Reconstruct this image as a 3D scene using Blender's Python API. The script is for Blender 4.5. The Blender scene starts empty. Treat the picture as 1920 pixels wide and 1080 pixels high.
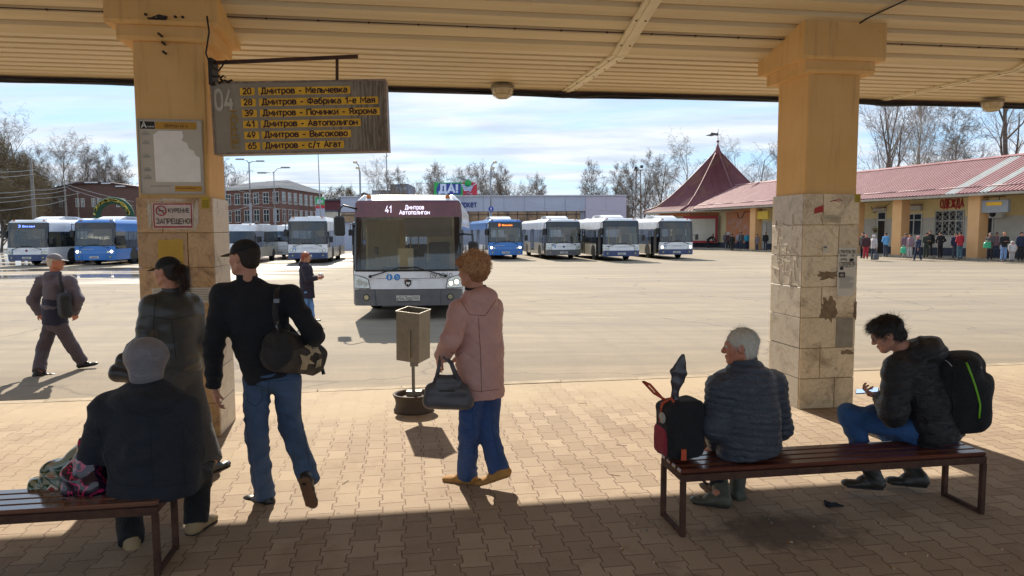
import bpy, math, random
import numpy as np
from mathutils import Vector, Matrix
R = math.radians
S = bpy.context.scene
COL = S.collection
rnd = random.Random(7)

# ---------------------------------------------------------------- camera
CAM_H = 1.9; FOC = 1331.0; PITCH = math.atan(106 / FOC); ROLL = 0.0045
cd = bpy.data.cameras.new('camera'); cam = bpy.data.objects.new('camera', cd); COL.objects.link(cam)
cd.sensor_width = 36; cd.lens = FOC / 1920 * 36; cd.clip_start = 0.05; cd.clip_end = 3000
cam.matrix_world = Matrix.Translation((0, 0, CAM_H)) @ Matrix.Rotation(math.pi / 2 - PITCH, 4, 'X') @ Matrix.Rotation(-ROLL, 4, 'Z')
S.camera = cam
S.render.resolution_x = 1024; S.render.resolution_y = 576

# ---------------------------------------------------------------- sky, sun, exposure
SUN_EL = R(36); SUN_AZ = R(-14.5)          # azimuth measured from +Y towards +X
w = bpy.data.worlds.new('World'); S.world = w; w.use_nodes = True
nt = w.node_tree; nt.nodes.clear()
def wn(t, **k):
    n = nt.nodes.new(t)
    for a, b in k.items(): setattr(n, a, b)
    return n
out = wn('ShaderNodeOutputWorld'); bg = wn('ShaderNodeBackground')
sky = wn('ShaderNodeTexSky', sky_type='NISHITA', sun_disc=False, sun_elevation=SUN_EL, sun_rotation=SUN_AZ, air_density=1.0, dust_density=0.6, ozone_density=1.6)
tc = wn('ShaderNodeTexCoord'); sep = wn('ShaderNodeSeparateXYZ'); nt.links.new(tc.outputs['Generated'], sep.inputs[0])
zc = wn('ShaderNodeMath', operation='ADD'); nt.links.new(sep.outputs['Z'], zc.inputs[0]); zc.inputs[1].default_value = 0.10
dv = wn('ShaderNodeVectorMath', operation='DIVIDE'); nt.links.new(tc.outputs['Generated'], dv.inputs[0])
cb = wn('ShaderNodeCombineXYZ')
for i in range(3): nt.links.new(zc.outputs[0], cb.inputs[i])
nt.links.new(cb.outputs[0], dv.inputs[1])
mp = wn('ShaderNodeMapping'); nt.links.new(dv.outputs[0], mp.inputs[0])
mp.inputs['Scale'].default_value = (0.75, 1.5, 0.0); mp.inputs['Location'].default_value = (3.1, 1.7, 0)
n1 = wn('ShaderNodeTexNoise'); nt.links.new(mp.outputs[0], n1.inputs['Vector'])
n1.inputs['Scale'].default_value = 0.9; n1.inputs['Detail'].default_value = 9; n1.inputs['Roughness'].default_value = 0.58; n1.inputs['Distortion'].default_value = 0.7
cr = wn('ShaderNodeValToRGB'); nt.links.new(n1.outputs[0], cr.inputs[0])
cr.color_ramp.elements[0].position = 0.36; cr.color_ramp.elements[1].position = 0.56
n2 = wn('ShaderNodeTexNoise'); mp2 = wn('ShaderNodeMapping'); nt.links.new(dv.outputs[0], mp2.inputs[0]); mp2.inputs['Scale'].default_value = (1.0, 2.2, 0); mp2.inputs['Location'].default_value = (9.3, 4.4, 0)
nt.links.new(mp2.outputs[0], n2.inputs['Vector']); n2.inputs['Scale'].default_value = 1.6; n2.inputs['Detail'].default_value = 6
cr2 = wn('ShaderNodeValToRGB'); nt.links.new(n2.outputs[0], cr2.inputs[0])
cr2.color_ramp.elements[0].position = 0.35; cr2.color_ramp.elements[0].color = (3.2, 3.6, 4.25, 1)
cr2.color_ramp.elements[1].position = 0.62; cr2.color_ramp.elements[1].color = (4.6, 4.75, 5.0, 1)
mx = wn('ShaderNodeMix', data_type='RGBA'); fac = wn('ShaderNodeMath', operation='MULTIPLY'); fac.inputs[1].default_value = 0.9
nt.links.new(cr.outputs[0], fac.inputs[0]); nt.links.new(fac.outputs[0], mx.inputs['Factor'])
def rgba_sock(n, name, outp=False): return [q_ for q_ in (n.outputs if outp else n.inputs) if q_.name == name and q_.type == 'RGBA'][0]
mt_ = wn('ShaderNodeMix', data_type='RGBA'); mt_.inputs[0].default_value = 0.8
nt.links.new(sky.outputs[0], rgba_sock(mt_, 'A')); rgba_sock(mt_, 'B').default_value = (1.75, 3.05, 4.6, 1)
nt.links.new(rgba_sock(mt_, 'Result', True), rgba_sock(mx, 'A')); nt.links.new(cr2.outputs[0], rgba_sock(mx, 'B'))
nt.links.new(rgba_sock(mx, 'Result', True), bg.inputs[0]); bg.inputs[1].default_value = 0.09
nt.links.new(bg.outputs[0], out.inputs[0])
sl = bpy.data.lights.new('sun', 'SUN'); sun = bpy.data.objects.new('sun', sl); COL.objects.link(sun)
sl.energy = 3.5; sl.angle = R(0.6); sl.color = (1.0, 0.90, 0.75)
sdir = Vector((math.sin(SUN_AZ) * math.cos(SUN_EL), math.cos(SUN_AZ) * math.cos(SUN_EL), math.sin(SUN_EL)))
sun.rotation_euler = sdir.to_track_quat('Z', 'Y').to_euler()
S.view_settings.view_transform = 'Standard'; S.view_settings.look = 'None'; S.view_settings.gamma = 1; S.view_settings.exposure = 1.3

# ---------------------------------------------------------------- helpers
_cP, _sP, _cR, _sR = math.cos(PITCH), math.sin(PITCH), math.cos(ROLL), math.sin(ROLL)
def W(px, py, Y):
    "world point at distance Y that shows at (px, py) of the photograph; used to measure the scene"
    x = (px - 960) / FOC; y = (540 - py) / FOC
    x, y = x * _cR + y * _sR, -x * _sR + y * _cR
    d = np.array([x, _cP + y * _sP, -_sP + y * _cP])
    return np.array([0, 0, CAM_H]) + d * (Y / d[1])
def G(px, py, z=0.0):
    p = W(px, py, 1.0) - np.array([0, 0, CAM_H]); t = (z - CAM_H) / p[2]
    return np.array([0, 0, CAM_H]) + p * t

def srgb(c):
    if isinstance(c, str):
        c = [int(c[i:i + 2], 16) / 255 for i in (0, 2, 4)]
    return tuple((v / 12.92 if v <= 0.04045 else ((v + 0.055) / 1.055) ** 2.4) for v in c[:3]) + (1.0,)

MATS = {}
def new_mat(name):
    m = bpy.data.materials.new(name); m.use_nodes = True
    t = m.node_tree; b = t.nodes['Principled BSDF']; return m, t, b
def nd(t, typ, ins=None, **k):
    n = t.nodes.new(typ)
    for a, b in k.items(): setattr(n, a, b)
    if ins:
        for a, b in ins.items():
            if isinstance(b, bpy.types.NodeSocket): t.links.new(b, n.inputs[a])
            else: n.inputs[a].default_value = b
    return n
def ramp(t, fac, stops):
    n = t.nodes.new('ShaderNodeValToRGB'); t.links.new(fac, n.inputs[0]); e = n.color_ramp.elements
    while len(e) < len(stops): e.new(0.5)
    for i, (p, c) in enumerate(stops):
        e[i].position = p; e[i].color = srgb(c) if isinstance(c, str) else (c, c, c, 1)
    return n.outputs[0]
def mixc(t, fac, a, b, mode='MIX'):
    n = t.nodes.new('ShaderNodeMix'); n.data_type = 'RGBA'; n.blend_type = mode
    for k, v in (('Factor', fac), ('A', a), ('B', b)):
        i = [s for s in n.inputs if s.name == k and (k == 'Factor' and s.type == 'VALUE' or k != 'Factor' and s.type == 'RGBA')][0]
        if isinstance(v, bpy.types.NodeSocket): t.links.new(v, i)
        else: i.default_value = v
    return [s for s in n.outputs if s.type == 'RGBA'][0]
def mat(name, color, rough=0.6, metal=0.0, var=0.15, vs=3.0, bump=0.0, bs=60.0, emit=None, es=0.0, coat=0.0, spec=None, dirt=None, sheen=0, vec=(1, 1, 1), wrinkle=0):
    "principled material with a noise-mottled colour and an optional fine bump"
    if name in MATS: return MATS[name]
    m, t, b = new_mat(name); c = srgb(color)
    co = nd(t, 'ShaderNodeTexCoord').outputs['Object']
    if vec != (1, 1, 1): co = nd(t, 'ShaderNodeMapping', {'Vector': co, 'Scale': vec}).outputs[0]
    n = nd(t, 'ShaderNodeTexNoise', {'Vector': co, 'Scale': vs, 'Detail': 6.0, 'Roughness': 0.6})
    lo = tuple(max(0, v * (1 - var)) for v in c[:3]) + (1,); hi = tuple(min(1, v * (1 + var)) for v in c[:3]) + (1,)
    cr = t.nodes.new('ShaderNodeValToRGB'); t.links.new(n.outputs[0], cr.inputs[0])
    cr.color_ramp.elements[0].position = 0.3; cr.color_ramp.elements[1].position = 0.7
    cr.color_ramp.elements[0].color = lo; cr.color_ramp.elements[1].color = hi
    o = cr.outputs[0]
    if dirt:
        dc, amt, dsc = dirt
        dn = nd(t, 'ShaderNodeTexNoise', {'Vector': co, 'Scale': dsc, 'Detail': 8.0, 'Roughness': 0.7})
        f = ramp(t, dn.outputs[0], [(0.5 - 0.12, 0.0), (0.72, amt)])
        o = mixc(t, f, o, srgb(dc))
    t.links.new(o, b.inputs['Base Color'])
    b.inputs['Roughness'].default_value = rough; b.inputs['Metallic'].default_value = metal
    if coat: b.inputs['Coat Weight'].default_value = coat; b.inputs['Coat Roughness'].default_value = 0.08
    if spec is not None: b.inputs['Specular IOR Level'].default_value = spec
    if sheen: b.inputs['Sheen Weight'].default_value = sheen
    if wrinkle:
        wn_ = nd(t, 'ShaderNodeTexNoise', {'Vector': nd(t, 'ShaderNodeMapping', {'Vector': co, 'Scale': (1, 1, 1.9)}).outputs[0], 'Scale': 11.0, 'Detail': 5.0, 'Roughness': .55, 'Distortion': 1.8})
        rd = nd(t, 'ShaderNodeMath', {0: nd(t, 'ShaderNodeMath', {0: wn_.outputs[0], 1: .5}, operation='SUBTRACT').outputs[0]}, operation='ABSOLUTE')
        fn_ = nd(t, 'ShaderNodeTexNoise', {'Vector': co, 'Scale': bs, 'Detail': 3.0})
        hh_ = nd(t, 'ShaderNodeMath', {0: rd.outputs[0], 1: nd(t, 'ShaderNodeMath', {0: fn_.outputs[0], 1: bump * .02}, operation='MULTIPLY').outputs[0]}, operation='ADD')
        t.links.new(nd(t, 'ShaderNodeBump', {'Height': hh_.outputs[0], 'Strength': wrinkle, 'Distance': 0.05}).outputs[0], b.inputs['Normal']); bump = 0
    if bump:
        bn = nd(t, 'ShaderNodeTexNoise', {'Vector': co, 'Scale': bs, 'Detail': 5.0})
        bb = nd(t, 'ShaderNodeBump', {'Height': bn.outputs[0], 'Strength': bump, 'Distance': 0.01})
        t.links.new(bb.outputs[0], b.inputs['Normal'])
    if emit: b.inputs['Emission Color'].default_value = srgb(emit); b.inputs['Emission Strength'].default_value = es
    MATS[name] = m
    return m

def mesh_obj(name, verts, faces, mats, parent=None, smooth=False, idx=None):
    me = bpy.data.meshes.new(name)
    me.from_pydata([tuple(map(float, v)) for v in verts] if not isinstance(verts, np.ndarray) else verts.tolist(), [], faces if isinstance(faces, list) else faces.tolist())
    if not isinstance(mats, (list, tuple)): mats = [mats]
    for m in mats: me.materials.append(m)
    if idx is not None: me.polygons.foreach_set('material_index', np.array(idx, dtype=np.int32))
    if smooth is True: me.polygons.foreach_set('use_smooth', [True] * len(me.polygons))
    elif smooth: me.polygons.foreach_set('use_smooth', list(smooth))
    me.update()
    o = bpy.data.objects.new(name, me); COL.objects.link(o)
    if parent is not None: o.parent = parent
    return o
def tag(o, label=None, cat=None, group=None, kind=None):
    if label: o['label'] = label
    if cat: o['category'] = cat
    if group: o['group'] = group
    if kind: o['kind'] = kind
    return o
def thing(name, label, cat, loc=(0, 0, 0), rz=0.0, group=None):
    o = bpy.data.objects.new(name, None); COL.objects.link(o); o.empty_display_size = 0.2
    o.location = tuple(map(float, loc)); o.rotation_euler = (0, 0, rz)
    return tag(o, label, cat, group)
def dup(o, loc=None, rz=None, label=None, scale=None, parent=None):
    c = o.copy(); COL.objects.link(c)
    if parent is not None: c.parent = parent
    if loc is not None: c.location = tuple(map(float, loc))
    if rz is not None: c.rotation_euler = (0, 0, rz)
    if scale is not None: c.scale = scale if isinstance(scale, (tuple, list)) else (scale,) * 3
    if label: c['label'] = label
    for ch in list(o.children):
        dup(ch, parent=c)
    return c

class MB:
    "collects boxes, tubes, prisms and lathes into one mesh"
    def __init__(s): s.v = []; s.f = []; s.m = []; s.sm = []; s.T = None
    def add(s, vs, fs, mi=0, sm=False):
        n = len(s.v)
        if s.T is not None: vs = [tuple(s.T @ Vector(v)) for v in vs]
        s.v += [tuple(map(float, v)) for v in vs]; s.f += [tuple(i + n for i in f) for f in fs]; s.m += [mi] * len(fs); s.sm += [sm] * len(fs)
        return s
    def box(s, x0, y0, z0, x1, y1, z1, mi=0, b=0.0):
        if x0 > x1: x0, x1 = x1, x0
        if y0 > y1: y0, y1 = y1, y0
        if z0 > z1: z0, z1 = z1, z0
        b = min(b, (x1 - x0) * .45, (y1 - y0) * .45, (z1 - z0) * .45)
        if b <= 0:
            vs = [(x, y, z) for z in (z0, z1) for y in (y0, y1) for x in (x0, x1)]
            fs = [(0, 2, 3, 1), (4, 5, 7, 6), (0, 1, 5, 4), (1, 3, 7, 5), (3, 2, 6, 7), (2, 0, 4, 6)]
            return s.add(vs, fs, mi)
        bm_v = []; bm_f = []
        def ring(z, i):
            return [(x0 + i + b * 0, y0 + i + b, z), (x0 + i + b, y0 + i, z), (x1 - i - b, y0 + i, z), (x1 - i, y0 + i + b, z), (x1 - i, y1 - i - b, z), (x1 - i - b, y1 - i, z), (x0 + i + b, y1 - i, z), (x0 + i, y1 - i - b, z)]
        R4 = [ring(z0, b * .8), ring(z0 + b, 0), ring(z1 - b, 0), ring(z1, b * .8)]
        for r in R4: bm_v += r
        for k in range(3):
            for j in range(8):
                a = k * 8 + j; c = k * 8 + (j + 1) % 8
                bm_f.append((a, c, c + 8, a + 8))
        bm_f.append(tuple(range(7, -1, -1))); bm_f.append(tuple(range(24, 32)))
        return s.add(bm_v, bm_f, mi)
    def tube(s, pts, r, n=8, mi=0, cap=True, sm=True, flat=1.0):
        pts = [Vector(p) for p in pts]; N = len(pts)
        if not isinstance(r, (list, tuple)): r = [r] * N
        up = None; vs = []; fs = []
        for i, p in enumerate(pts):
            d = (pts[min(i + 1, N - 1)] - pts[max(i - 1, 0)]).normalized()
            if up is None:
                up = Vector((0, 0, 1)) if abs(d.z) < .9 else Vector((0, 1, 0))
            sx = d.cross(up).normalized(); up2 = sx.cross(d).normalized(); up = up2
            for j in range(n):
                a = 2 * math.pi * j / n + math.pi / n
                vs.append(p + sx * (math.cos(a) * r[i]) + up2 * (math.sin(a) * r[i] * flat))
        for i in range(N - 1):
            for j in range(n):
                a = i * n + j; b2 = i * n + (j + 1) % n
                fs.append((a, b2, b2 + n, a + n))
        if cap: fs += [tuple(range(n - 1, -1, -1)), tuple(range((N - 1) * n, N * n))]
        return s.add(vs, fs, mi, sm and n > 4)
    def prism(s, poly, axis, a0, a1, mi=0):
        "polygon in the plane across axis, extruded from a0 to a1; axis x: poly is (y,z), y: (x,z), z: (x,y)"
        def P(u, v, a): return {'x': (a, u, v), 'y': (u, a, v), 'z': (u, v, a)}[axis]
        n = len(poly); vs = [P(u, v, a0) for u, v in poly] + [P(u, v, a1) for u, v in poly]
        fs = [tuple(range(n)), tuple(range(2 * n - 1, n - 1, -1))] + [(i, i + n, (i + 1) % n + n, (i + 1) % n) for i in range(n)]
        return s.add(vs, fs, mi)
    def lathe(s, prof, c=(0, 0, 0), n=20, axis='z', mi=0, sm=True, cap=True):
        vs = []; fs = []
        for r_, h in prof:
            for j in range(n):
                a = 2 * math.pi * j / n; x, y = math.cos(a) * r_, math.sin(a) * r_
                vs.append({'z': (c[0] + x, c[1] + y, c[2] + h), 'x': (c[0] + h, c[1] + x, c[2] + y), 'y': (c[0] + x, c[1] + h, c[2] + y)}[axis])
        for i in range(len(prof) - 1):
            for j in range(n):
                a = i * n + j; b2 = i * n + (j + 1) % n
                fs.append((a, b2, b2 + n, a + n))
        if cap: fs += [tuple(range(n - 1, -1, -1)), tuple(range((len(prof) - 1) * n, len(prof) * n))]
        return s.add(vs, fs, mi, sm)
    def quad(s, a, b, c, d, mi=0): return s.add([a, b, c, d], [(0, 1, 2, 3)], mi)
    def build(s, name, mats, parent=None, fix=True):
        o = mesh_obj(name, s.v, s.f, mats, parent, s.sm, s.m)
        if fix:
            import bmesh
            bm = bmesh.new(); bm.from_mesh(o.data); bmesh.ops.recalc_face_normals(bm, faces=bm.faces); bm.to_mesh(o.data); bm.free()
        return o

# stroke lettering (constant-width condensed grotesque), so Cyrillic words come out clean at any weight
_O = lambda w, h: [('C', [(0, h * .23), (0, h * .77), (w * .25, h), (w * .75, h), (w, h * .77), (w, h * .23), (w * .75, 0), (w * .25, 0)])]
GLY = {
 'А': (5, [('', [(0, 0), (2.5, 7), (5, 0)]), ('', [(.9, 2.2), (4.1, 2.2)])]), 'В': (4.5, [('', [(0, 0), (0, 7)]), ('R', [(0, 7), (2.8, 7), (4, 6.4), (4, 4.2), (2.8, 3.7), (0, 3.7)]), ('R', [(0, 3.7), (3, 3.7), (4.5, 3.1), (4.5, .6), (3, 0), (0, 0)])]),
 'Г': (4, [('', [(0, 0), (0, 7), (4, 7)])]), 'Д': (5.6, [('', [(0, -1.4), (0, 0), (5.6, 0), (5.6, -1.4)]), ('', [(.8, 0), (1.6, 3), (1.7, 7), (4.7, 7), (4.7, 0)])]), 'Е': (4, [('', [(4, 7), (0, 7), (0, 0), (4, 0)]), ('', [(0, 3.6), (3.4, 3.6)])]),
 'Ж': (6.4, [('', [(3.2, 0), (3.2, 7)]), ('', [(0, 7), (2.3, 3.6), (0, 0)]), ('', [(6.4, 7), (4.1, 3.6), (6.4, 0)]), ('', [(2.3, 3.6), (4.1, 3.6)])]), 'З': (4.6, [('R', [(0, 5.8), (1, 7), (3.2, 7), (4.3, 6), (4.3, 4.4), (3, 3.7), (1.6, 3.7)]), ('R', [(1.6, 3.7), (3.2, 3.7), (4.6, 2.8), (4.6, 1), (3.4, 0), (1, 0), (0, 1.2)])]),
 'И': (4.8, [('', [(0, 7), (0, 0), (4.8, 7), (4.8, 0)])]), 'К': (4.6, [('', [(0, 0), (0, 7)]), ('', [(4.4, 7), (1.2, 3.6), (4.6, 0)]), ('', [(0, 3.6), (1.2, 3.6)])]), 'Л': (4.7, [('', [(0, 0), (.8, .5), (1.5, 7), (4.7, 7), (4.7, 0)])]), 'М': (5.8, [('', [(0, 0), (0, 7), (2.9, 2.4), (5.8, 7), (5.8, 0)])]),
 'Н': (4.8, [('', [(0, 0), (0, 7)]), ('', [(4.8, 0), (4.8, 7)]), ('', [(0, 3.6), (4.8, 3.6)])]), 'О': (4.8, _O(4.8, 7)), 'П': (4.8, [('', [(0, 0), (0, 7), (4.8, 7), (4.8, 0)])]), 'Р': (4.5, [('', [(0, 0), (0, 7)]), ('R', [(0, 7), (3, 7), (4.5, 6.3), (4.5, 4), (3, 3.2), (0, 3.2)])]),
 'С': (4.6, [('R', [(4.6, 5.6), (3.6, 7), (1.1, 7), (0, 5.6), (0, 1.4), (1.1, 0), (3.6, 0), (4.6, 1.4)])]), 'Т': (4.8, [('', [(2.4, 0), (2.4, 7)]), ('', [(0, 7), (4.8, 7)])]), 'У': (4.8, [('', [(0, 7), (2.5, 2.6)]), ('', [(4.8, 7), (2.1, 0), (.6, 0)])]),
 'Ф': (5.8, [('', [(2.9, -.2), (2.9, 7.2)]), ('C', [(0, 2.4), (0, 5), (1.4, 6), (4.4, 6), (5.8, 5), (5.8, 2.4), (4.4, 1.3), (1.4, 1.3)])]), 'Щ': (6.7, [('', [(0, 7), (0, 0), (6, 0), (6, 7)]), ('', [(3, 0), (3, 7)]), ('', [(6, 0), (6.7, 0), (6.7, -1.3)])]),
 'Ы': (5.8, [('', [(0, 7), (0, 0)]), ('R', [(0, 4), (2.6, 4), (4, 3.2), (4, .8), (2.6, 0), (0, 0)]), ('', [(5.8, 7), (5.8, 0)])]), 'Ь': (4.3, [('', [(0, 7), (0, 0)]), ('R', [(0, 4), (2.8, 4), (4.3, 3.2), (4.3, .8), (2.8, 0), (0, 0)])]), 'Я': (4.4, [('', [(4.4, 0), (4.4, 7)]), ('R', [(4.4, 7), (1.5, 7), (0, 6.3), (0, 4.2), (1.5, 3.4), (4.4, 3.4)]), ('', [(1.9, 3.4), (0, 0)])]),
 'а': (3.6, [('R', [(.3, 4.5), (1, 5), (2.6, 5), (3.6, 4.2), (3.6, 0)]), ('R', [(3.6, 2.9), (1.2, 2.9), (0, 2.3), (0, .7), (1, 0), (2.6, 0), (3.6, .9)])]), 'б': (3.8, [('R', [(3.5, 7.2), (1, 6.6), (0, 4.6), (0, 1.4), (1, 0), (2.8, 0), (3.8, 1.3), (3.8, 3.4), (2.8, 4.6), (1, 4.6), (0, 3.2)])]),
 'в': (3.6, [('', [(0, 0), (0, 5)]), ('R', [(0, 5), (2.4, 5), (3.3, 4.5), (3.3, 3.1), (2.4, 2.7), (0, 2.7)]), ('R', [(0, 2.7), (2.5, 2.7), (3.6, 2.2), (3.6, .5), (2.5, 0), (0, 0)])]), 'г': (2.8, [('', [(0, 0), (0, 5), (2.8, 5)])]), 'е': (3.7, [('R', [(0, 2.5), (3.7, 2.5), (3.7, 4), (2.7, 5), (1, 5), (0, 3.8), (0, 1.2), (1, 0), (2.8, 0), (3.6, .8)])]),
 'и': (3.8, [('', [(0, 5), (0, 0), (3.8, 5), (3.8, 0)])]), 'к': (3.7, [('', [(0, 0), (0, 5)]), ('', [(3.5, 5), (1, 2.6), (3.7, 0)]), ('', [(0, 2.6), (1, 2.6)])]), 'л': (3.7, [('', [(0, 0), (.7, .4), (1.1, 5), (3.7, 5), (3.7, 0)])]), 'м': (4.6, [('', [(0, 0), (0, 5), (2.3, 1.6), (4.6, 5), (4.6, 0)])]),
 'н': (3.8, [('', [(0, 0), (0, 5)]), ('', [(3.8, 0), (3.8, 5)]), ('', [(0, 2.6), (3.8, 2.6)])]), 'о': (3.8, _O(3.8, 5)), 'п': (3.8, [('', [(0, 0), (0, 5), (3.8, 5), (3.8, 0)])]), 'р': (3.8, [('', [(0, -2), (0, 5)]), ('R', [(0, 4.2), (1.2, 5), (2.8, 5), (3.8, 3.8), (3.8, 1.2), (2.8, 0), (1.2, 0), (0, .8)])]),
 'с': (3.5, [('R', [(3.5, 4.2), (2.7, 5), (1, 5), (0, 3.8), (0, 1.2), (1, 0), (2.7, 0), (3.5, .8)])]), 'т': (3.6, [('', [(1.8, 0), (1.8, 5)]), ('', [(0, 5), (3.6, 5)])]), 'х': (3.6, [('', [(0, 5), (3.6, 0)]), ('', [(3.6, 5), (0, 0)])]), 'ч': (3.5, [('R', [(0, 5), (0, 3.0), (.8, 2.3), (3.5, 2.3)]), ('', [(3.5, 5), (3.5, 0)])]),
 'ы': (4.8, [('', [(0, 5), (0, 0)]), ('R', [(0, 3), (2, 3), (3, 2.4), (3, .6), (2, 0), (0, 0)]), ('', [(4.8, 5), (4.8, 0)])]), 'ь': (3.3, [('', [(0, 5), (0, 0)]), ('R', [(0, 3), (2.2, 3), (3.3, 2.4), (3.3, .6), (2.2, 0), (0, 0)])]), 'я': (3.4, [('', [(3.4, 0), (3.4, 5)]), ('R', [(3.4, 5), (1.2, 5), (0, 4.5), (0, 3), (1.2, 2.4), (3.4, 2.4)]), ('', [(1.5, 2.4), (0, 0)])]),
 'з': (3.4, [('R', [(0, 4.3), (.8, 5), (2.3, 5), (3.2, 4.2), (3.1, 3.1), (1.3, 2.7)]), ('R', [(1.3, 2.7), (2.6, 2.6), (3.4, 1.8), (3.3, .6), (2.3, 0), (.8, 0), (0, .8)])]),
 '0': (4.4, _O(4.4, 7)), '1': (2.4, [('', [(.2, 5.2), (2.2, 7), (2.2, 0)])]), '2': (4.5, [('R', [(0, 5.6), (1, 7), (3.3, 7), (4.4, 5.8), (4.1, 4.1), (0, 0)]), ('', [(0, 0), (4.5, 0)])]), '3': (4.5, [('R', [(0, 5.8), (1, 7), (3.2, 7), (4.3, 6), (4.3, 4.4), (3, 3.7), (1.6, 3.7)]), ('R', [(1.6, 3.7), (3.2, 3.7), (4.5, 2.8), (4.5, 1), (3.4, 0), (1, 0), (0, 1.2)])]),
 '4': (4.7, [('', [(2.9, 7), (0, 1.8), (4.7, 1.8)]), ('', [(3.5, 3.6), (3.5, 0)])]), '5': (4.4, [('', [(4, 7), (.5, 7), (.2, 3.9)]), ('R', [(.2, 3.9), (1.6, 4.4), (3.4, 4.2), (4.4, 3), (4.4, 1.2), (3.2, 0), (1, 0), (0, 1)])]), '6': (4.4, [('R', [(3.4, 7), (.8, 4), (0, 2.6), (0, 1.2), (1.2, 0), (3.2, 0), (4.4, 1.2), (4.4, 3), (3.2, 4.2), (1.4, 4.2), (.2, 3)])]),
 '7': (4.4, [('', [(0, 7), (4.4, 7), (1.6, 0)])]), '8': (4.4, [('C', [(.3, 4.5), (.3, 6), (1.3, 7), (3.1, 7), (4.1, 6), (4.1, 4.5), (3.1, 3.7), (1.3, 3.7)]), ('C', [(0, 1), (0, 2.8), (1.2, 3.7), (3.2, 3.7), (4.4, 2.8), (4.4, 1), (3.2, 0), (1.2, 0)])]), '9': (4.4, [('R', [(1, 0), (3.6, 3), (4.4, 4.4), (4.4, 5.8), (3.2, 7), (1.2, 7), (0, 5.8), (0, 4), (1.2, 2.8), (3, 2.8), (4.2, 4)])]),
 '-': (2.8, [('', [(.2, 2.7), (2.6, 2.7)])]), '–': (2.8, [('', [(.1, 2.7), (2.7, 2.7)])]), '/': (3, [('', [(0, -.8), (3, 7.4)])]), '!': (1, [('', [(.5, 7), (.5, 2.2)]), ('', [(.5, .9), (.5, 0)])]), '№': (7.4, [('', [(0, 0), (0, 7), (4, 0), (4, 7)]), ('C', [(5.2, 3.2), (5.2, 5), (7.2, 5), (7.2, 3.2)]), ('', [(5.2, 1.8), (7.2, 1.8)])]), ' ': (2.2, [])}
def text_mesh(txt, size, bold=0.0, depth=0.0, cond=1.0, spacing=1.0):
    "verts, faces of stroke lettering in the XZ plane facing -Y, origin left baseline"
    u = size * .1; th = size * .058 + bold; x = 0; vs = []; fs = []; kk = 0
    for ch in txt:
        w_, strokes = GLY.get(ch, GLY.get(ch.upper(), (4.4, [])))
        for fl, pts in strokes:
            pts = [np.array(p, float) for p in pts]; closed = fl == 'C'
            if fl in ('R', 'C'):
                for _ in range(2):
                    q_ = []; n = len(pts); rng = range(n) if closed else range(n - 1)
                    if not closed: q_.append(pts[0])
                    for i in rng:
                        a, b = pts[i], pts[(i + 1) % n]; q_ += [a * .75 + b * .25, a * .25 + b * .75]
                    if not closed: q_.append(pts[-1])
                    pts = q_
            P_ = [np.array([(x + p[0]) * u, p[1] * u]) for p in pts]; n = len(P_); b0 = len(vs); kk += 1; yy = -depth - .0003 * (kk % 3)
            if not closed:
                d0 = P_[0] - P_[1]; d1 = P_[-1] - P_[-2]; e_ = th * (.9 if fl == '' else .3); P_[0] = P_[0] + d0 / np.linalg.norm(d0) * e_ * .5; P_[-1] = P_[-1] + d1 / np.linalg.norm(d1) * e_ * .5
            for i in range(n):
                a = P_[i - 1] if (i or closed) else None; c = P_[(i + 1) % n] if (i < n - 1 or closed) else None
                t1 = (P_[i] - a) / (np.linalg.norm(P_[i] - a) + 1e-12) if a is not None else None; t2 = (c - P_[i]) / (np.linalg.norm(c - P_[i]) + 1e-12) if c is not None else None
                if t1 is None: t1 = t2
                if t2 is None: t2 = t1
                m_ = t1 + t2; m_ = m_ / (np.linalg.norm(m_) + 1e-9); nr = np.array([-m_[1], m_[0]]); k_ = 1 / max(.45, abs(nr @ np.array([-t1[1], t1[0]])))
                l_, r_ = P_[i] + nr * th * k_, P_[i] - nr * th * k_; vs += [(l_[0] * cond, yy, l_[1]), (r_[0] * cond, yy, r_[1])]
                if depth: vs += [(l_[0] * cond, depth, l_[1]), (r_[0] * cond, depth, r_[1])]
            s_ = 4 if depth else 2
            for i in range(n if closed else n - 1):
                a, c = b0 + i * s_, b0 + ((i + 1) % n) * s_; fs.append((a, a + 1, c + 1, c))
                if depth: fs += [(a, c, c + 2, a + 2), (a + 1, a + 3, c + 3, c + 1)]
        x += (w_ + 1.75) * spacing
    return vs, fs
def text_obj(name, txt, loc, size, m, parent=None, width=None, rz=0.0, bold=0.0, depth=0.0, align='l', T=None, cond=1.0, spacing=1.0):
    vs, fs = text_mesh(txt, size, bold, depth, cond, spacing)
    xs = [v[0] for v in vs]; w0 = max(xs) - min(xs); k = (width / w0) if width else 1.0; x0 = min(xs)
    off = {'l': 0, 'c': -w0 * k / 2, 'r': -w0 * k}[align]
    M = Matrix.Translation(loc) @ Matrix.Rotation(rz, 4, 'Z')
    if T is not None: M = T @ M
    vs = [tuple(M @ Vector(((v[0] - x0) * k + off, v[1], v[2]))) for v in vs]
    return mesh_obj(name, vs, fs, m, parent)
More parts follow.
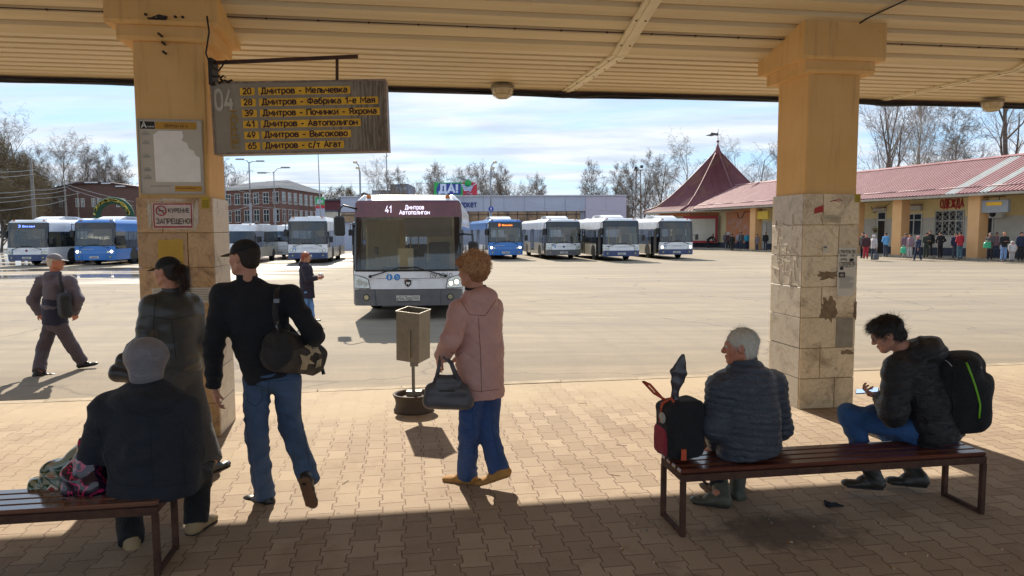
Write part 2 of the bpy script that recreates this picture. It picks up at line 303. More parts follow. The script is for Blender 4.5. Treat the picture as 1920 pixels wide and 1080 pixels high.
# ---------------------------------------------------------------- organic shapes: implicit primitives meshed with surface nets
def V3(*a): return np.array(a, dtype=float)
def nrm(v): v = np.asarray(v, float); return v / (np.linalg.norm(v) + 1e-12)
class SDF:
    def __init__(s, h=0.01, k=0.02): s.h = h; s.k = k; s.p = []
    def seg(s, A, B, a0, a1=None, side=None, b0=None, b1=None, k=None, flat=0, er=1.0, neg=False):
        "limb from A to B, half widths a along side and b across it; flat=1 cuts the B end square, 2 both"
        A = np.asarray(A, float); B = np.asarray(B, float); a1 = a0 if a1 is None else a1; b0 = a0 if b0 is None else b0; b1 = (a1 if b1 is None and side is None else (b0 * a1 / a0 if b1 is None else b1))
        ax = B - A; L = np.linalg.norm(ax)
        if L < 1e-6: ax = V3(0, 0, 1); B = A + ax * 1e-5; L = 1e-5
        ax = nrm(ax); sd = V3(1, 0, 0) if side is None else np.asarray(side, float)
        if abs(ax @ sd) > .95: sd = V3(0, 1, 0)
        sd = nrm(sd - ax * (ax @ sd)); nn = np.cross(ax, sd)
        s.p.append(('seg', (A, B, L, ax, sd, nn, a0, a1, b0, b1, flat, er), s.k if k is None else k, neg, np.minimum(A, B) - max(a0, a1, b0, b1) * max(1, er), np.maximum(A, B) + max(a0, a1, b0, b1) * max(1, er)))
        return s
    def ell(s, C, r, Rm=None, k=None, neg=False):
        C = np.asarray(C, float); r = np.asarray(r if hasattr(r, '__len__') else (r, r, r), float); Rm = np.eye(3) if Rm is None else np.asarray(Rm)
        m = float(max(r)); s.p.append(('ell', (C, r, Rm), s.k if k is None else k, neg, C - m, C + m)); return s
    def box(s, C, r, Rm=None, rd=0.02, k=None, neg=False):
        C = np.asarray(C, float); r = np.asarray(r, float); Rm = np.eye(3) if Rm is None else np.asarray(Rm)
        m = float(np.linalg.norm(r)); s.p.append(('box', (C, r, Rm, rd), s.k if k is None else k, neg, C - m, C + m)); return s
    def cut(s, P, n): s.p.append(('cut', (np.asarray(P, float), nrm(n)), 0, False, None, None)); return s
    def mesh(s, smooth=1):
        h = s.h; lo = np.min([p[4] for p in s.p if p[4] is not None and not p[3]], 0) - 3 * h - s.k; hi = np.max([p[5] for p in s.p if p[5] is not None and not p[3]], 0) + 3 * h + s.k
        n = np.ceil((hi - lo) / h).astype(int) + 1
        F = np.full(tuple(n), 1.0, np.float32)
        ax = [lo[i] + h * np.arange(n[i]) for i in range(3)]
        for typ, q, k, neg, b0, b1 in s.p:
            if typ == 'cut':
                P, nn = q
                d = (ax[0][:, None, None] - P[0]) * nn[0] + (ax[1][None, :, None] - P[1]) * nn[1] + (ax[2][None, None, :] - P[2]) * nn[2]
                F = np.maximum(F, d.astype(np.float32)); continue
            m = k + 2.5 * h
            i0 = np.maximum(0, np.floor((b0 - m - lo) / h).astype(int)); i1 = np.minimum(n, np.ceil((b1 + m - lo) / h).astype(int) + 1)
            if np.any(i1 <= i0): continue
            X = ax[0][i0[0]:i1[0]][:, None, None]; Y = ax[1][i0[1]:i1[1]][None, :, None]; Z = ax[2][i0[2]:i1[2]][None, None, :]
            if typ == 'seg':
                A, B, L, a_, sd, nn, a0, a1, c0, c1, flat, er = q
                px, py, pz = X - A[0], Y - A[1], Z - A[2]
                al = px * a_[0] + py * a_[1] + pz * a_[2]; t = np.clip(al / L, 0, 1); ex = al - t * L
                u = px * sd[0] + py * sd[1] + pz * sd[2]; v = px * nn[0] + py * nn[1] + pz * nn[2]
                aa = a0 + (a1 - a0) * t; bb = c0 + (c1 - c0) * t; ee = np.minimum(aa, bb) * er
                qn = np.sqrt((u / aa) ** 2 + (v / bb) ** 2 + (ex / ee) ** 2) + 1e-9; Ln = np.sqrt(u * u + v * v + ex * ex)
                d = np.where(qn < .3, -np.minimum(aa, bb) * .7, Ln * (1 - 1 / qn))
                if flat >= 1: d = np.maximum(d, al - L)
                if flat == 2: d = np.maximum(d, -al)
            elif typ == 'ell':
                C, r, M = q; px, py, pz = X - C[0], Y - C[1], Z - C[2]
                u = px * M[0][0] + py * M[1][0] + pz * M[2][0]; v = px * M[0][1] + py * M[1][1] + pz * M[2][1]; w_ = px * M[0][2] + py * M[1][2] + pz * M[2][2]
                qn = np.sqrt((u / r[0]) ** 2 + (v / r[1]) ** 2 + (w_ / r[2]) ** 2) + 1e-9; Ln = np.sqrt(u * u + v * v + w_ * w_)
                d = np.where(qn < .3, -min(r) * .7, Ln * (1 - 1 / qn))
            else:
                C, r, M, rd = q; px, py, pz = X - C[0], Y - C[1], Z - C[2]
                u = np.abs(px * M[0][0] + py * M[1][0] + pz * M[2][0]) - (r[0] - rd); v = np.abs(px * M[0][1] + py * M[1][1] + pz * M[2][1]) - (r[1] - rd); w_ = np.abs(px * M[0][2] + py * M[1][2] + pz * M[2][2]) - (r[2] - rd)
                d = np.sqrt(np.maximum(u, 0) ** 2 + np.maximum(v, 0) ** 2 + np.maximum(w_, 0) ** 2) + np.minimum(np.maximum(u, np.maximum(v, w_)), 0) - rd
            sl_ = (slice(i0[0], i1[0]), slice(i0[1], i1[1]), slice(i0[2], i1[2])); f = F[sl_]; d = d.astype(np.float32)
            if neg: d = -d; hh = np.maximum(k - np.abs(f - d), 0) / max(k, 1e-6); F[sl_] = np.maximum(f, d) + hh * hh * k * .25
            else: hh = np.maximum(k - np.abs(f - d), 0) / max(k, 1e-6); F[sl_] = np.minimum(f, d) - hh * hh * k * .25
        F[0] = F[-1] = 1; F[:, 0] = F[:, -1] = 1; F[:, :, 0] = F[:, :, -1] = 1
        ins = F < 0
        c = ins[:-1, :-1, :-1].astype(np.int8)
        tot = sum(ins[i:n[0] - 1 + i, j:n[1] - 1 + j, l:n[2] - 1 + l].astype(np.int8) for i in (0, 1) for j in (0, 1) for l in (0, 1))
        cells = np.argwhere((tot > 0) & (tot < 8)); idx = -np.ones(tot.shape, np.int64); idx[tuple(cells.T)] = np.arange(len(cells))
        acc = np.zeros((len(cells), 3)); cnt = np.zeros(len(cells))
        cor = [(i, j, l) for i in (0, 1) for j in (0, 1) for l in (0, 1)]
        for a in cor:
            for k_ in range(3):
                if a[k_]: continue
                b = list(a); b[k_] = 1
                fa = F[cells[:, 0] + a[0], cells[:, 1] + a[1], cells[:, 2] + a[2]]; fb = F[cells[:, 0] + b[0], cells[:, 1] + b[1], cells[:, 2] + b[2]]
                m = (fa < 0) != (fb < 0); t = np.where(m, fa / np.where(m, fa - fb, 1), 0)
                for q in range(3):
                    acc[:, q] += np.where(m, a[q] + (t if q == k_ else 0), 0)
                cnt += m
        P = lo + h * (cells + acc / cnt[:, None])
        faces = []
        for k_ in range(3):
            o1, o2 = (k_ + 1) % 3, (k_ + 2) % 3
            sa = [slice(1, -1)] * 3; sb = [slice(1, -1)] * 3; sa[k_] = slice(0, -1); sb[k_] = slice(1, None)
            A_ = ins[tuple(sa)]; B_ = ins[tuple(sb)]
            e = np.argwhere(A_ != B_); off = np.ones(3, int); off[k_] = 0; e = e + off
            flip = ins[tuple(e.T)]
            d1 = np.zeros(3, int); d1[o1] = 1; d2 = np.zeros(3, int); d2[o2] = 1
            q = [idx[tuple((e - d1 - d2).T)], idx[tuple((e - d2).T)], idx[tuple(e.T)], idx[tuple((e - d1).T)]]
            q = np.stack(q, 1); q[~flip] = q[~flip][:, ::-1]; faces.append(q)
        Fc = np.concatenate(faces); Fc = Fc[(Fc >= 0).all(1)]
        for _ in range(smooth):
            a2 = np.zeros_like(P); c2 = np.zeros(len(P))
            for i in range(4):
                for j in (1, 3):
                    np.add.at(a2, Fc[:, i], P[Fc[:, (i + j) % 4]]); np.add.at(c2, Fc[:, i], 1)
            P = P * .5 + .5 * a2 / np.maximum(c2, 1)[:, None]
        return P, Fc
def vnormals(P, Fc):
    n = np.cross(P[Fc[:, 2]] - P[Fc[:, 0]], P[Fc[:, 3]] - P[Fc[:, 1]]); N = np.zeros_like(P)
    for i in range(4): np.add.at(N, Fc[:, i], n)
    return N / (np.linalg.norm(N, axis=1)[:, None] + 1e-12)
def vnoise(P, seed=0):
    I = np.floor(P).astype(np.int64); f = P - I; f = f * f * (3 - 2 * f); out_ = 0
    for a in (0, 1):
        for b in (0, 1):
            for c in (0, 1):
                hsh = (I[:, 0] + a) * 374761393 + (I[:, 1] + b) * 668265263 + (I[:, 2] + c) * 2147483647 + seed * 974634777
                hsh = (hsh ^ (hsh >> 13)) * 1274126177; hsh = (hsh ^ (hsh >> 16)) & 0xffff
                out_ = out_ + (hsh / 65535.0) * (f[:, 0] if a else 1 - f[:, 0]) * (f[:, 1] if b else 1 - f[:, 1]) * (f[:, 2] if c else 1 - f[:, 2])
    return out_ * 2 - 1
def folds(amp=0.006, f=(7, 7, 16), seed=1, fine=.35):
    def fn(P, N):
        F3 = np.array(f, float); w = np.stack([vnoise(P * 3 + 5, seed + 9), vnoise(P * 3 + 11, seed + 8), vnoise(P * 3 + 17, seed + 7)], 1) * .5
        Q = (P + w * .25) * F3
        r = 1 - np.abs(vnoise(Q, seed)) * 2.2
        r2 = vnoise(Q * 2.3 + 3, seed + 3)
        return P + N * (amp * (r * .8 + fine * r2))[:, None]
    return fn
def sdf_obj(name, sd, m, parent=None, disp=(), smooth=1):
    P, Fc = sd.mesh(smooth)
    for d in disp: P = d(P, vnormals(P, Fc))
    return mesh_obj(name, P, Fc, m, parent, True)
def frame(f, up=(0, 0, 1)):
    "columns right, forward, up"
    f = nrm(f); r = nrm(np.cross(f, up)); u = np.cross(r, f); return np.stack([r, f, u], 1)
# ---------------------------------------------------------------- ground, pavement, canopy
ANG = R(9.0); CA, SA = math.cos(ANG), math.sin(ANG)
MU = Matrix.Rotation(ANG, 4, 'Z')
def uv(u, v, z=0.0): return (u * CA - v * SA, u * SA + v * CA, z)
V_EDGE = 8.77; V_C0 = 6.86; V_C1 = 7.50; U_L = (-2.33, -1.68); U_R = (4.17, 4.80)

def asphalt():
    m, t, b = new_mat('dusty_asphalt'); geo = nd(t, 'ShaderNodeNewGeometry').outputs['Position']
    big = nd(t, 'ShaderNodeTexNoise', {'Vector': geo, 'Scale': 0.09, 'Detail': 8.0, 'Roughness': 0.62, 'Distortion': 0.6})
    mp_ = nd(t, 'ShaderNodeMapping', {'Vector': geo, 'Scale': (0.25, 1.6, 1.0), 'Rotation': (0, 0, R(6))}).outputs[0]
    st = nd(t, 'ShaderNodeTexNoise', {'Vector': mp_, 'Scale': 0.55, 'Detail': 9.0, 'Roughness': 0.68, 'Distortion': 0.8})
    fine = nd(t, 'ShaderNodeTexNoise', {'Vector': geo, 'Scale': 55.0, 'Detail': 4.0, 'Roughness': 0.7})
    grit = nd(t, 'ShaderNodeTexVoronoi', {'Vector': geo, 'Scale': 28.0, 'Randomness': 1.0})
    c = ramp(t, big.outputs[0], [(0.3, '897f71'), (0.7, 'a09380')])
    c = mixc(t, ramp(t, st.outputs[0], [(0.40, 0.0), (0.62, 0.8)]), c, srgb('7d756a'))
    c = mixc(t, 0.22, c, ramp(t, fine.outputs[0], [(0.3, '4a453f'), (0.7, 'd8cbb4')]), 'OVERLAY')
    c = mixc(t, ramp(t, grit.outputs['Distance'], [(0.05, 0.55), (0.12, 0.0)]), c, srgb('8a7f6e'))
    oil = nd(t, 'ShaderNodeTexNoise', {'Vector': geo, 'Scale': 0.45, 'Detail': 6.0, 'Roughness': .6, 'Distortion': .3})
    c = mixc(t, ramp(t, oil.outputs[0], [(0.62, 0.0), (0.72, 0.4)]), c, srgb('655f57'))
    # tyre tracks curving across the yard
    wv = nd(t, 'ShaderNodeTexWave', {'Vector': nd(t, 'ShaderNodeMapping', {'Vector': geo, 'Location': (30, -8, 0)}).outputs[0], 'Scale': 0.35, 'Distortion': 5.0, 'Detail': 4.0, 'Detail Scale': 0.7}, wave_type='RINGS', rings_direction='Z')
    c = mixc(t, ramp(t, wv.outputs['Fac'], [(0.72, 0.0), (0.98, 0.28)]), c, srgb('7d7468'))
    # cracks
    ck = nd(t, 'ShaderNodeTexVoronoi', {'Vector': nd(t, 'ShaderNodeVectorMath', {0: geo, 1: nd(t, 'ShaderNodeVectorMath', {0: nd(t, 'ShaderNodeTexNoise', {'Vector': geo, 'Scale': 0.8, 'Detail': 4.0}).outputs['Color'], 1: (1.6, 1.6, 0)}, operation='MULTIPLY').outputs[0]}, operation='ADD').outputs[0], 'Scale': 0.16}, feature='DISTANCE_TO_EDGE')
    c = mixc(t, ramp(t, ck.outputs['Distance'], [(0.0, 0.5), (0.006, 0.0)]), c, srgb('55504a'))
    # melt-water on the far left of the yard
    sp = nd(t, 'ShaderNodeSeparateXYZ', {0: geo})
    wm = nd(t, 'ShaderNodeTexNoise', {'Vector': nd(t, 'ShaderNodeMapping', {'Vector': geo, 'Scale': (0.07, 0.30, 1), 'Rotation': (0, 0, R(12)), 'Location': (2.0, 0.4, 0)}).outputs[0], 'Scale': 1.0, 'Detail': 6.0, 'Roughness': 0.55, 'Distortion': 0.4})
    gx = nd(t, 'ShaderNodeMapRange', {0: sp.outputs[0], 1: -8.0, 2: -17.0, 3: 0.0, 4: 1.0}); gy = nd(t, 'ShaderNodeMapRange', {0: sp.outputs[1], 1: 25.0, 2: 33.0, 3: 0.0, 4: 1.0})
    mm = nd(t, 'ShaderNodeMath', {0: gx.outputs[0], 1: gy.outputs[0]}, operation='MULTIPLY')
    mm = nd(t, 'ShaderNodeMath', {0: mm.outputs[0], 1: ramp(t, wm.outputs[0], [(0.47, 0.0), (0.52, 1.0)])}, operation='MULTIPLY')
    c = mixc(t, mm.outputs[0], c, srgb('6e6a66'))
    t.links.new(c, b.inputs['Base Color'])
    rr = nd(t, 'ShaderNodeMapRange', {0: mm.outputs[0], 3: 0.92, 4: 0.06}); t.links.new(rr.outputs[0], b.inputs['Roughness'])
    hb = nd(t, 'ShaderNodeMath', {0: fine.outputs[0], 1: nd(t, 'ShaderNodeMath', {0: 1.0, 1: mm.outputs[0]}, operation='SUBTRACT').outputs[0]}, operation='MULTIPLY')
    t.links.new(nd(t, 'ShaderNodeBump', {'Height': hb.outputs[0], 'Strength': 0.5, 'Distance': 0.012}).outputs[0], b.inputs['Normal'])
    b.inputs['Specular IOR Level'].default_value = 0.3
    return m

def pavers():
    m, t, b = new_mat('interlocking_pavers'); P = nd(t, 'ShaderNodeTexCoord').outputs['Object']
    s = nd(t, 'ShaderNodeSeparateXYZ', {0: P}); u, v = s.outputs[0], s.outputs[1]
    M = lambda op, a, b_=None: nd(t, 'ShaderNodeMath', {0: a} if b_ is None else {0: a, 1: b_}, operation=op).outputs[0]
    PW, PL = 0.16, 0.235
    wob = nd(t, 'ShaderNodeTexNoise', {'Vector': P, 'Scale': 0.9, 'Detail': 2.0}).outputs[0]
    wb = M('MULTIPLY', M('SUBTRACT', wob, 0.5), 0.07)
    wob2 = nd(t, 'ShaderNodeTexNoise', {'Vector': P, 'Scale': 0.8, 'Detail': 2.0, 'W': 3.0}, noise_dimensions='4D').outputs[0]
    u_ = M('ADD', u, wb); v_ = M('ADD', v, M('MULTIPLY', M('SUBTRACT', wob2, 0.5), 0.06))
    cosv = M('COSINE', M('MULTIPLY', v_, 2 * math.pi / PL)); sq = M('MULTIPLY', cosv, 5.0); sq = M('MAXIMUM', M('MINIMUM', sq, 1.0), -1.0)
    cu_ = M('COSINE', M('MULTIPLY', u_, math.pi / PW))
    uz = M('ADD', u_, M('MULTIPLY', M('MULTIPLY', sq, cu_), -0.0115))
    cv = nd(t, 'ShaderNodeCombineXYZ', {0: v_, 1: uz, 2: 0.0}).outputs[0]
    br = nd(t, 'ShaderNodeTexBrick', {'Vector': cv, 'Color1': (0, 0, 0, 1), 'Color2': (1, 1, 1, 1), 'Mortar': (0.5, 0.5, 0.5, 1), 'Scale': 1.0, 'Mortar Size': 0.0048, 'Mortar Smooth': 0.35, 'Brick Width': PL, 'Row Height': PW})
    br.offset = 0.5; br.offset_frequency = 2
    big = nd(t, 'ShaderNodeTexNoise', {'Vector': P, 'Scale': 0.55, 'Detail': 8.0, 'Roughness': 0.65, 'Distortion': 0.4}).outputs[0]
    med = nd(t, 'ShaderNodeTexNoise', {'Vector': P, 'Scale': 2.3, 'Detail': 9.0, 'Roughness': 0.7, 'Distortion': 0.5}).outputs[0]
    fine = nd(t, 'ShaderNodeTexNoise', {'Vector': P, 'Scale': 140.0, 'Detail': 3.0}).outputs[0]
    c = ramp(t, br.outputs['Color'], [(0.0, '998b7b'), (0.5, 'a39584'), (1.0, 'b4a694')])
    c = mixc(t, ramp(t, big, [(0.42, 0.0), (0.62, 0.75)]), c, srgb('a39482'))
    c = mixc(t, ramp(t, med, [(0.52, 0.0), (0.72, 0.6)]), c, srgb('85725e'))
    c = mixc(t, 0.35, c, ramp(t, fine, [(0.3, '5b4d40'), (0.7, 'd6c4ae')]), 'OVERLAY')
    # sand drifts that bury the joints towards the yard and on the left
    sd = nd(t, 'ShaderNodeTexNoise', {'Vector': P, 'Scale': 0.9, 'Detail': 7.0, 'Roughness': 0.7}).outputs[0]
    edge = nd(t, 'ShaderNodeMapRange', {0: v, 1: 6.3, 2: 8.4, 3: 0.0, 4: 0.34}).outputs[0]
    left = nd(t, 'ShaderNodeMapRange', {0: u, 1: 1.2, 2: -0.6, 3: 0.0, 4: 0.14}).outputs[0]
    edge = M('MAXIMUM', edge, M('MULTIPLY', left, nd(t, 'ShaderNodeMapRange', {0: v, 1: 4.5, 2: 5.6, 3: 0.0, 4: 1.0}).outputs[0]))
    sand = ramp(t, M('ADD', sd, edge), [(0.56, 0.0), (0.80, 0.92)])
    c = mixc(t, M('MULTIPLY', sand, 0.8), c, srgb('ab9b82'))
    gap = M('MULTIPLY', br.outputs['Fac'], M('SUBTRACT', 1.0, sand))
    c = mixc(t, M('MULTIPLY', gap, 0.62), c, srgb('55362a'))
    gm = nd(t, 'ShaderNodeTexVoronoi', {'Vector': P, 'Scale': 3.1, 'Randomness': 1.0}); c = mixc(t, ramp(t, gm.outputs['Distance'], [(0.035, 0.55), (0.05, 0.0)]), c, srgb('5a4c40'))
    # black soil patch spilt near the right-hand bench
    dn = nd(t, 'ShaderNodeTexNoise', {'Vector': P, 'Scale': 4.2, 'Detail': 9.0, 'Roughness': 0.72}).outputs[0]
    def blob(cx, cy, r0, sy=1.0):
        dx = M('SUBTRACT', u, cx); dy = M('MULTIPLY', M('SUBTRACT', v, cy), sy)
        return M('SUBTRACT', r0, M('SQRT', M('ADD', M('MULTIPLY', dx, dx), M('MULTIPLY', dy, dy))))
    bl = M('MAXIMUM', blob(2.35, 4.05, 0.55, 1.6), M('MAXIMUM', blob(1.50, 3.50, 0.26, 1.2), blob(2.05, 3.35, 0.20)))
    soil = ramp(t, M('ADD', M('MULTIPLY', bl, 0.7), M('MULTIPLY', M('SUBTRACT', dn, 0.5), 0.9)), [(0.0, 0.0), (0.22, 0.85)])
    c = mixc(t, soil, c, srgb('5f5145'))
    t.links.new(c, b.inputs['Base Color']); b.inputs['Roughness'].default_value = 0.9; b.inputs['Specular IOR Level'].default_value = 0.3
    h = M('ADD', M('MULTIPLY', gap, -1.0), M('ADD', M('MULTIPLY', fine, 0.22), M('MULTIPLY', med, 0.5)))
    t.links.new(nd(t, 'ShaderNodeBump', {'Height': h, 'Strength': 0.75, 'Distance': 0.008}).outputs[0], b.inputs['Normal'])
    return m

g = MB(); g.box(-700, 1.0, -1.0, 700, 900, -0.10)
g.build('ground', asphalt()); tag(bpy.data.objects['ground'], kind='structure')
pv = MB(); pv.T = None; pv.box(-16, -5, -0.6, 18, V_EDGE - 0.16, 0.0)
o = pv.build('pavement', pavers()); o.rotation_euler.z = ANG; tag(o, kind='structure')
kb = MB()
for i in range(34): kb.box(-16 + i + .004, V_EDGE - 0.16, -0.6, -15 + i - .004, V_EDGE, 0.004 + rnd.uniform(-.002, .004), b=.008)
o = kb.build('kerb', mat('kerb_concrete', 'a3957f', .9, var=.2, vs=4, bump=.4, dirt=('7d6c57', .7, 3))); o.rotation_euler.z = ANG; tag(o, kind='structure')

# canopy -----------------------------------------------------------
def canopy_paint():
    m, t, b = new_mat('cream_roof_sheet'); P = nd(t, 'ShaderNodeTexCoord').outputs['Object']
    st = nd(t, 'ShaderNodeTexNoise', {'Vector': nd(t, 'ShaderNodeMapping', {'Vector': P, 'Scale': (0.35, 5, 1)}).outputs[0], 'Scale': 1.4, 'Detail': 7.0, 'Roughness': .65}).outputs[0]
    c = ramp(t, st, [(0.3, 'c0a980'), (0.7, 'd6c196')])
    sp = nd(t, 'ShaderNodeTexNoise', {'Vector': P, 'Scale': 11.0, 'Detail': 8.0, 'Roughness': .75}).outputs[0]
    c = mixc(t, ramp(t, sp, [(0.62, 0.0), (0.78, 0.55)]), c, srgb('7b603c'))
    t.links.new(c, b.inputs['Base Color']); b.inputs['Roughness'].default_value = 0.5
    return m
M_CREAM = canopy_paint()
M_DARKMET = mat('dark_metal', '2a2522', .6, var=.3)
M_RUST = mat('rusty_steel', '55382a', .8, metal=.2, var=.35, vs=14, bump=.3, bs=40, dirt=('2c1d16', .8, 6))
cn = thing('station_canopy', 'long canopy roof lined with cream ribbed metal sheet over the platform', 'canopy', (0, 0, 0), ANG)
PROF = [(9.90, 3.86), (7.52, 3.79), (4.2, 4.62), (0.9, 3.79), (-1.6, 3.86)]
def ribbed(u0, u1, prof, pitch, dep, mi=0):
    vs = []; fs = []
    for (va, za), (vb, zb) in zip(prof[:-1], prof[1:]):
        L = math.hypot(vb - va, zb - za); dv_, dz_ = (vb - va) / L, (zb - za) / L; n = int(L / pitch)
        s_ = 0; pts = []
        while s_ < L:
            for ds, hh in ((0, 0), (pitch * .62, 0), (pitch * .70, dep), (pitch * .92, dep)):
                if s_ + ds < L: pts.append((s_ + ds, hh))
            s_ += pitch
        pts.append((L, 0))
        for sx, hh in pts:
            v_, z_ = va + dv_ * sx, za + dz_ * sx + hh
            vs += [(u0, v_, z_), (u1, v_, z_)]
    for i in range(len(vs) // 2 - 1): fs.append((2 * i, 2 * i + 1, 2 * i + 3, 2 * i + 2))
    return vs, fs
vs, fs = ribbed(-13, 15, PROF, 0.25, 0.045)
mesh_obj('ceiling', vs, fs, M_CREAM, cn)
rt = MB(); rt.prism([(9.98, 3.93), (4.2, 4.78), (-1.7, 3.93), (-1.7, 3.98), (4.2, 4.84), (9.98, 3.98)], 'x', -13.05, 15.05)
rt.build('roof_sheet', mat('roof_top', '6d3035', .5), cn)
fa = MB(); fa.box(-13.05, 9.90, 3.79, 15.05, 9.955, 3.96); fa.build('fascia', mat('fascia_brown', '4d2f2a', .6, var=.3), cn)
def strip(u, skew=0.0):
    s_ = MB(); wd = .08
    for (v0, z0, v1, z1, sk) in ((9.86, 3.845, 7.50, 3.765, 0), (7.52, 3.766, 4.2, 4.58, skew)):
        n_ = 1
        a = (u, v0, z0); c = (u + sk, v1, z1)
        for dx0, dx1, dz in ((-wd, wd, 0), (-.028, .028, -.012)):
            s_.add([(a[0] + dx0, a[1], a[2] + dz), (a[0] + dx1, a[1], a[2] + dz), (c[0] + dx1, c[1], c[2] + dz), (c[0] + dx0, c[1], c[2] + dz),
                    (a[0] + dx0, a[1], a[2] + .03), (a[0] + dx1, a[1], a[2] + .03), (c[0] + dx1, c[1], c[2] + .03), (c[0] + dx0, c[1], c[2] + .03)],
                   [(0, 1, 2, 3), (7, 6, 5, 4), (0, 4, 5, 1), (1, 5, 6, 2), (2, 6, 7, 3), (3, 7, 4, 0)])
        for k_ in range(int(abs(v1 - v0) / .45)):
            f_ = (k_ + .5) / int(abs(v1 - v0) / .45); p_ = [a[j] + (c[j] - a[j]) * f_ for j in range(3)]
            for sx in (-1, 1): s_.box(p_[0] + sx * .047 - .008, p_[1] - .008, p_[2] - .008, p_[0] + sx * .047 + .008, p_[1] + .008, p_[2], mi=1)
    return s_.build('cover_strip', [mat('strip_cream', 'd9c9a4', .5, var=.1), M_RUST], cn)
strip(2.36); strip(7.25, -.15); strip(-7.0)
# screw heads and joint line of the overlapping sheets
sc = MB()
for k_ in range(60): sc.box(-12 + k_ * .47 - .009, 7.07, 3.885, -12 + k_ * .47 + .009, 7.09, 3.90)
sc.tube([(-12.9, 7.09, 3.897), (14.9, 7.09, 3.897)], .006, 4); sc.build('sheet_joint', M_RUST, cn)
# black cable bundle along the eaves
cbm = MB()
for q in range(4):
    pts = []; 
    for i in range(120):
        x = -13 + i * 28 / 119; d_ = .012 * math.sin(x * 1.1 + q) + .010 * math.sin(x * 2.9 + 2 * q)
        dip = .03 * math.exp(-((x - 2.4) / .35) ** 2) + .03 * math.exp(-((x - 7.25) / .35) ** 2)
        pts.append((x, 9.865 - .012 * q, 3.815 - .02 * (q % 2) + d_ - dip))
    cbm.tube(pts, .014, 6)
o = cbm.build('cable_bundle', mat('black_cable', '1d1a1c', .5)); o.rotation_euler.z = ANG
tag(o, 'bundle of black cables strung along the eaves of the canopy', 'cable')
# thin cables over the ceiling by the right-hand column
cb2 = MB(); a = W(1593, 50, 7.45); b_ = W(1612, 30, 7.2); c_ = W(1680, 0, 6.8)
a = Vector(uv(4.62, 6.80, 3.965)); b_ = Vector(uv(4.66, 6.60, 4.01)); c_ = Vector(uv(4.85, 6.2, 4.10)); d_ = Vector(uv(5.3, 5.6, 4.25))
cb2.tube([a, b_, c_, d_], .008, 6); tag(cb2.build('cable', mat('black_cable', '1d1a1c')), 'thin dark wire running over the ceiling from the right column', 'cable')

# columns ----------------------------------------------------------
def marble(tint, name):
    m, t, b = new_mat(name); P = nd(t, 'ShaderNodeTexCoord').outputs['Object']; isl = nd(t, 'ShaderNodeNewGeometry').outputs['Random Per Island']
    off = nd(t, 'ShaderNodeVectorMath', {0: P, 1: nd(t, 'ShaderNodeCombineXYZ', {0: nd(t, 'ShaderNodeMath', {0: isl, 1: 37.0}, operation='MULTIPLY').outputs[0], 1: isl, 2: nd(t, 'ShaderNodeMath', {0: isl, 1: 11.0}, operation='MULTIPLY').outputs[0]}).outputs[0]}, operation='ADD').outputs[0]
    rot = nd(t, 'ShaderNodeVectorRotate', {'Vector': off, 'Angle': nd(t, 'ShaderNodeMath', {0: isl, 1: 9.0}, operation='MULTIPLY').outputs[0], 'Axis': (0, 1, 0)}).outputs[0]
    mp_ = nd(t, 'ShaderNodeMapping', {'Vector': rot, 'Scale': (1.2, 1.2, 3.2)}).outputs[0]
    v1 = nd(t, 'ShaderNodeTexNoise', {'Vector': mp_, 'Scale': 2.2, 'Detail': 10.0, 'Roughness': .68, 'Distortion': 1.6}).outputs[0]
    v2 = nd(t, 'ShaderNodeTexNoise', {'Vector': off, 'Scale': 5.0, 'Detail': 10.0, 'Roughness': .75, 'Distortion': 2.2}).outputs[0]
    a_, b2, c3 = tint
    c = ramp(t, v1, [(0.32, b2), (0.45, a_), (0.60, a_), (0.74, b2)])
    ln = nd(t, 'ShaderNodeMath', {0: nd(t, 'ShaderNodeMath', {0: v2, 1: .5}, operation='SUBTRACT').outputs[0]}, operation='ABSOLUTE').outputs[0]
    c = mixc(t, ramp(t, ln, [(0.0, .5), (0.02, 0.0)]), c, srgb(c3))
    bl = nd(t, 'ShaderNodeTexNoise', {'Vector': P, 'Scale': 3.5, 'Detail': 8.0, 'Roughness': .7, 'Distortion': .8}).outputs[0]
    c = mixc(t, ramp(t, bl, [(0.52, 0.0), (0.68, 0.8)]), c, srgb(c3))
    hs = nd(t, 'ShaderNodeHueSaturation', {'Color': c, 'Value': nd(t, 'ShaderNodeMapRange', {0: isl, 3: .82, 4: 1.12}).outputs[0]}).outputs[0]
    t.links.new(hs, b.inputs['Base Color']); b.inputs['Roughness'].default_value = .42
    t.links.new(nd(t, 'ShaderNodeBump', {'Height': bl, 'Strength': .2, 'Distance': .004}).outputs[0], b.inputs['Normal'])
    return m
M_MARB = marble(('dbc6a0', 'c2a67c', '856c50'), 'honey_marble'); M_MARBB = marble(('c29c6c', 'a17c50', '6b4c30'), 'brown_marble'); M_MARBG = marble(('cbc1b0', 'b8ac98', '8e8070'), 'grey_marble')
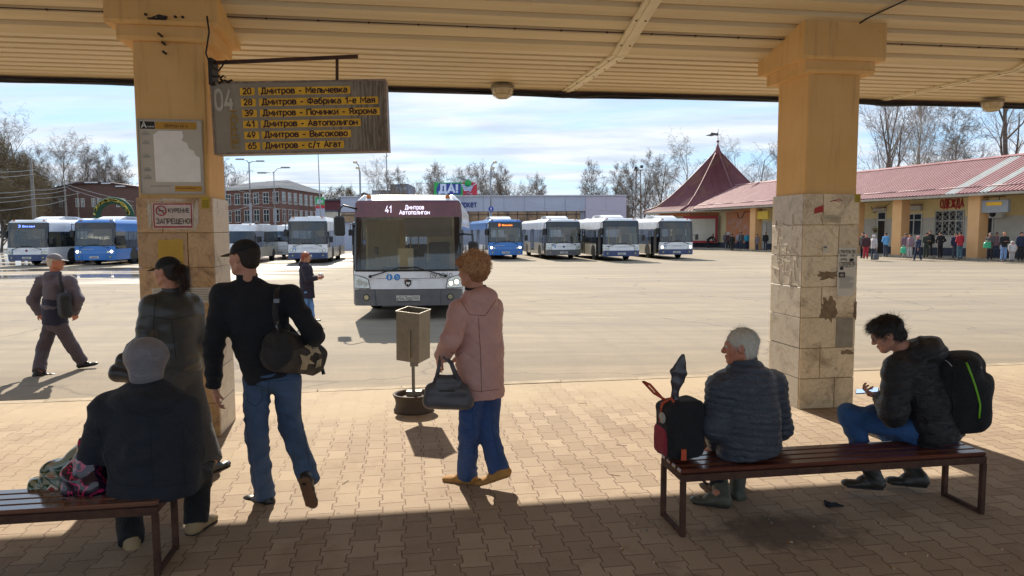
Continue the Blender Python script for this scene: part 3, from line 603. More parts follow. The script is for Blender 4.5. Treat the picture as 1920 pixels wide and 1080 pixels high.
def plaster():
    m, t, b = new_mat('yellow_plaster'); P = nd(t, 'ShaderNodeTexCoord').outputs['Object']
    n = nd(t, 'ShaderNodeTexNoise', {'Vector': P, 'Scale': 1.6, 'Detail': 7.0, 'Roughness': .6}).outputs[0]
    c = ramp(t, n, [(.3, 'cfa260'), (.7, 'deb374')])
    st = nd(t, 'ShaderNodeTexNoise', {'Vector': nd(t, 'ShaderNodeMapping', {'Vector': P, 'Scale': (7, 7, .45)}).outputs[0], 'Scale': 1.5, 'Detail': 8.0, 'Roughness': .7}).outputs[0]
    c = mixc(t, ramp(t, st, [(.54, 0.0), (.74, .5)]), c, srgb('9a7340'))
    pk = nd(t, 'ShaderNodeTexNoise', {'Vector': P, 'Scale': 17.0, 'Detail': 8.0, 'Roughness': .75}).outputs[0]
    c = mixc(t, ramp(t, pk, [(.66, 0.0), (.70, .8)]), c, srgb('7d6647'))
    t.links.new(c, b.inputs['Base Color']); b.inputs['Roughness'].default_value = .75
    t.links.new(nd(t, 'ShaderNodeBump', {'Height': pk, 'Strength': .25, 'Distance': .008}).outputs[0], b.inputs['Normal']); return m
M_YEL = plaster()
M_YEL2 = M_YEL
M_CEM = mat('cement', '8d8473', .9, var=.2, vs=9, bump=.5, bs=50)
def column(u0, u1, label, seed, clad=2.28, front=True, dz=0.0, mm=None):
    rr = random.Random(seed); cx, cy = (u0 + u1) / 2, (V_C0 + V_C1) / 2; hw = (u1 - u0) / 2; hd = (V_C1 - V_C0) / 2
    t_ = thing('column', label, 'column', uv(cx, cy, 0), ANG)
    sh = MB(); sh.box(-hw + .022, -hd + .022, 0, hw - .022, hd - .022, 3.80, b=.012)
    sh.build('shaft', M_YEL, t_)
    # capital: two steps growing towards the roof, the top cut to the slope of the ceiling
    cp = MB()
    for e, z0 in ((.07, 3.53 + dz), (.14, 3.65 + dz)):
        w_, d0 = hw + e, hd + e; zf = 3.79 + .2515 * (7.52 - (cy - d0)) + .02; zb = 3.83
        kk = 7.52 - cy
        poly = [(-d0, z0), (d0, z0), (d0, 3.80 + (.02 if d0 > kk else 0)), (min(kk, d0), 3.805), (-d0, zf)]
        cp.prism(poly, 'x', -w_, w_)
        cp.prism([(-d0 - .004, z0 - .0), (d0 + .004, z0), (d0 - .02, z0 - .03), (-d0 + .02, z0 - .03)], 'x', -w_ - .004, w_ + .004)
    cp.build('capital', M_YEL, t_)
    tl = MB(); g_ = .003; T_ = .02
    rows = 7; hgt = clad / rows
    for r_ in range(rows):
        z0, z1 = r_ * hgt + g_, (r_ + 1) * hgt - g_
        for face in range(4):
            f = rr.choice([.34, .36, .64, .66]) if face % 2 == 0 else None
            W_ = hw if face % 2 == 0 else hd; D_ = hd if face % 2 == 0 else hw
            spans = [(-W_, W_)] if f is None or rr.random() < .05 else [(-W_, -W_ + 2 * W_ * f), (-W_ + 2 * W_ * f, W_)]
            for a0, a1 in spans:
                a0 += g_; a1 -= g_; mi = 1 if face in (1, 3) else 0
                dd = D_ + rr.uniform(0, .004)
                if face == 0: tl.box(a0, -dd, z0, a1, -D_ + T_, z1, (2 if (not front and False) else 0), b=.003)
                elif face == 2: tl.box(a0, D_ - T_, z0, a1, dd, z1, 0, b=.003)
                elif face == 1: tl.box(D_ - T_, a0 + T_, z0, dd, a1 - T_, z1, 1, b=.003)
                else: tl.box(-dd, a0 + T_, z0, -D_ + T_, a1 - T_, z1, 1, b=.003)
    tl.build('cladding', [mm or M_MARB, M_MARBG], t_)
    return t_, hw, hd
cl, lhw, lhd = column(*U_L, 'yellow plastered column at the left, its lower half clad in marble, carrying the route board', 3, 2.22, dz=.09, mm=M_MARBB)
cR, rhw, rhd = column(*U_R, 'yellow plastered column at the right behind the young man, marble lower half with torn notices', 5, 2.28)
column(-8.83, -8.18, 'yellow column standing beyond the left edge of the platform view', 8)
column(10.65, 11.3, 'yellow column standing beyond the right edge of the platform view', 9)
# repairs and stains on the columns
pm = MB(); pm.box(.085, -rhd - .008, .655, .285, -rhd + .01, .965, b=.003)
pm.build('cement_patch', M_CEM, cR)
st = MB(); rr = random.Random(4)
def ragged(cx, cz, w_, h_, n=22, r=.25, seed=1):
    q = random.Random(seed); out_ = []
    for i in range(n):
        a = 2 * math.pi * i / n; sx, sz = math.cos(a), math.sin(a); k_ = 1 / max(abs(sx), abs(sz)) * (1 - r * q.random())
        out_.append((cx + sx * k_ * w_ / 2, cz + sz * k_ * h_ / 2))
    return out_
def sheet(mb, poly, y0, y1, mi=0): mb.prism(poly, 'y', y0, y1, mi)
M_STAIN = mat('brown_grime', '6e5b45', .9, var=.4, vs=14, dirt=('9b8260', .9, 12))
sheet(st, ragged(-.01, 1.06, .22, .30, 26, .5, 3), -rhd - .0065, -rhd)
sheet(st, ragged(-.02, 1.42, .26, .10, 22, .6, 7), -rhd - .0065, -rhd)
sheet(st, ragged(.22, .60, .18, .06, 18, .6, 8), -rhd - .0065, -rhd)
sheet(st, ragged(.30, 1.05, .04, .24, 18, .5, 9), -rhd - .0065, -rhd)
st.build('stain', M_STAIN, cR)
M_GLUE = mat('glue_remnants', 'c9bfae', .35, var=.25, vs=20)
gl = MB(); q = random.Random(12)
for i in range(46):
    cy_ = q.uniform(-.22, .24); cz = q.choice([q.uniform(1.35, 1.85), q.uniform(1.3, 2.0)])
    L = q.uniform(.02, .10); a = q.choice([0, math.pi / 2]) + q.uniform(-.3, .3); wd = q.uniform(.003, .010)
    dx, dz = math.cos(a) * L, math.sin(a) * L; nx, nz = -math.sin(a) * wd, math.cos(a) * wd
    poly = [(cy_ - dx + nx, cz - dz + nz), (cy_ + q.uniform(-.01, .01), cz + wd), (cy_ + dx + nx, cz + dz + nz), (cy_ + dx - nx, cz + dz - nz), (cy_ - dx - nx, cz - dz - nz)]
    gl.prism(poly, 'x', -rhw - .008 - q.uniform(0, .004), -rhw)
gl.build('glue_trace', M_GLUE, cR)
# notices on the right column
M_PAPER = mat('paper', 'c9c2b2', .8, var=.08); M_INK = mat('black_ink', '231f1e', .7); M_PAPG = mat('stained_paper', 'b8a888', .8, var=.2, vs=10)
def notice(name, label, par, poly, m, y, texts=(), bars=(), tint=None):
    b_ = MB(); sheet(b_, poly, y - .003, y); o_ = b_.build(name, m); o_.parent = par; return o_
def rect(x0, z0, x1, z1, sk=0.0): return [(x0, z0), (x1, z0 + sk), (x1, z1 + sk), (x0, z1)]
# things glued to a column are their own top-level objects, placed through the column's matrix
def stick(col, name, label, cat, poly, m, y, extras=(), texts=(), group=None):
    t_ = thing(name, label, cat, col.location, ANG, group)
    b_ = MB(); sheet(b_, poly, y - .003, y - .0002); b_.build('sheet', m, t_)
    if extras:
        e_ = MB()
        for i, (poly2, mi) in enumerate(extras): e_.prism(poly2, 'y', y - .0045 - .0002 * i, y - .0031, mi)
        e_.build('print', [M_INK, mat('red_ink', '9d2f2f', .6), mat('yellow_ink', 'c9a02a', .6), mat('grey_ink', '8a8478', .7), mat('white_ink', 'd9d6ce', .6), mat('amber_ink', 'b98a26', .6)], t_)
    for tx, x, z, sz, wdt, mm in texts:
        text_obj('lettering', tx, (x, y - .0065, z), sz, mm, t_, width=wdt, bold=.0002)
    return t_
ry = -rhd - .006
q = random.Random(5); ex = []
for i in range(12): ex.append((rect(.105, 1.285 + i * .011, .105 + q.uniform(.11, .17), 1.289 + i * .011), 3))
ex += [(ragged(.125, 1.495, .05, .04, 12, .4, 2), 0), (rect(.095, 1.40, .165, 1.455), 0), (rect(.105, 1.41, .15, 1.44), 3), (ragged(.235, 1.585, .06, .04, 9, .3, 5), 0)]
stick(cR, 'notice', 'white building-work flyer with two large headings glued on the right column', 'notice', [(.075, 1.25), (.10, 1.20), (.26, 1.205), (.27, 1.25), (.295, 1.26), (.29, 1.71), (.085, 1.715)], M_PAPER, ry, ex,
      [('СТРОИТЕЛЬСТВО', .09, 1.655, .045, .19, M_INK), ('РЕМОНТ', .10, 1.62, .03, .085, M_INK), ('КРЫШ', .11, 1.58, .03, .07, M_INK), ('АГ', .235, 1.62, .03, .03, M_INK), ('СТРОИТЕЛЬСТВО', .095, 1.53, .045, .185, M_INK), ('8 905 500-26-77', .10, 1.508, .02, .16, M_INK)])
stick(cR, 'paper_scrap', 'torn beige notice glued under the top tile row of the right column', 'notice', [(-.115, 1.99), (.10, 1.97), (.105, 2.04), (.0, 2.06), (-.115, 2.055)], M_PAPG, ry, [(rect(-.10, 2.03, .05, 2.034), 3), (rect(-.10, 2.015, .07, 2.019), 3)])
stick(cR, 'paper_scrap', 'small white paper scrap on the right column above the middle', 'notice', rect(-.095, 1.66, -.045, 1.74), M_PAPER, ry, [(rect(-.088, 1.715, -.052, 1.728), 0), (rect(-.088, 1.70, -.055, 1.704), 3)])
stick(cR, 'sticker', 'crumpled red sticker near the top of the marble on the right column', 'sticker', [(-.205, 2.07), (-.10, 2.09), (-.105, 2.16), (-.20, 2.13)], mat('red_sticker', 'a5302a', .7, var=.2), ry)
stick(cR, 'sticker', 'yellow printed label on the upper right corner tile of the right column', 'sticker', rect(.255, 2.19, .318, 2.275), mat('yellow_sticker', 'b69a1e', .7), ry, [(rect(.262, 2.20 + i * .014, .31, 2.203 + i * .014), 0) for i in range(5)])
gr = MB(); gr.tube([(-.03, ry, 2.195), (.02, ry - .002, 2.21), (.08, ry - .002, 2.225), (.12, ry, 2.21), (.08, ry, 2.20), (.02, ry, 2.205)], .004, 5)
gr.build('paint_scribble', mat('red_ink', '9d2f2f'), cR)
# things on the left column
ly = -lhd - .004; M_PLEX = mat('poster_grey', 'bcb2a2', .5, var=.08)
ex = [(rect(-.262, 2.83, -.14, 2.895), 0), (rect(-.135, 2.83, .215, 2.895), 5), (rect(-.20, 2.325, -.005, 2.328), 3), (rect(-.20, 2.315, -.03, 2.318), 3), (rect(.01, 2.275, .24, 2.325), 5)]
for z_ in (2.80, 2.72, 2.60, 2.48, 2.41): ex += [(rect(-.235, z_, -.20, z_ + .005), 3), (rect(-.25, z_ - .014, -.185, z_ - .010), 3), (rect(-.245, z_ - .024, -.19, z_ - .020), 3)]
BR = [(-.15, 2.36), (-.155, 2.78), (-.125, 2.80), (-.11, 2.815), (.09, 2.815), (.10, 2.77), (.085, 2.73), (.13, 2.71), (.145, 2.66), (.185, 2.64), (.20, 2.60), (.235, 2.58), (.235, 2.36)]
ly0 = -lhd + .018
ps = stick(cl, 'timetable_board', 'framed timetable board with a faded white sheet fixed high on the left column', 'timetable', rect(-.275, 2.262, .255, 2.905), M_PLEX, ly0, ex,
      [('А', -.255, 2.84, .07, .05, mat('white_ink', 'd9d6ce', .6)), ('втовокзал', -.20, 2.845, .018, .055, mat('white_ink', 'd9d6ce', .6)), ('ПЕРРОН № 4', -.06, 2.848, .03, .20, mat('brown_ink', '6b3a16', .6)), ('Расписание движения', .02, 2.30, .016, .17, mat('brown_ink', '6b3a16', .6))])
b_ = MB(); sheet(b_, BR, ly0 - .007, ly0 - .0048); b_.build('faded_sheet', mat('bleached_paper', 'ece8e0', .6, var=.06, vs=7), ps)
fr = MB(); T_ = .012
for x0, z0, x1, z1 in ((-.285, 2.25, .265, 2.262), (-.285, 2.905, .265, 2.917), (-.285, 2.262, -.275, 2.905), (.255, 2.262, .265, 2.905)): fr.box(x0, ly0 - .014, z0, x1, ly0, z1)
fr.build('frame', mat('silver_frame', 'a59a86', .4), ps)
M_TAPE = mat('clear_tape', 'b9a98e', .25, var=.2, vs=25)
tp = stick(cl, 'smoking_ban_notice', 'crumpled red-bordered no smoking notice taped on the left column', 'notice', [(-.185, 1.94), (.155, 1.935), (.165, 2.165), (-.19, 2.175)], mat('pinkish_paper', 'c8b7ac', .5, var=.15, vs=22), ly,
      [(rect(-.175, 2.155, .152, 2.166), 1), (rect(-.175, 1.947, .15, 1.962), 1), (rect(-.178, 1.962, -.168, 2.155), 1), (rect(.143, 1.962, .152, 2.155), 1)],
      [('КУРЕНИЕ', -.05, 2.085, .05, .18, mat('grey_print', '4a4038', .7)), ('ЗАПРЕЩЕНО!', -.155, 1.985, .062, .30, mat('grey_print', '4a4038', .7))])
rg = MB(); pts = [(-.11 + .042 * math.cos(a), ly - .006, 2.10 + .042 * math.sin(a)) for a in np.linspace(0, 2 * math.pi, 20)]
rg.tube(pts, .005, 5); rg.tube([(-.14, ly - .006, 2.13), (-.08, ly - .006, 2.07)], .005, 5); rg.tube([(-.135, ly - .006, 2.10), (-.085, ly - .006, 2.10)], .004, 5, 1)
rg.build('ban_sign', [mat('red_ink', '9d2f2f'), M_INK], tp)
tq = MB(); sheet(tq, ragged(-.21, 2.06, .045, .30, 20, .5, 3), ly - .0025, ly); sheet(tq, ragged(.185, 2.05, .05, .30, 20, .5, 4), ly - .0025, ly); sheet(tq, ragged(-.02, 2.20, .30, .035, 20, .5, 5), ly - .0025, ly)
tq.build('tape', M_TAPE, tp)
stick(cl, 'notice', 'plain yellow sheet with a torn top taped below the smoking ban on the left column', 'notice', [(-.155, 1.46), (.06, 1.455), (.065, 1.84), (.0, 1.845), (-.06, 1.838), (-.15, 1.842)], mat('yellow_paper', 'bd9a3c', .7, var=.1, vs=3), ly,
      [(rect(-.13, 1.80 - i * .03, .04, 1.802 - i * .03), 5) for i in range(8)])
stick(cl, 'sticker', 'small yellow label at the right edge of the left column', 'sticker', rect(.235, 2.12, .305, 2.22), mat('yellow_sticker', 'b69a1e'), ly, [(rect(.242, 2.135 + i * .014, .296, 2.138 + i * .014), 0) for i in range(5)])
stick(cl, 'notice', 'white printed notice on the left column hidden partly by the woman in the cap', 'notice', rect(-.22, 1.26, .30, 1.40), M_PAPER, ly, [(rect(-.2, 1.38 - i * .016, .27, 1.385 - i * .016), 3) for i in range(7)])
# old bolts and a torn bracket on the capital of the left column
bk = MB(); yy = -lhd - .165
bk.box(-.10, yy - .012, 3.735, .05, yy, 3.752); bk.box(-.02, yy - .03, 3.75, .06, yy, 3.766); bk.tube([(-.08, yy - .02, 3.74), (.0, yy - .03, 3.77), (.05, yy - .02, 3.76)], .006, 5)
for x_, z_ in ((-.02, 3.62), (-.02, 3.57), (-.015, 3.49), (.12, 3.77), (.18, 3.77), (-.12, 3.78)): bk.box(x_ - .008, yy + (0 if z_ > 3.6 else .09) - .006, z_ - .008, x_ + .008, yy + .17, z_ + .008)
bk.build('broken_bracket', mat('black_rust', '1b1512', .5, var=.4), cl)

# route board -------------------------------------------------------
sx0, sx1 = -2.72, -1.13; SY = 6.42
p0 = W(403, 155, SY); p1 = W(727, 150, SY); p2 = W(403, 289, SY)
BW = p1[0] - p0[0]; BH = p0[2] - p2[2]
TB = Matrix.Translation((p2[0], SY, p2[2])) @ Matrix.Rotation(R(2.5), 4, 'Z') @ Matrix.Rotation(R(-1.25), 4, 'Y')
def board_mat():
    m, t, b = new_mat('weathered_board'); P = nd(t, 'ShaderNodeTexCoord').outputs['Object']
    n = nd(t, 'ShaderNodeTexNoise', {'Vector': P, 'Scale': 3.0, 'Detail': 8.0, 'Roughness': .65}).outputs[0]
    c = ramp(t, n, [(0.3, '857a68'), (0.7, '968b79')])
    st = nd(t, 'ShaderNodeTexNoise', {'Vector': nd(t, 'ShaderNodeMapping', {'Vector': P, 'Scale': (34, 1, 2.2)}).outputs[0], 'Scale': 1.6, 'Detail': 8.0, 'Roughness': .7}).outputs[0]
    sx = nd(t, 'ShaderNodeSeparateXYZ', {0: P}).outputs[0]
    gr_ = nd(t, 'ShaderNodeMapRange', {0: sx, 1: .7, 2: 1.55, 3: -.16, 4: .12}).outputs[0]
    f = nd(t, 'ShaderNodeMath', {0: st, 1: gr_}, operation='ADD').outputs[0]
    c = mixc(t, ramp(t, f, [(0.50, 0.0), (0.62, .75)]), c, srgb('4a3522'))
    c = mixc(t, ramp(t, f, [(0.66, 0.0), (0.72, .8)]), c, srgb('97876c'))
    t.links.new(c, b.inputs['Base Color']); b.inputs['Roughness'].default_value = .6; return m
M_BOARD = board_mat()
sg = thing('route_board', 'hanging grey route board with six yellow route strips beside the left column', 'sign'); sg.matrix_world = TB
bx = MB(); bx.box(0, 0, 0, BW, .15, BH, b=.006); bx.build('panel', M_BOARD, sg)
ed = MB(); e = .012
for x0, z0, x1, z1 in ((-.004, -.006, BW + .01, .010), (-.004, BH - .012, BW + .01, BH + .006), (BW - .012, .010, BW + .01, BH - .012), (-.006, .01, .012, BH - .012)): ed.box(x0, -.006, z0, x1, .156, z1)
ed.build('frame', mat('board_frame', '8f7b66', .5, var=.3, vs=20, dirt=('4b3425', .8, 12)), sg)
M_STRIP = mat('yellow_strip', 'e9b422', .55, var=.12, vs=9, dirt=('a87418', .5, 8)); M_SIGNINK = mat('maroon_ink', '3a1417', .6)
def zx(X): return (X - 90) / 1670 * BW            # measured on an enlarged view of the board
def zz(Y_): return BH - (Y_ - 190) / 665 * BH
rows = [('20', 'Дмитров – Мельчевка', 255, 390, 1425, 22), ('28', 'Дмитров – Фабрика 1-е Мая', 350, 400, 1690, 122), ('39', 'Дмитров – Починки – Яхрома', 452, 405, 1700, 124), ('41', 'Дмитров – Автополигон', 555, 420, 1512, 0), ('49', 'Дмитров – Высоково', 655, 422, 1412, 0), ('65', 'Дмитров – с/т Агат', 760, 425, 1340, 0)]
ystart = [262, 362, 462, 563, 665, 762]
strips = MB()
for i, (n_, tx, _, _, xe, _) in enumerate(rows):
    k_ = i / 5.; z1 = BH - .051 - i * .096; z0 = z1 - .066
    for (a, b2) in ((zx(365 + 42 * k_ - 20 * k_), zx(505 + 25 * k_)), (zx(540 + 12 * k_), zx(xe))):
        strips.prism([(a, z0), (b2 - .006, z0), (b2, z0 + .008), (b2, z1 - .008), (b2 - .006, z1), (a, z1)], 'y', -.005, -.001)
    wn_ = zx(475 + 22 * k_) - zx(388 + 22 * k_)
    text_obj('route_number', n_, (zx(388 + 22 * k_), -.0065, z0 + .013), (.068), M_SIGNINK, sg, width=wn_, bold=.0018)
    text_obj('route_name', tx, (zx(562 + 14 * k_), -.0065, z0 + .013), (.068), M_SIGNINK, sg, width=zx(xe - 28) - zx(562 + 14 * k_), bold=.0018)
strips.build('route_strip', M_STRIP, sg)
M_FADE = mat('faded_white', 'b5ad9d', .7, var=.2, vs=14); M_FADEY = mat('faded_yellow', '97762c', .7, var=.3, vs=30)
text_obj('platform_number', '04', (zx(115), -.0065, BH - .235), .235, M_FADE, sg, width=.165, bold=.003)
vs, fs = text_mesh('ПЕРРОН', .085, .001); w0 = max(v[0] for v in vs)
mesh_obj('faded_lettering', [(zx(325) - v[2], -.0065, .05 + v[0] * .33 / w0) for v in vs], fs, M_FADEY, sg)
# bracket arm and hanger that carry the board
br = thing('sign_bracket', 'rusty steel arm reaching from the left column above the route board', 'bracket')
q = MB(); a = W(398, 118, 6.45); b2 = W(671, 106, 6.45); h0 = W(632, 108, 6.47); h1 = W(632, 151, 6.47)
q.tube([a, b2], .021, 4, sm=False); q.build('arm', M_RUST, br)
q = MB(); q.tube([h0, h1], .016, 4, sm=False); q.build('hanger', M_RUST, br)
q = MB(); c0 = W(397, 112, 6.44); 
for (x0, y0, x1, y1) in ((393, 110, 402, 160),): 
    A_ = W(x0, y0, 6.40); B_ = W(x1, y1, 6.40); q.box(A_[0], 6.36, B_[2], B_[0], 6.5, A_[2])
q.tube([W(388, 30, 6.35), W(392, 60, 6.36), W(386, 100, 6.36), W(396, 125, 6.36), W(410, 133, 6.38), W(425, 112, 6.40)], .008, 5)
rr = random.Random(2)
for i in range(9):
    p_ = W(402 + rr.uniform(-4, 30), 150 + rr.uniform(-10, 6), 6.42); q.ell = None
    q.tube([p_, p_ + np.array([rr.uniform(-.05, .05), rr.uniform(-.03, .03), rr.uniform(-.03, .03)])], rr.uniform(.005, .012), 5)
q.build('wall_plate', mat('black_rust', '1b1512'), br)

# bulkhead lamps ----------------------------------------------------
def bulkhead(px, py, dist, label):
    p_ = W(px, py, dist); t_ = thing('bulkhead_lamp', label, 'lamp', (p_[0], p_[1], 3.815), 0, 'bulkhead lamps on the canopy')
    b_ = MB(); b_.lathe([(.155, .0), (.155, -.035), (.14, -.05)], n=24); b_.build('base', mat('lamp_base', '80735c', .6, var=.2), t_)
    d_ = MB(); d_.lathe([(.138, -.05), (.132, -.09), (.11, -.13), (.07, -.155), (.0, -.165)], n=24, cap=False); d_.build('glass', mat('frosted_glass', 'b3a27c', .35, coat=.4), t_)
    g_ = MB(); R_ = [(.142, -.05), (.137, -.092), (.115, -.134), (.073, -.160), (0, -.171)]
    for a in range(4):
        th = a * math.pi / 4; pts = [(math.cos(th) * r_, math.sin(th) * r_, z_) for r_, z_ in R_] + [(-math.cos(th) * r_, -math.sin(th) * r_, z_) for r_, z_ in R_[-2::-1]]
        g_.tube(pts, .004, 5)
    for r_, z_ in ((.142, -.05), (.120, -.128)):
        g_.tube([(math.cos(x) * r_, math.sin(x) * r_, z_) for x in np.linspace(0, 2 * math.pi, 25)], .0045, 5)
    g_.build('guard', mat('guard_wire', 'c4b28a', .5), t_)
bulkhead(942, 150, 9.55, 'caged bulkhead lamp on the ceiling near the middle of the eaves')
bulkhead(1862, 170, 10.75, 'caged bulkhead lamp on the ceiling at the far right')
# ---------------------------------------------------------------- buses
def glass_mat(name, tint, clear, rough=0.02):
    m = bpy.data.materials.new(name); m.use_nodes = True; t = m.node_tree; t.nodes.clear()
    o = nd(t, 'ShaderNodeOutputMaterial'); tr = nd(t, 'ShaderNodeBsdfTransparent', {'Color': srgb(clear)})
    gl = nd(t, 'ShaderNodeBsdfGlossy', {'Color': (1, 1, 1, 1), 'Roughness': rough}); df = nd(t, 'ShaderNodeBsdfDiffuse', {'Color': srgb(tint)})
    fr_ = nd(t, 'ShaderNodeFresnel', {'IOR': 1.52})
    fa_ = nd(t, 'ShaderNodeMath', {0: fr_.outputs[0], 1: 1.5}, operation='MULTIPLY'); fa_.use_clamp = True
    a = nd(t, 'ShaderNodeMixShader', {0: 0.12, 1: tr.outputs[0], 2: df.outputs[0]})
    b = nd(t, 'ShaderNodeMixShader', {0: fa_.outputs[0], 1: a.outputs[0], 2: gl.outputs[0]})
    t.links.new(b.outputs[0], o.inputs[0]); MATS[name] = m; return m
M_WIND = glass_mat('windscreen_glass', '9a9c98', 'eef0ea'); M_WTINT = glass_mat('tinted_glass', '5c6266', 'ccd2d2'); M_WBLUE = glass_mat('blue_reflecting_glass', '24486e', '5c7f9c')
M_BLKGL = mat('black_glass', '15161a', .08, var=.05, coat=.6); M_ROOFREFL = mat('roof_reflection_glass', '5b1d27', .12, var=.25, vs=5, coat=.6)  # maroon display colour imitates a red roof reflected in dark glass
M_BWHITE = mat('bus_white', 'e0e2e6', .35, var=.05, coat=.4, dirt=('9a958c', .45, 1.3)); M_BGREY = mat('bumper_grey', '5c6068', .5, var=.1, dirt=('7d766b', .5, 3))
M_BBLUE = mat('bus_blue', '1d6fc0', .3, var=.05, coat=.5, dirt=('4a6f95', .35, 1.5)); M_BNAVY = mat('bus_navy', '2c4373', .4, var=.08, coat=.3, dirt=('5b6272', .4, 2))
M_BCREAM = mat('bus_side_cream', 'b9b4a6', .4, var=.06, coat=.3, dirt=('8f8675', .6, 1.2)); M_RUBBER = mat('tyre_rubber', '1b1b1c', .85, var=.2, bump=.2)
M_BLK = mat('black_plastic', '17181a', .45, var=.1); M_RIM = mat('steel_rim', '8d8f90', .4, metal=.5, var=.15); M_CHROME = mat('headlamp_reflector', 'c8c6bd', .12, metal=.8, var=.2, vs=20)
M_LAMPGL = glass_mat('lamp_glass', 'd8d4c8', 'f2efe6'); M_LAMPON = mat('lit_headlamp', 'f4efdc', .3, emit='fff3d8', es=3.5); M_PLATE = mat('plate_white', 'cfcdc8', .5, var=.03)
M_SEAT = mat('bus_seat', '39404e', .8, var=.2, vs=8); M_POLE = mat('handrail', 'c9a83c', .4); M_INT = mat('bus_interior', '9c937f', .7, var=.1); M_IFLOOR = mat('bus_floor', '4c4844', .8)
M_LEDW = mat('led_white', 'dfe2ff', .5, emit='e4d4e8', es=.55); M_LEDO = mat('led_orange', 'ff8a2a', .5, emit='ff7a20', es=1.6); M_LEDB = mat('led_blue', '6a86ff', .5, emit='6f8cff', es=1.5)
M_STICKB = mat('blue_sticker', '2f7fc4', .4); M_FABRIC = mat('sun_blind', '6a6258', .8, var=.1); M_CREAMCUR = mat('cream_panel', 'd3c6a2', .8, var=.08)

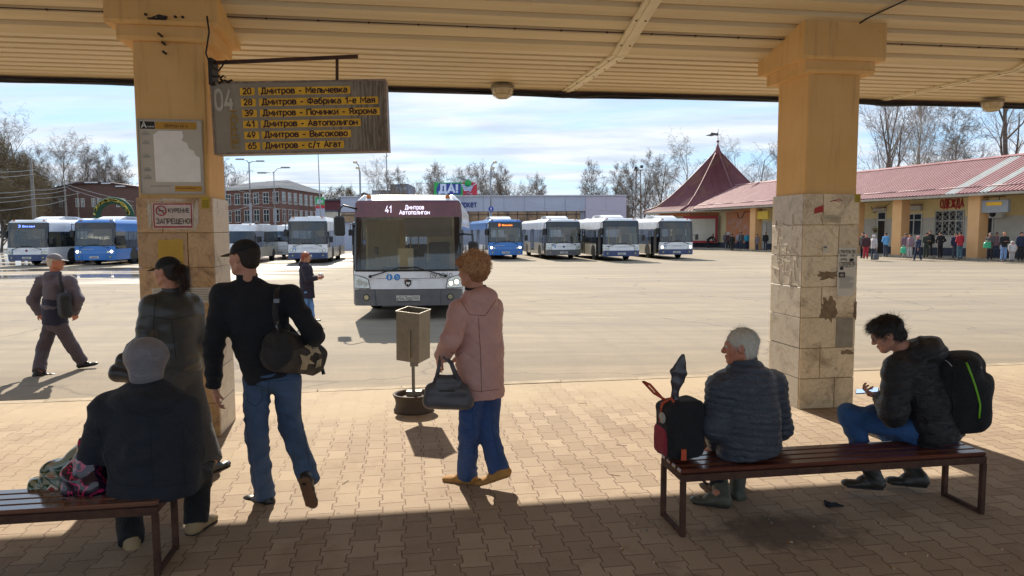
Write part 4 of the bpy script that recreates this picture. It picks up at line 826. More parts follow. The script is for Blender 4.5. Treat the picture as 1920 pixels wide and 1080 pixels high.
def sstep(a, b, x):
    t_ = min(1, max(0, (x - a) / (b - a))); return t_ * t_ * (3 - 2 * t_)
def bus(label, pos, rz, Wd=2.5, H=2.85, L=11.8, ws=(1.12, 2.28), disp=2.62, slope=None, upper=None, lower=None, bumper=None, side=None, side_low=None, skirt=.33, bz=.70,
        lamp='slant', sign=None, led=None, mirrors='std', roof='unit', plate='', doors=True, opened=False, name='bus', cat='bus', dispmat=None, glass=None, detail=1, wheel_y=2.65, wr=.48, marks=(), lit=False, group='buses in the yard'):
    upper = upper or M_BWHITE; lower = lower or M_BWHITE; bumper = bumper or M_BGREY; side = side or lower; side_low = side_low or side; dispmat = dispmat or M_BLKGL; glass = glass or M_WIND
    t_ = thing(name, label, cat, pos, rz, group); hw = Wd / 2
    slope = slope or [(0.33, -.02), (.70, -.04), (1.1, .0), (2.3, .10), (2.62, .16), (2.75, .24), (H, .45)]
    def fy(z):
        for (z0, y0), (z1, y1) in zip(slope[:-1], slope[1:]):
            if z <= z1: return y0 + (y1 - y0) * max(0, (z - z0) / (z1 - z0))
        return slope[-1][1]
    def sx(z): return 1 - .015 * sstep(1.2, 2.4, z) - .16 * sstep(2.55, H + .05, z) ** 1.6
    def front(x, z, off=0.0): return (x * sx(z), fy(z) + .11 * (x / hw) ** 2 - off, z)
    # perimeter columns: (kind, x, y)
    cols = []; cr_ = .13
    fx = [-(hw - cr_)] + [(-(hw - cr_)) + (2 * (hw - cr_)) * i / 12 for i in range(1, 12)] + [hw - cr_]
    for x in fx: cols.append(('f', x, .11 * (x / hw) ** 2, 1.0))
    yc = .11 * ((hw - cr_) / hw) ** 2
    for a in (30, 60): cols.append(('c', hw - cr_ + cr_ * math.sin(R(a)), yc + cr_ * (1 - math.cos(R(a))), 1 - a / 200))
    wy0, wy1 = .42, L - .35
    divs = [wy0]; nW = 7 if L > 9 else 4
    for i in range(nW): divs += [wy0 + (wy1 - wy0) * (i + 1) / nW - .09, wy0 + (wy1 - wy0) * (i + 1) / nW]
    divs = divs[:-1] + [L - .15]
    ys = [yc + cr_ + .0] + divs
    for y in ys: cols.append(('r', hw, y, 1.0 if y < .6 else 0))
    nR = len(cols)
    for a in (45,): cols.append(('k', hw - .05, L - .04, 0))
    cols.append(('b', hw - .12, L, 0)); cols.append(('b', -hw + .12, L, 0)); cols.append(('k', -hw + .05, L - .04, 0))
    for y in ys[::-1]: cols.append(('l', -hw, y, 1.0 if y < .6 else 0))
    for a in (60, 30): cols.append(('c', -(hw - cr_ + cr_ * math.sin(R(a))), yc + cr_ * (1 - math.cos(R(a))), 1 - a / 200))
    zs = sorted(set([skirt, .5, bz, .9, 1.02, ws[0], 1.5, 1.9, 2.12 if ws[1] > 2.15 else ws[1] - .1, ws[1], disp, disp + .06, (disp + .06 + H) / 2 + .03, H - .02, H]))
    NC = len(cols)
    def P(ci, z):
        k_, x, y, f = cols[ci % NC]
        rb = -.18 * sstep(2.5, H, z) if k_ in 'kb' else 0
        if k_ in 'fc' or f > 0: return (x * sx(z), y + fy(z) * f, z)
        return (x * sx(z), y + rb, z)
    parts = {}
    def put(part, mi, ci, z0, z1, inset=0.0):
        q_ = parts.setdefault(part, MB()); q_.add([P(ci, z0), P(ci + 1, z0), P(ci + 1, z1), P(ci, z1)], [(0, 1, 2, 3)], mi)
    sidewin = (1.12, 2.12 if 2.12 in zs else zs[-6]); dspan = []
    if doors: dspan = [(0.2, 1.45), (L * .44, L * .44 + 1.35), (L * .79, L * .79 + 1.3)]
    for ci in range(NC):
        k0, x0, y0, _ = cols[ci]; k1, x1, y1, _ = cols[(ci + 1) % NC]; ym = (y0 + y1) / 2
        for z0, z1 in zip(zs[:-1], zs[1:]):
            zm = (z0 + z1) / 2
            if zm > disp + .05: put('body', 0, ci, z0, z1); continue
            fr_ = k0 in 'fc' and k1 in 'fc'
            if fr_ or (ym < .2 and zm > ws[0]):
                if zm < bz: put('bumper', 0, ci, z0, z1)
                elif zm < ws[0]: put('body', 1, ci, z0, z1)
                elif zm < ws[1]:
                    if abs(x0 + x1) / 2 < hw - .12 and k0 == 'f': put('windscreen', 0, ci, z0, z1)
                    else: put('pillar_l' if x0 + x1 < 0 else 'pillar_r', 0, ci, z0, z1)
                else: put('display_glass', 0, ci, z0, z1)
            elif k0 in 'lrc' and k1 in 'lrc':
                sl = x0 < 0; glassy = sidewin[0] <= zm <= sidewin[1] or (sidewin[0] < zm < sidewin[1])
                isd = sl and any(a <= ym <= b2 for a, b2 in dspan)
                if zm < bz and not isd: put('body', 3, ci, z0, z1)
                elif isd and zm < sidewin[1]:
                    if not (opened and ym < 1.5): put('door_%d' % int(ym / 3), 0, ci, z0, z1)
                elif glassy:
                    if abs(y1 - y0) > .2: put('side_glass_left' if sl else 'side_glass_right', 0, ci, z0, z1)
                    else: put('body', 4, ci, z0, z1)
                else: put('body', 2 if zm < ws[0] else 0, ci, z0, z1)
            else:
                if 1.3 < zm < 2.2: put('rear_glass', 0, ci, z0, z1)
                else: put('body', 2, ci, z0, z1)
    parts['body'].add([P(i, H) for i in range(NC)], [tuple(range(NC))], 0)
    mm = {'body': [upper, lower, side, side_low, M_BLK], 'bumper': [bumper], 'windscreen': [glass], 'pillar': [M_BLKGL], 'display_glass': [dispmat], 'door': [M_WTINT], 'side_glass_left': [M_WTINT], 'side_glass_right': [M_WTINT], 'rear_glass': [M_WTINT]}
    for k_, q_ in parts.items():
        kb = k_.split('_')[0] if k_[:4] in ('pill', 'door') else k_; nm = 'side_window' if k_.startswith('side_glass') else ('rear_window' if k_ == 'rear_glass' else kb)
        o_ = q_.build(nm, mm[kb], t_)
        import bmesh
        bm = bmesh.new(); bm.from_mesh(o_.data); bmesh.ops.remove_doubles(bm, verts=bm.verts, dist=.0005); bmesh.ops.recalc_face_normals(bm, faces=bm.faces)
        if sum(f.normal.y * f.calc_area() for f in bm.faces if f.calc_center_median().y < .4) > 0 and k_ != 'rear_glass': bmesh.ops.reverse_faces(bm, faces=bm.faces)
        bm.to_mesh(o_.data); bm.free()
        if k_ == 'body':
            o_.data.polygons.foreach_set('use_smooth', [abs(p.normal.x) < .99 for p in o_.data.polygons])
    # door frames
    if doors:
        for a, b2 in dspan:
            q_ = MB(); x_ = -hw
            for y_ in (a, (a + b2) / 2 - .02, b2 - .05): q_.box(x_ - .012, y_, .40, x_ + .02, y_ + .05, 2.14)
            q_.box(x_ - .012, a, .36, x_ + .02, b2, .42); q_.box(x_ - .012, a, 2.12, x_ + .02, b2, 2.17)
            if opened and a < 1:
                q_ = MB(); q_.box(x_ - .16, .28, .42, x_ - .13, .80, 2.1); q_.box(x_ - .165, .25, .38, x_ - .125, .29, 2.12); q_.box(x_ - .165, .78, .38, x_ - .125, .82, 2.12)
            q_.build('door_frame', M_BLK, t_)
    # interior
    q_ = MB(); q_.box(-hw + .05, .3, skirt + .05, hw - .05, L - .1, skirt + .1, 0); q_.box(-hw + .12, .22, .9, hw - .12, .62, ws[0] - .01, 1, b=.05)
    q_.box(.35, 1.35, skirt + .1, .40, 1.9, 1.9, 2); q_.box(hw - .9, 1.5, skirt + .1, hw - .05, 1.56, 2.1, 2)
    q_.box(-hw + .05, L - .7, skirt, hw - .05, L - .2, 1.25, 2)
    q_.build('interior', [M_IFLOOR, M_BLK, M_CREAMCUR], t_)
    for k_ in range(6 if detail else 3):
        for sx_ in (-1, 1):
            y_ = 3.1 + k_ * 1.35
            if y_ > L - 1: continue
            q_ = MB(); q_.box(sx_ * .62 - .42, y_, .75, sx_ * .62 + .42, y_ + .42, .85, b=.03); q_.box(sx_ * .62 - .42, y_ + .38, .8, sx_ * .62 + .42, y_ + .47, 1.55, b=.04)
            q_.build('passenger_seat', M_SEAT, t_)
    q_ = MB(); q_.box(.38, .85, .9, .90, 1.30, 1.02, b=.04); q_.box(.38, 1.24, .95, .90, 1.36, 1.75, b=.05); q_.build('driver_seat', M_SEAT, t_)
    q_ = MB(); q_.tube([(.62 + .23 * math.cos(a), .72 + .1 * math.sin(a), 1.20 + .17 * math.sin(a)) for a in np.linspace(0, 2 * math.pi, 20)], .016, 6); q_.tube([(.62, .6, 1.0), (.62, .73, 1.2)], .03, 6); q_.build('steering_wheel', M_BLK, t_)
    for (x_, y_) in ((-.35, 2.0), (-.35, 4.4), (.35, 4.4), (-.35, 7.0), (.35, 7.0), (.3, 2.2)):
        if y_ < L - 1: MB().tube([(x_, y_, skirt + .1), (x_, y_, 2.3)], .018, 6).build('handrail', M_POLE, t_)
    # wheels
    for sx_ in (-1, 1):
        for y_ in (wheel_y, L - 3.3 if L > 9 else L - 1.6):
            wt = MB(); c_ = (sx_ * (hw - .16), y_, wr)
            wt.lathe([(wr * .55, -.13), (wr * .96, -.13), (wr, -.09), (wr, .09), (wr * .96, .13), (wr * .55, .13)], c_, 22, 'x'); w_ = wt.build('wheel', M_RUBBER, t_)
            rm = MB(); rm.lathe([(.02, sx_ * .10), (wr * .2, sx_ * .11), (wr * .42, sx_ * .05), (wr * .56, sx_ * .12), (wr * .56, sx_ * .02)], c_, 18, 'x'); rm.build('rim', M_RIM, w_)
            ar = MB(); n_ = 14; pts = [(y_ + (wr + .13) * math.cos(a), max(skirt, wr + (wr + .11) * math.sin(a))) for a in np.linspace(-.35, math.pi + .35, n_)]
            ar.prism(pts, 'x', sx_ * (hw - .06), sx_ * (hw + .004)); ar.build('wheel_arch', M_BLK, t_)
    # front face -----------------------------------------------------
    def drape(mb, poly, off, mi=0):
        vs_ = [front(x, z, off) for x, z in poly]; mb.add(vs_, [tuple(range(len(vs_)))], mi); return mb
    def dstrip(mb, x0, x1, z0, z1, off, mi=0):
        xs_ = np.linspace(x0, x1, 13)
        for a_, b_2 in zip(xs_[:-1], xs_[1:]): mb.add([front(a_, z0, off), front(b_2, z0, off), front(b_2, z1, off), front(a_, z1, off)], [(0, 1, 2, 3)], mi)
    def ftext(nm, s, x, z, sz, wd, mt, off=.008, bold=0.0, align='l'):
        v_, f_ = text_mesh(s, sz, bold); xs = [a[0] for a in v_]; w0 = max(xs) - min(xs); k_ = (wd / w0) if wd else 1
        x0 = x - (w0 * k_ / 2 if align == 'c' else 0)
        mesh_obj(nm, [front(x0 + (a[0] - min(xs)) * k_, z + a[2], off - a[1]) for a in v_], f_, mt, t_)
    for sx_ in (-1, 1):
        q_ = MB()
        if lamp == 'slant':
            pl = [(sx_ * .86, bz + .03), (sx_ * (hw - .02), bz + .03), (sx_ * (hw - .02), bz + .34), (sx_ * .98, bz + .27), (sx_ * .90, bz + .22)]
            drape(q_, [(p[0] * .995, p[1]) for p in pl], .010, 0)
            for (cx_, cz_, r_) in ((sx_ * .97, bz + .13, .075), (sx_ * 1.10, bz + .16, .085)):
                drape(q_, [(cx_ + r_ * math.cos(a), cz_ + r_ * math.sin(a)) for a in np.linspace(0, 2 * math.pi, 16)[:-1]], .016, 1)
                drape(q_, [(cx_ + r_ * .55 * math.cos(a), cz_ + r_ * .55 * math.sin(a)) for a in np.linspace(0, 2 * math.pi, 14)[:-1]], .021, 2)
            h_ = q_.build('headlight', [M_CHROME, M_LAMPGL, M_LAMPON if (lit and sx_ > 0) else mat('lamp_core', 'a9a69c', .15, metal=.7)], t_)
            e_ = MB(); ol = pl + [pl[0]]
            e_.tube([front(p[0], p[1], .014) for p in ol], .009, 4, cap=False); e_.build('headlight_trim', M_BLK, t_)
        else:
            for j, (cx_, cz_, r_) in enumerate(((sx_ * (hw - .22), bz + .16, .085), (sx_ * (hw - .42), bz + .13, .07))):
                drape(q_, [(cx_ + r_ * 1.25 * math.cos(a), cz_ + r_ * 1.25 * math.sin(a)) for a in np.linspace(0, 2 * math.pi, 16)[:-1]], .008, 0)
                drape(q_, [(cx_ + r_ * math.cos(a), cz_ + r_ * math.sin(a)) for a in np.linspace(0, 2 * math.pi, 16)[:-1]], .014, 1 if (lit and j == 0) else 2)
            q_.build('headlight', [M_BLK, M_LAMPON, M_CHROME], t_)
        q_ = MB(); cx_, cz_ = sx_ * (hw - .30), bz - .18
        drape(q_, [(cx_ + .075 * math.cos(a), cz_ + .075 * math.sin(a)) for a in np.linspace(0, 2 * math.pi, 16)[:-1]], .006, 0)
        drape(q_, [(cx_ + .055 * math.cos(a), cz_ + .055 * math.sin(a)) for a in np.linspace(0, 2 * math.pi, 16)[:-1]], .012, 1)
        q_.build('fog_lamp', [M_BLK, mat('fog_lens', 'b9b79a', .15, metal=.5)], t_)
    q_ = MB(); drape(q_, [(-.27, bz - .26), (.27, bz - .26), (.27, bz - .13), (-.27, bz - .13)], .016); pl_ = q_.build('number_plate', M_PLATE, t_)
    if plate:
        ftext('plate_lettering', plate, -.25, bz - .245, .125, .33, M_INK, .020, -.002); ftext('plate_lettering', '790', .11, bz - .235, .10, .13, M_INK, .020, -.002)
        e_ = MB(); e_.tube([front(x, z, .018) for x, z in ((-.27, bz - .26), (.27, bz - .26), (.27, bz - .13), (-.27, bz - .13), (-.27, bz - .26))], .004, 4); e_.tube([front(.095, bz - .26, .018), front(.095, bz - .13, .018)], .003, 4); e_.build('plate_frame', M_INK, t_)
    else: ftext('plate_lettering', 'Е482МК', -.2, bz - .235, .10, .40, M_INK, .020)
    q_ = MB(); zl = ws[0] - .015
    dstrip(q_, -hw + .05, hw - .05, zl, zl + .045, .006); dstrip(q_, -hw + .12, hw - .12, bz - .002, bz + .008, .004); dstrip(q_, -.72, .72, bz + .245, bz + .253, .004)
    q_.build('seal', M_BLK, t_)
    for sx_ in (-1, 1):
        q_ = MB(); q_.tube([front(sx_ * (hw - .52), skirt + .01, .003), front(sx_ * (hw - .50), bz - .01, .003)], .005, 4, sm=False); q_.build('bumper_joint', M_BLK, t_)
        q_ = MB(); zf = [ws[0] + (ws[1] - ws[0]) * k_ / 6 for k_ in range(7)]; xf = hw - .125
        for a_, b_2 in zip(zf[:-1], zf[1:]): q_.add([front(sx_ * (xf - .06), a_, .004), front(sx_ * xf, a_, .004), front(sx_ * xf, b_2, .004), front(sx_ * (xf - .06), b_2, .004)], [(0, 1, 2, 3)])
        q_.build('windscreen_border', M_BLKGL, t_)
    for s_ in (-1, 1):
        q_ = MB(); xb = s_ * (.35 if s_ < 0 else .35)
        q_.tube([front(s_ * .85, ws[0] - .12, .05), front(s_ * .20, ws[0] + .075, .05)], [.014, .010], 6)
        q_.tube([front(s_ * .20 - .02, ws[0] + .075, .05), front(s_ * .20 + s_ * -.45, ws[0] + .085, .045)] if s_ < 0 else [front(.20, ws[0] + .075, .05), front(-.18, ws[0] + .06, .045)], .012, 5)
        q_.lathe([(.035, 0), (.035, .05)], front(s_ * .85, ws[0] - .12, .07), 10, 'y'); q_.build('wiper', M_BLK, t_)
    # sun visor / seats seen through the screen
    q_ = MB(); q_.add([(-.1, fy(2.1) + .16, ws[1] - .02), (hw - .25, fy(2.1) + .16, ws[1] - .02), (hw - .25, fy(1.8) + .16, ws[1] - .45), (-.1, fy(1.8) + .16, ws[1] - .45)], [(0, 1, 2, 3)]); q_.build('sun_blind', M_FABRIC, t_)
    if sign:
        lm = {'w': M_LEDW, 'o': M_LEDO, 'b': M_LEDB}[led]
        zt = (ws[1] + disp) / 2
        if sign[0]: ftext('destination_lettering', sign[0], -.52 * hw / 1.25, zt - .06, .21 if sign[0] == '41' else .2, .15, lm, .012)
        if len(sign) > 2:
            ftext('destination_lettering', sign[1], .16, zt + .015, .125, .44, lm, .012, .001, 'c'); ftext('destination_lettering', sign[2], .16, zt - .10, .125, .70, lm, .012, .001, 'c')
        else: ftext('destination_lettering', sign[1], .12, zt - .05, .14, .75, lm, .012, 0, 'c')
    q_ = MB(); cx_ = 0; cz_ = bz + .14
    if marks == 'near':
        ftext('fleet_number', '093060', .50, ws[0] - .17, .155, .50, mat('number_grey', '4d4f52', .6), .006, -.003)
        for i, cx2 in enumerate((-.42, -.245)):
            e_ = MB(); drape(e_, [(cx2 + .072 * math.cos(a), ws[0] - .14 + .075 * math.sin(a)) for a in np.linspace(0, 2 * math.pi, 20)[:-1]], .006, 0)
            if i == 0: drape(e_, [(cx2 - .012, ws[0] - .19), (cx2 + .012, ws[0] - .19), (cx2 + .022, ws[0] - .12), (cx2, ws[0] - .105), (cx2 - .022, ws[0] - .12)], .010, 1); drape(e_, [(cx2 + .012 * math.cos(a), ws[0] - .09 + .012 * math.sin(a)) for a in np.linspace(0, 6.28, 9)[:-1]], .010, 1)
            else:
                e_.tube([front(cx2 + .03 * math.cos(a), ws[0] - .155 + .03 * math.sin(a), .011) for a in np.linspace(-2.6, 1.2, 10)], .005, 4, 1); e_.tube([front(cx2 - .012, ws[0] - .09, .011), front(cx2 - .008, ws[0] - .135, .011), front(cx2 + .02, ws[0] - .137, .011), front(cx2 + .035, ws[0] - .17, .011)], .006, 4, 1)
            e_.build('access_sticker', [M_STICKB, M_PLATE], t_)
        # shield emblem with a leaping animal
        e_ = MB(); drape(e_, [(-.075, cz_ + .075), (0, cz_ + .09), (.075, cz_ + .075), (.078, cz_ + .0), (.05, cz_ - .05), (0, cz_ - .085), (-.05, cz_ - .05), (-.078, cz_)], .010, 0)
        drape(e_, [(-.05, cz_ + .01), (-.02, cz_ + .035), (.0, cz_ + .02), (.03, cz_ + .03), (.055, cz_ + .015), (.05, cz_ - .01), (.03, cz_ - .005), (.025, cz_ - .045), (.01, cz_ - .045), (.01, cz_ - .01), (-.015, cz_ - .012), (-.03, cz_ - .04), (-.04, cz_ - .035), (-.03, cz_ + .0)], .015, 1)
        e_.build('emblem', [M_BLK, M_PLATE], t_)
        e_ = MB()
        for r_, mi in ((.075, 0), (.05, 1)): e_.tube([front(-.05 - r_ * math.cos(a) + .05, ws[0] - .24 + r_ * math.sin(a), .008) for a in np.linspace(0, 1.5, 8)], .007, 4, mi)
        for z_, w_ in ((ws[0] - .185, .15), (ws[0] - .205, .24)): drape(e_, [(.07, z_ - .004), (.07 + w_, z_ - .004), (.07 + w_, z_), (.07, z_)], .007, 0)
        e_.build('operator_logo', [mat('logo_grey', '6b6864', .5), mat('logo_orange', 'b8752a', .5)], t_)
        # parcel shelf things seen through the screen
    elif marks:
        for kind_, mx, mz, mt in marks:
            e_ = MB()
            if kind_ == 'dots':
                for i in range(3): drape(e_, [(mx + i * .13 - (.065 if i == 2 else 0) * 2 + .05 * math.cos(a), mz - (.12 if i == 2 else 0) + .05 * math.sin(a)) for a in np.linspace(0, 6.28, 12)[:-1]], .006, 0)
                e_.build('access_sticker', mt, t_)
            elif kind_ == 'badge':
                drape(e_, [(mx + .08 * math.cos(a), mz + .08 * math.sin(a)) for a in np.linspace(0, 6.28, 12)[:-1]], .006, 0); e_.build('emblem', mt, t_)
            elif kind_ == 'script':
                e_.tube([front(mx - .35 + .7 * i / 16, mz + .03 * math.sin(i * 1.9), .006) for i in range(17)], .009, 4); e_.build('script_emblem', mt, t_)
    # mirrors
    def mirror(sx_, z0, z1, out_x, fwd=.25):
        q_ = MB(); xo = sx_ * (hw + out_x); yb = fy(2.4) - fwd + .25
        q_.tube([(sx_ * (hw - .12), fy(2.5) + .15, 2.52), (sx_ * (hw + out_x * .6), yb - .05, 2.60), (xo, yb, 2.50), (xo, yb + .02, z1)], .022, 6)
        q_.box(xo - .12, yb - .05, z0, xo + .12, yb + .09, z1, b=.035); q_.build('wing_mirror', M_BLK, t_)
    if mirrors == 'near': mirror(-1, 1.92, 2.36, .27, .35)
    elif mirrors == 'std': mirror(-1, 1.75, 2.2, .12, .2)
    if mirrors:
        q_ = MB(); q_.tube([(hw - .02, fy(1.6) + .15, 1.95 if mirrors == 'near' else 1.7), (hw + .23, fy(1.6) - .02, 1.93 if mirrors == 'near' else 1.7), (hw + .23, fy(1.6) - .01, 1.72)], .02, 6)
        zc = 1.58 if mirrors == 'near' else 1.55; q_.box(hw + .12, fy(1.6) - .06, zc - .2, hw + .34, fy(1.6) + .06, zc + .2, b=.035); q_.build('wing_mirror', M_BLK, t_)
    # roof units
    if roof == 'unit':
        q_ = MB(); q_.prism([(2.0, H - .02), (5.2, H - .02), (5.0, H + .12), (4.4, H + .26), (2.9, H + .26), (2.2, H + .12)], 'x', -.75, .75)
        for i in range(12): q_.box(-.755, 2.9 + i * .12, H + .08, .755, 2.95 + i * .12, H + .2, mi=1)
        q_.build('roof_unit', [M_BWHITE, M_BGREY], t_)
        q_ = MB(); q_.box(-.4, 7.5, H - .02, .4, 8.6, H + .12, b=.04); q_.build('roof_hatch', M_BWHITE, t_)
    elif roof == 'hatch':
        for y_ in (2.6, 7.2):
            q_ = MB(); q_.box(-.36, y_, H - .02, .36, y_ + .8, H + .10, b=.04); q_.build('roof_hatch', M_BWHITE, t_)
    for sx_ in (-1, 1):
        q_ = MB(); q_.box(sx_ * (hw * .72) - .05, .34, H - .07, sx_ * (hw * .72) + .05, .44, H - .0, b=.015); q_.build('marker_lamp', mat('amber_lens', 'b96a2a', .3), t_)
    return t_

def bpos(px, py, half=1.25): p_ = G(px, py, -.1); return (p_[0], p_[1], -.1)
b1 = bus('large white route 41 bus with grey bumper, nearest the platform behind the litter bin', (-2.36, 16.08, -.1), R(2.6), sign=('41', 'Дмитров', 'Автополигон'), led='w', dispmat=M_ROOFREFL, mirrors='near', plate='к947ор', roof='hatch', marks='near', lit=True, ws=(1.12, 2.34), disp=2.66, group='buses in the yard')
# thin things behind the windscreen of the near bus
q = MB(); q.box(-1.02, .55, 1.05, -.98, 1.7, 2.3); q.box(-.25, .34, 1.12, .10, .36, 1.62, 0); q.build('cab_partition', M_CREAMCUR, b1)
q = MB(); q.box(-.80, .30, 1.48, -.70, .42, 1.66, b=.02); q.build('ticket_reader', M_BLK, b1)
q = MB(); q.box(-1.05, 2.2, 1.1, -.28, 2.24, 2.3); q.build('curtain', mat('cream_curtain', 'c9b98c', .9, var=.2, vs=6, vec=(9, 1, .3)), b1)
bus('bright blue bus with orange display and lit headlights, right of the nearest white bus', (-.42, 50.6, -.1), R(10), upper=M_BBLUE, lower=M_BBLUE, bumper=M_BBLUE, side=M_BWHITE, lamp='round', sign=('25', 'Вокзал'), led='o', lit=True, marks=(('script', -.45, 1.0, M_PLATE),), ws=(1.25, 2.28), group='buses in the yard', detail=0)
bus('white bus with a grey bumper parked directly right of the orange-display blue bus', (3.65, 49.9, -.1), R(8), side=M_BCREAM, marks=(('dots', -.75, 1.0, M_STICKB), ('badge', 0, .92, M_BNAVY)), ws=(1.18, 2.28), mirrors='std', group='buses in the yard', detail=0)
bus('white bus with open front door, third in the right-hand row from the blue one', (7.27, 47.0, -.1), R(8), side=M_BCREAM, bumper=M_BNAVY, marks=(('dots', -1.05, .98, M_BNAVY), ('script', 0, .95, M_BGREY)), opened=True, ws=(1.12, 2.28), group='buses in the yard', detail=0)
bus('white and navy bus with its front door folded open, nearest the red tower roof', (11.57, 49.9, -.1), R(7.5), side=M_BCREAM, bumper=M_BNAVY, glass=M_WTINT, lamp='round', lit=True, opened=True, marks=(('dots', -.9, .95, M_STICKB), ('script', 0, .95, M_BGREY)), ws=(1.22, 2.55), disp=2.62, roof='unit', group='buses in the yard', detail=0)
bus('white bus with a blue destination display at the far left edge of the yard', (-29.9, 43.8, -.1), R(2), side=M_BWHITE, bumper=M_BNAVY, sign=('3', 'Вокзал'), led='b', marks=(('dots', -1.0, .95, M_STICKB), ('badge', 0, .95, mat('maroon_badge', '7d2b38'))), ws=(1.15, 2.28), group='buses in the yard', detail=0)
bus('bright blue bus without a lit display at the left, behind the walking man', (-26.1, 44.4, -.1), R(4), upper=M_BBLUE, lower=M_BBLUE, bumper=M_BBLUE, side=M_BBLUE, lamp='round', lit=True, marks=(('script', -.35, 1.0, M_PLATE),), ws=(1.22, 2.28), group='buses in the yard', detail=0)
bus('cream bus with a yellow stripe parked behind the two leftmost buses', (-31.3, 50.0, -.1), R(8), side=M_BCREAM, lower=M_BCREAM, side_low=mat('yellow_band', 'c8a040', .5), glass=M_WTINT, group='buses in the yard', detail=0)
bus('white and blue suburban bus with a dark windscreen behind the woman crossing the yard', (-13.1, 45.6, -.1), R(7), H=3.0, L=10, bumper=M_BNAVY, side=M_BCREAM, glass=M_WTINT, lamp='round', roof='hatch', marks=(('dots', -.9, 1.0, M_STICKB), ('script', 0, 1.02, M_BGREY)), ws=(1.25, 2.62), disp=2.66, group='buses in the yard', detail=0)
bus('white and blue bus half hidden behind the left side of the near bus', (-10.1, 50.5, -.1), R(3), bumper=M_BNAVY, side=M_BCREAM, glass=M_WTINT, lamp='round', marks=(('dots', -.9, .95, M_STICKB),), group='buses in the yard', detail=0)
VS = [(.33, -.05), (.7, -.08), (1.15, .0), (1.32, .10), (2.1, .52), (2.25, .62), (2.45, .75), (2.6, .95)]
for (lb, x, y, rz_) in (('white minibus with a blue windscreen beside the left column', -18.0, 46.6, 6), ('white minibus parked behind the first minibus, its cab half hidden', -17.6, 54.0, 6)):
    bus(lb, (x, y, -.1), R(rz_), Wd=2.15, H=2.55, L=7.2, ws=(1.32, 2.1), disp=2.28, slope=VS, dispmat=M_BWHITE, glass=M_WBLUE, bumper=M_BWHITE, side=M_BCREAM, lamp='round', mirrors='low', doors=False, name='minibus', cat='minibus', wheel_y=1.15, wr=.37, roof='hatch', detail=0, group='minibuses in the yard')
# ---------------------------------------------------------------- buildings behind the yard
def facemat_roof(name, c1, c2, c3, amt, run_axis='X', pitch=0.2, sc=0.35):
    m, t, b = new_mat(name); P = nd(t, 'ShaderNodeTexCoord').outputs['Object']
    n = nd(t, 'ShaderNodeTexNoise', {'Vector': P, 'Scale': sc, 'Detail': 8.0, 'Roughness': .7, 'Distortion': .5}).outputs[0]
    n2 = nd(t, 'ShaderNodeTexNoise', {'Vector': nd(t, 'ShaderNodeMapping', {'Vector': P, 'Scale': (3, .35, .35)}).outputs[0], 'Scale': 1.2, 'Detail': 7.0, 'Roughness': .7}).outputs[0]
    c = ramp(t, n2, [(.3, c1), (.7, c2)]); c = mixc(t, ramp(t, n, [(.52, 0.0), (.62, amt)]), c, srgb(c3))
    t.links.new(c, b.inputs['Base Color']); b.inputs['Roughness'].default_value = .6; return m
M_ROOFRED = facemat_roof('faded_red_sheet', '7f4447', '925a5d', 'a58987', .6)
M_ROOFTOW = facemat_roof('maroon_metal_tile', '5f3034', '733d42', '8f7645', .25, sc=.5)
M_ROOFWHITE = mat('bleached_sheet', 'b3b3b0', .5, var=.12)
M_WALLY = mat('cream_render', 'd6c7a0', .9, var=.06, dirt=('a08c62', .5, .6)); M_WALLW = mat('white_render', 'c4c0b4', .9, var=.06, dirt=('9a9484', .5, .8)); M_ORANGE = mat('orange_render', 'cb7f52', .9, var=.1, dirt=('a99484', .7, .9))
M_PEACH = mat('peach_pillar', 'd9ab78', .85, var=.05, dirt=('b07a44', .4, 1.5)); M_PLINTH = mat('dark_plinth', '3e4450', .9, var=.15); M_GLASSD = mat('window_glass', '2b333c', .08, var=.2, vs=1.5, coat=.5)
M_FRAMEW = mat('white_frame', 'c6c6c0', .6, var=.05); M_DOORD = mat('dark_doorway', '2a2220', .8); M_GUT = mat('gutter', 'b9b3a8', .5)
# arcade: local x runs along the front from the tower (0) towards the viewer, local y goes back into the building
ax_ = np.array([.294, -.956]); AO = np.array([20.3, 77.3, -.1]); ARZ = math.atan2(-.956, .294)
def arc(s_, d_, z=0): return (AO[0] + s_ * .294 + d_ * .956, AO[1] - s_ * .956 + d_ * .294, AO[2] + z)
def s_of(px, d_, z=0):
    "distance along the front at which the plane d_ behind the kerb shows at column px"
    r_ = W(px, 430, 1.0); k_ = r_[0]
    # x = k*y : AO0 + s*.294 + d*.956 = k*(AO1 - s*.956 + d*.294)
    return (k_ * (AO[1] + d_ * .294) - AO[0] - d_ * .956) / (.294 + k_ * .956)
AT = Matrix.Translation(AO.tolist()) @ Matrix(((.294, .956, 0, 0), (-.956, .294, 0, 0), (0, 0, 1, 0), (0, 0, 0, 1)))
def athing(name, label, cat, group=None):
    t_ = thing(name, label, cat, group=group); t_.matrix_world = AT; return t_
ar = athing('arcade_building', 'long low market arcade with a faded red ribbed roof on peach pillars', 'building')
SW = 46.0; DW = 2.7; EZ = 4.3; RZ_ = 7.05
wl = MB()
sA, sB = s_of(1325, DW), s_of(1361, DW); sC = s_of(1418, DW)
for a, b2, mi in ((-3.0, sA, 0), (sA, sB, 1), (sB, sC + .3, 2), (sC + .3, SW, 0)): wl.box(a, DW, .7, b2 - .002, DW + .3, EZ + .3, mi)
wl.box(-3, DW - .03, .15, SW, DW + .3, .7, 3); wl.box(SW - .3, DW + .3, .15, SW, DW + 8, EZ + .2, 0); wl.box(-3, DW + 7.7, .15, SW - .3, DW + 8, EZ + .2, 0)
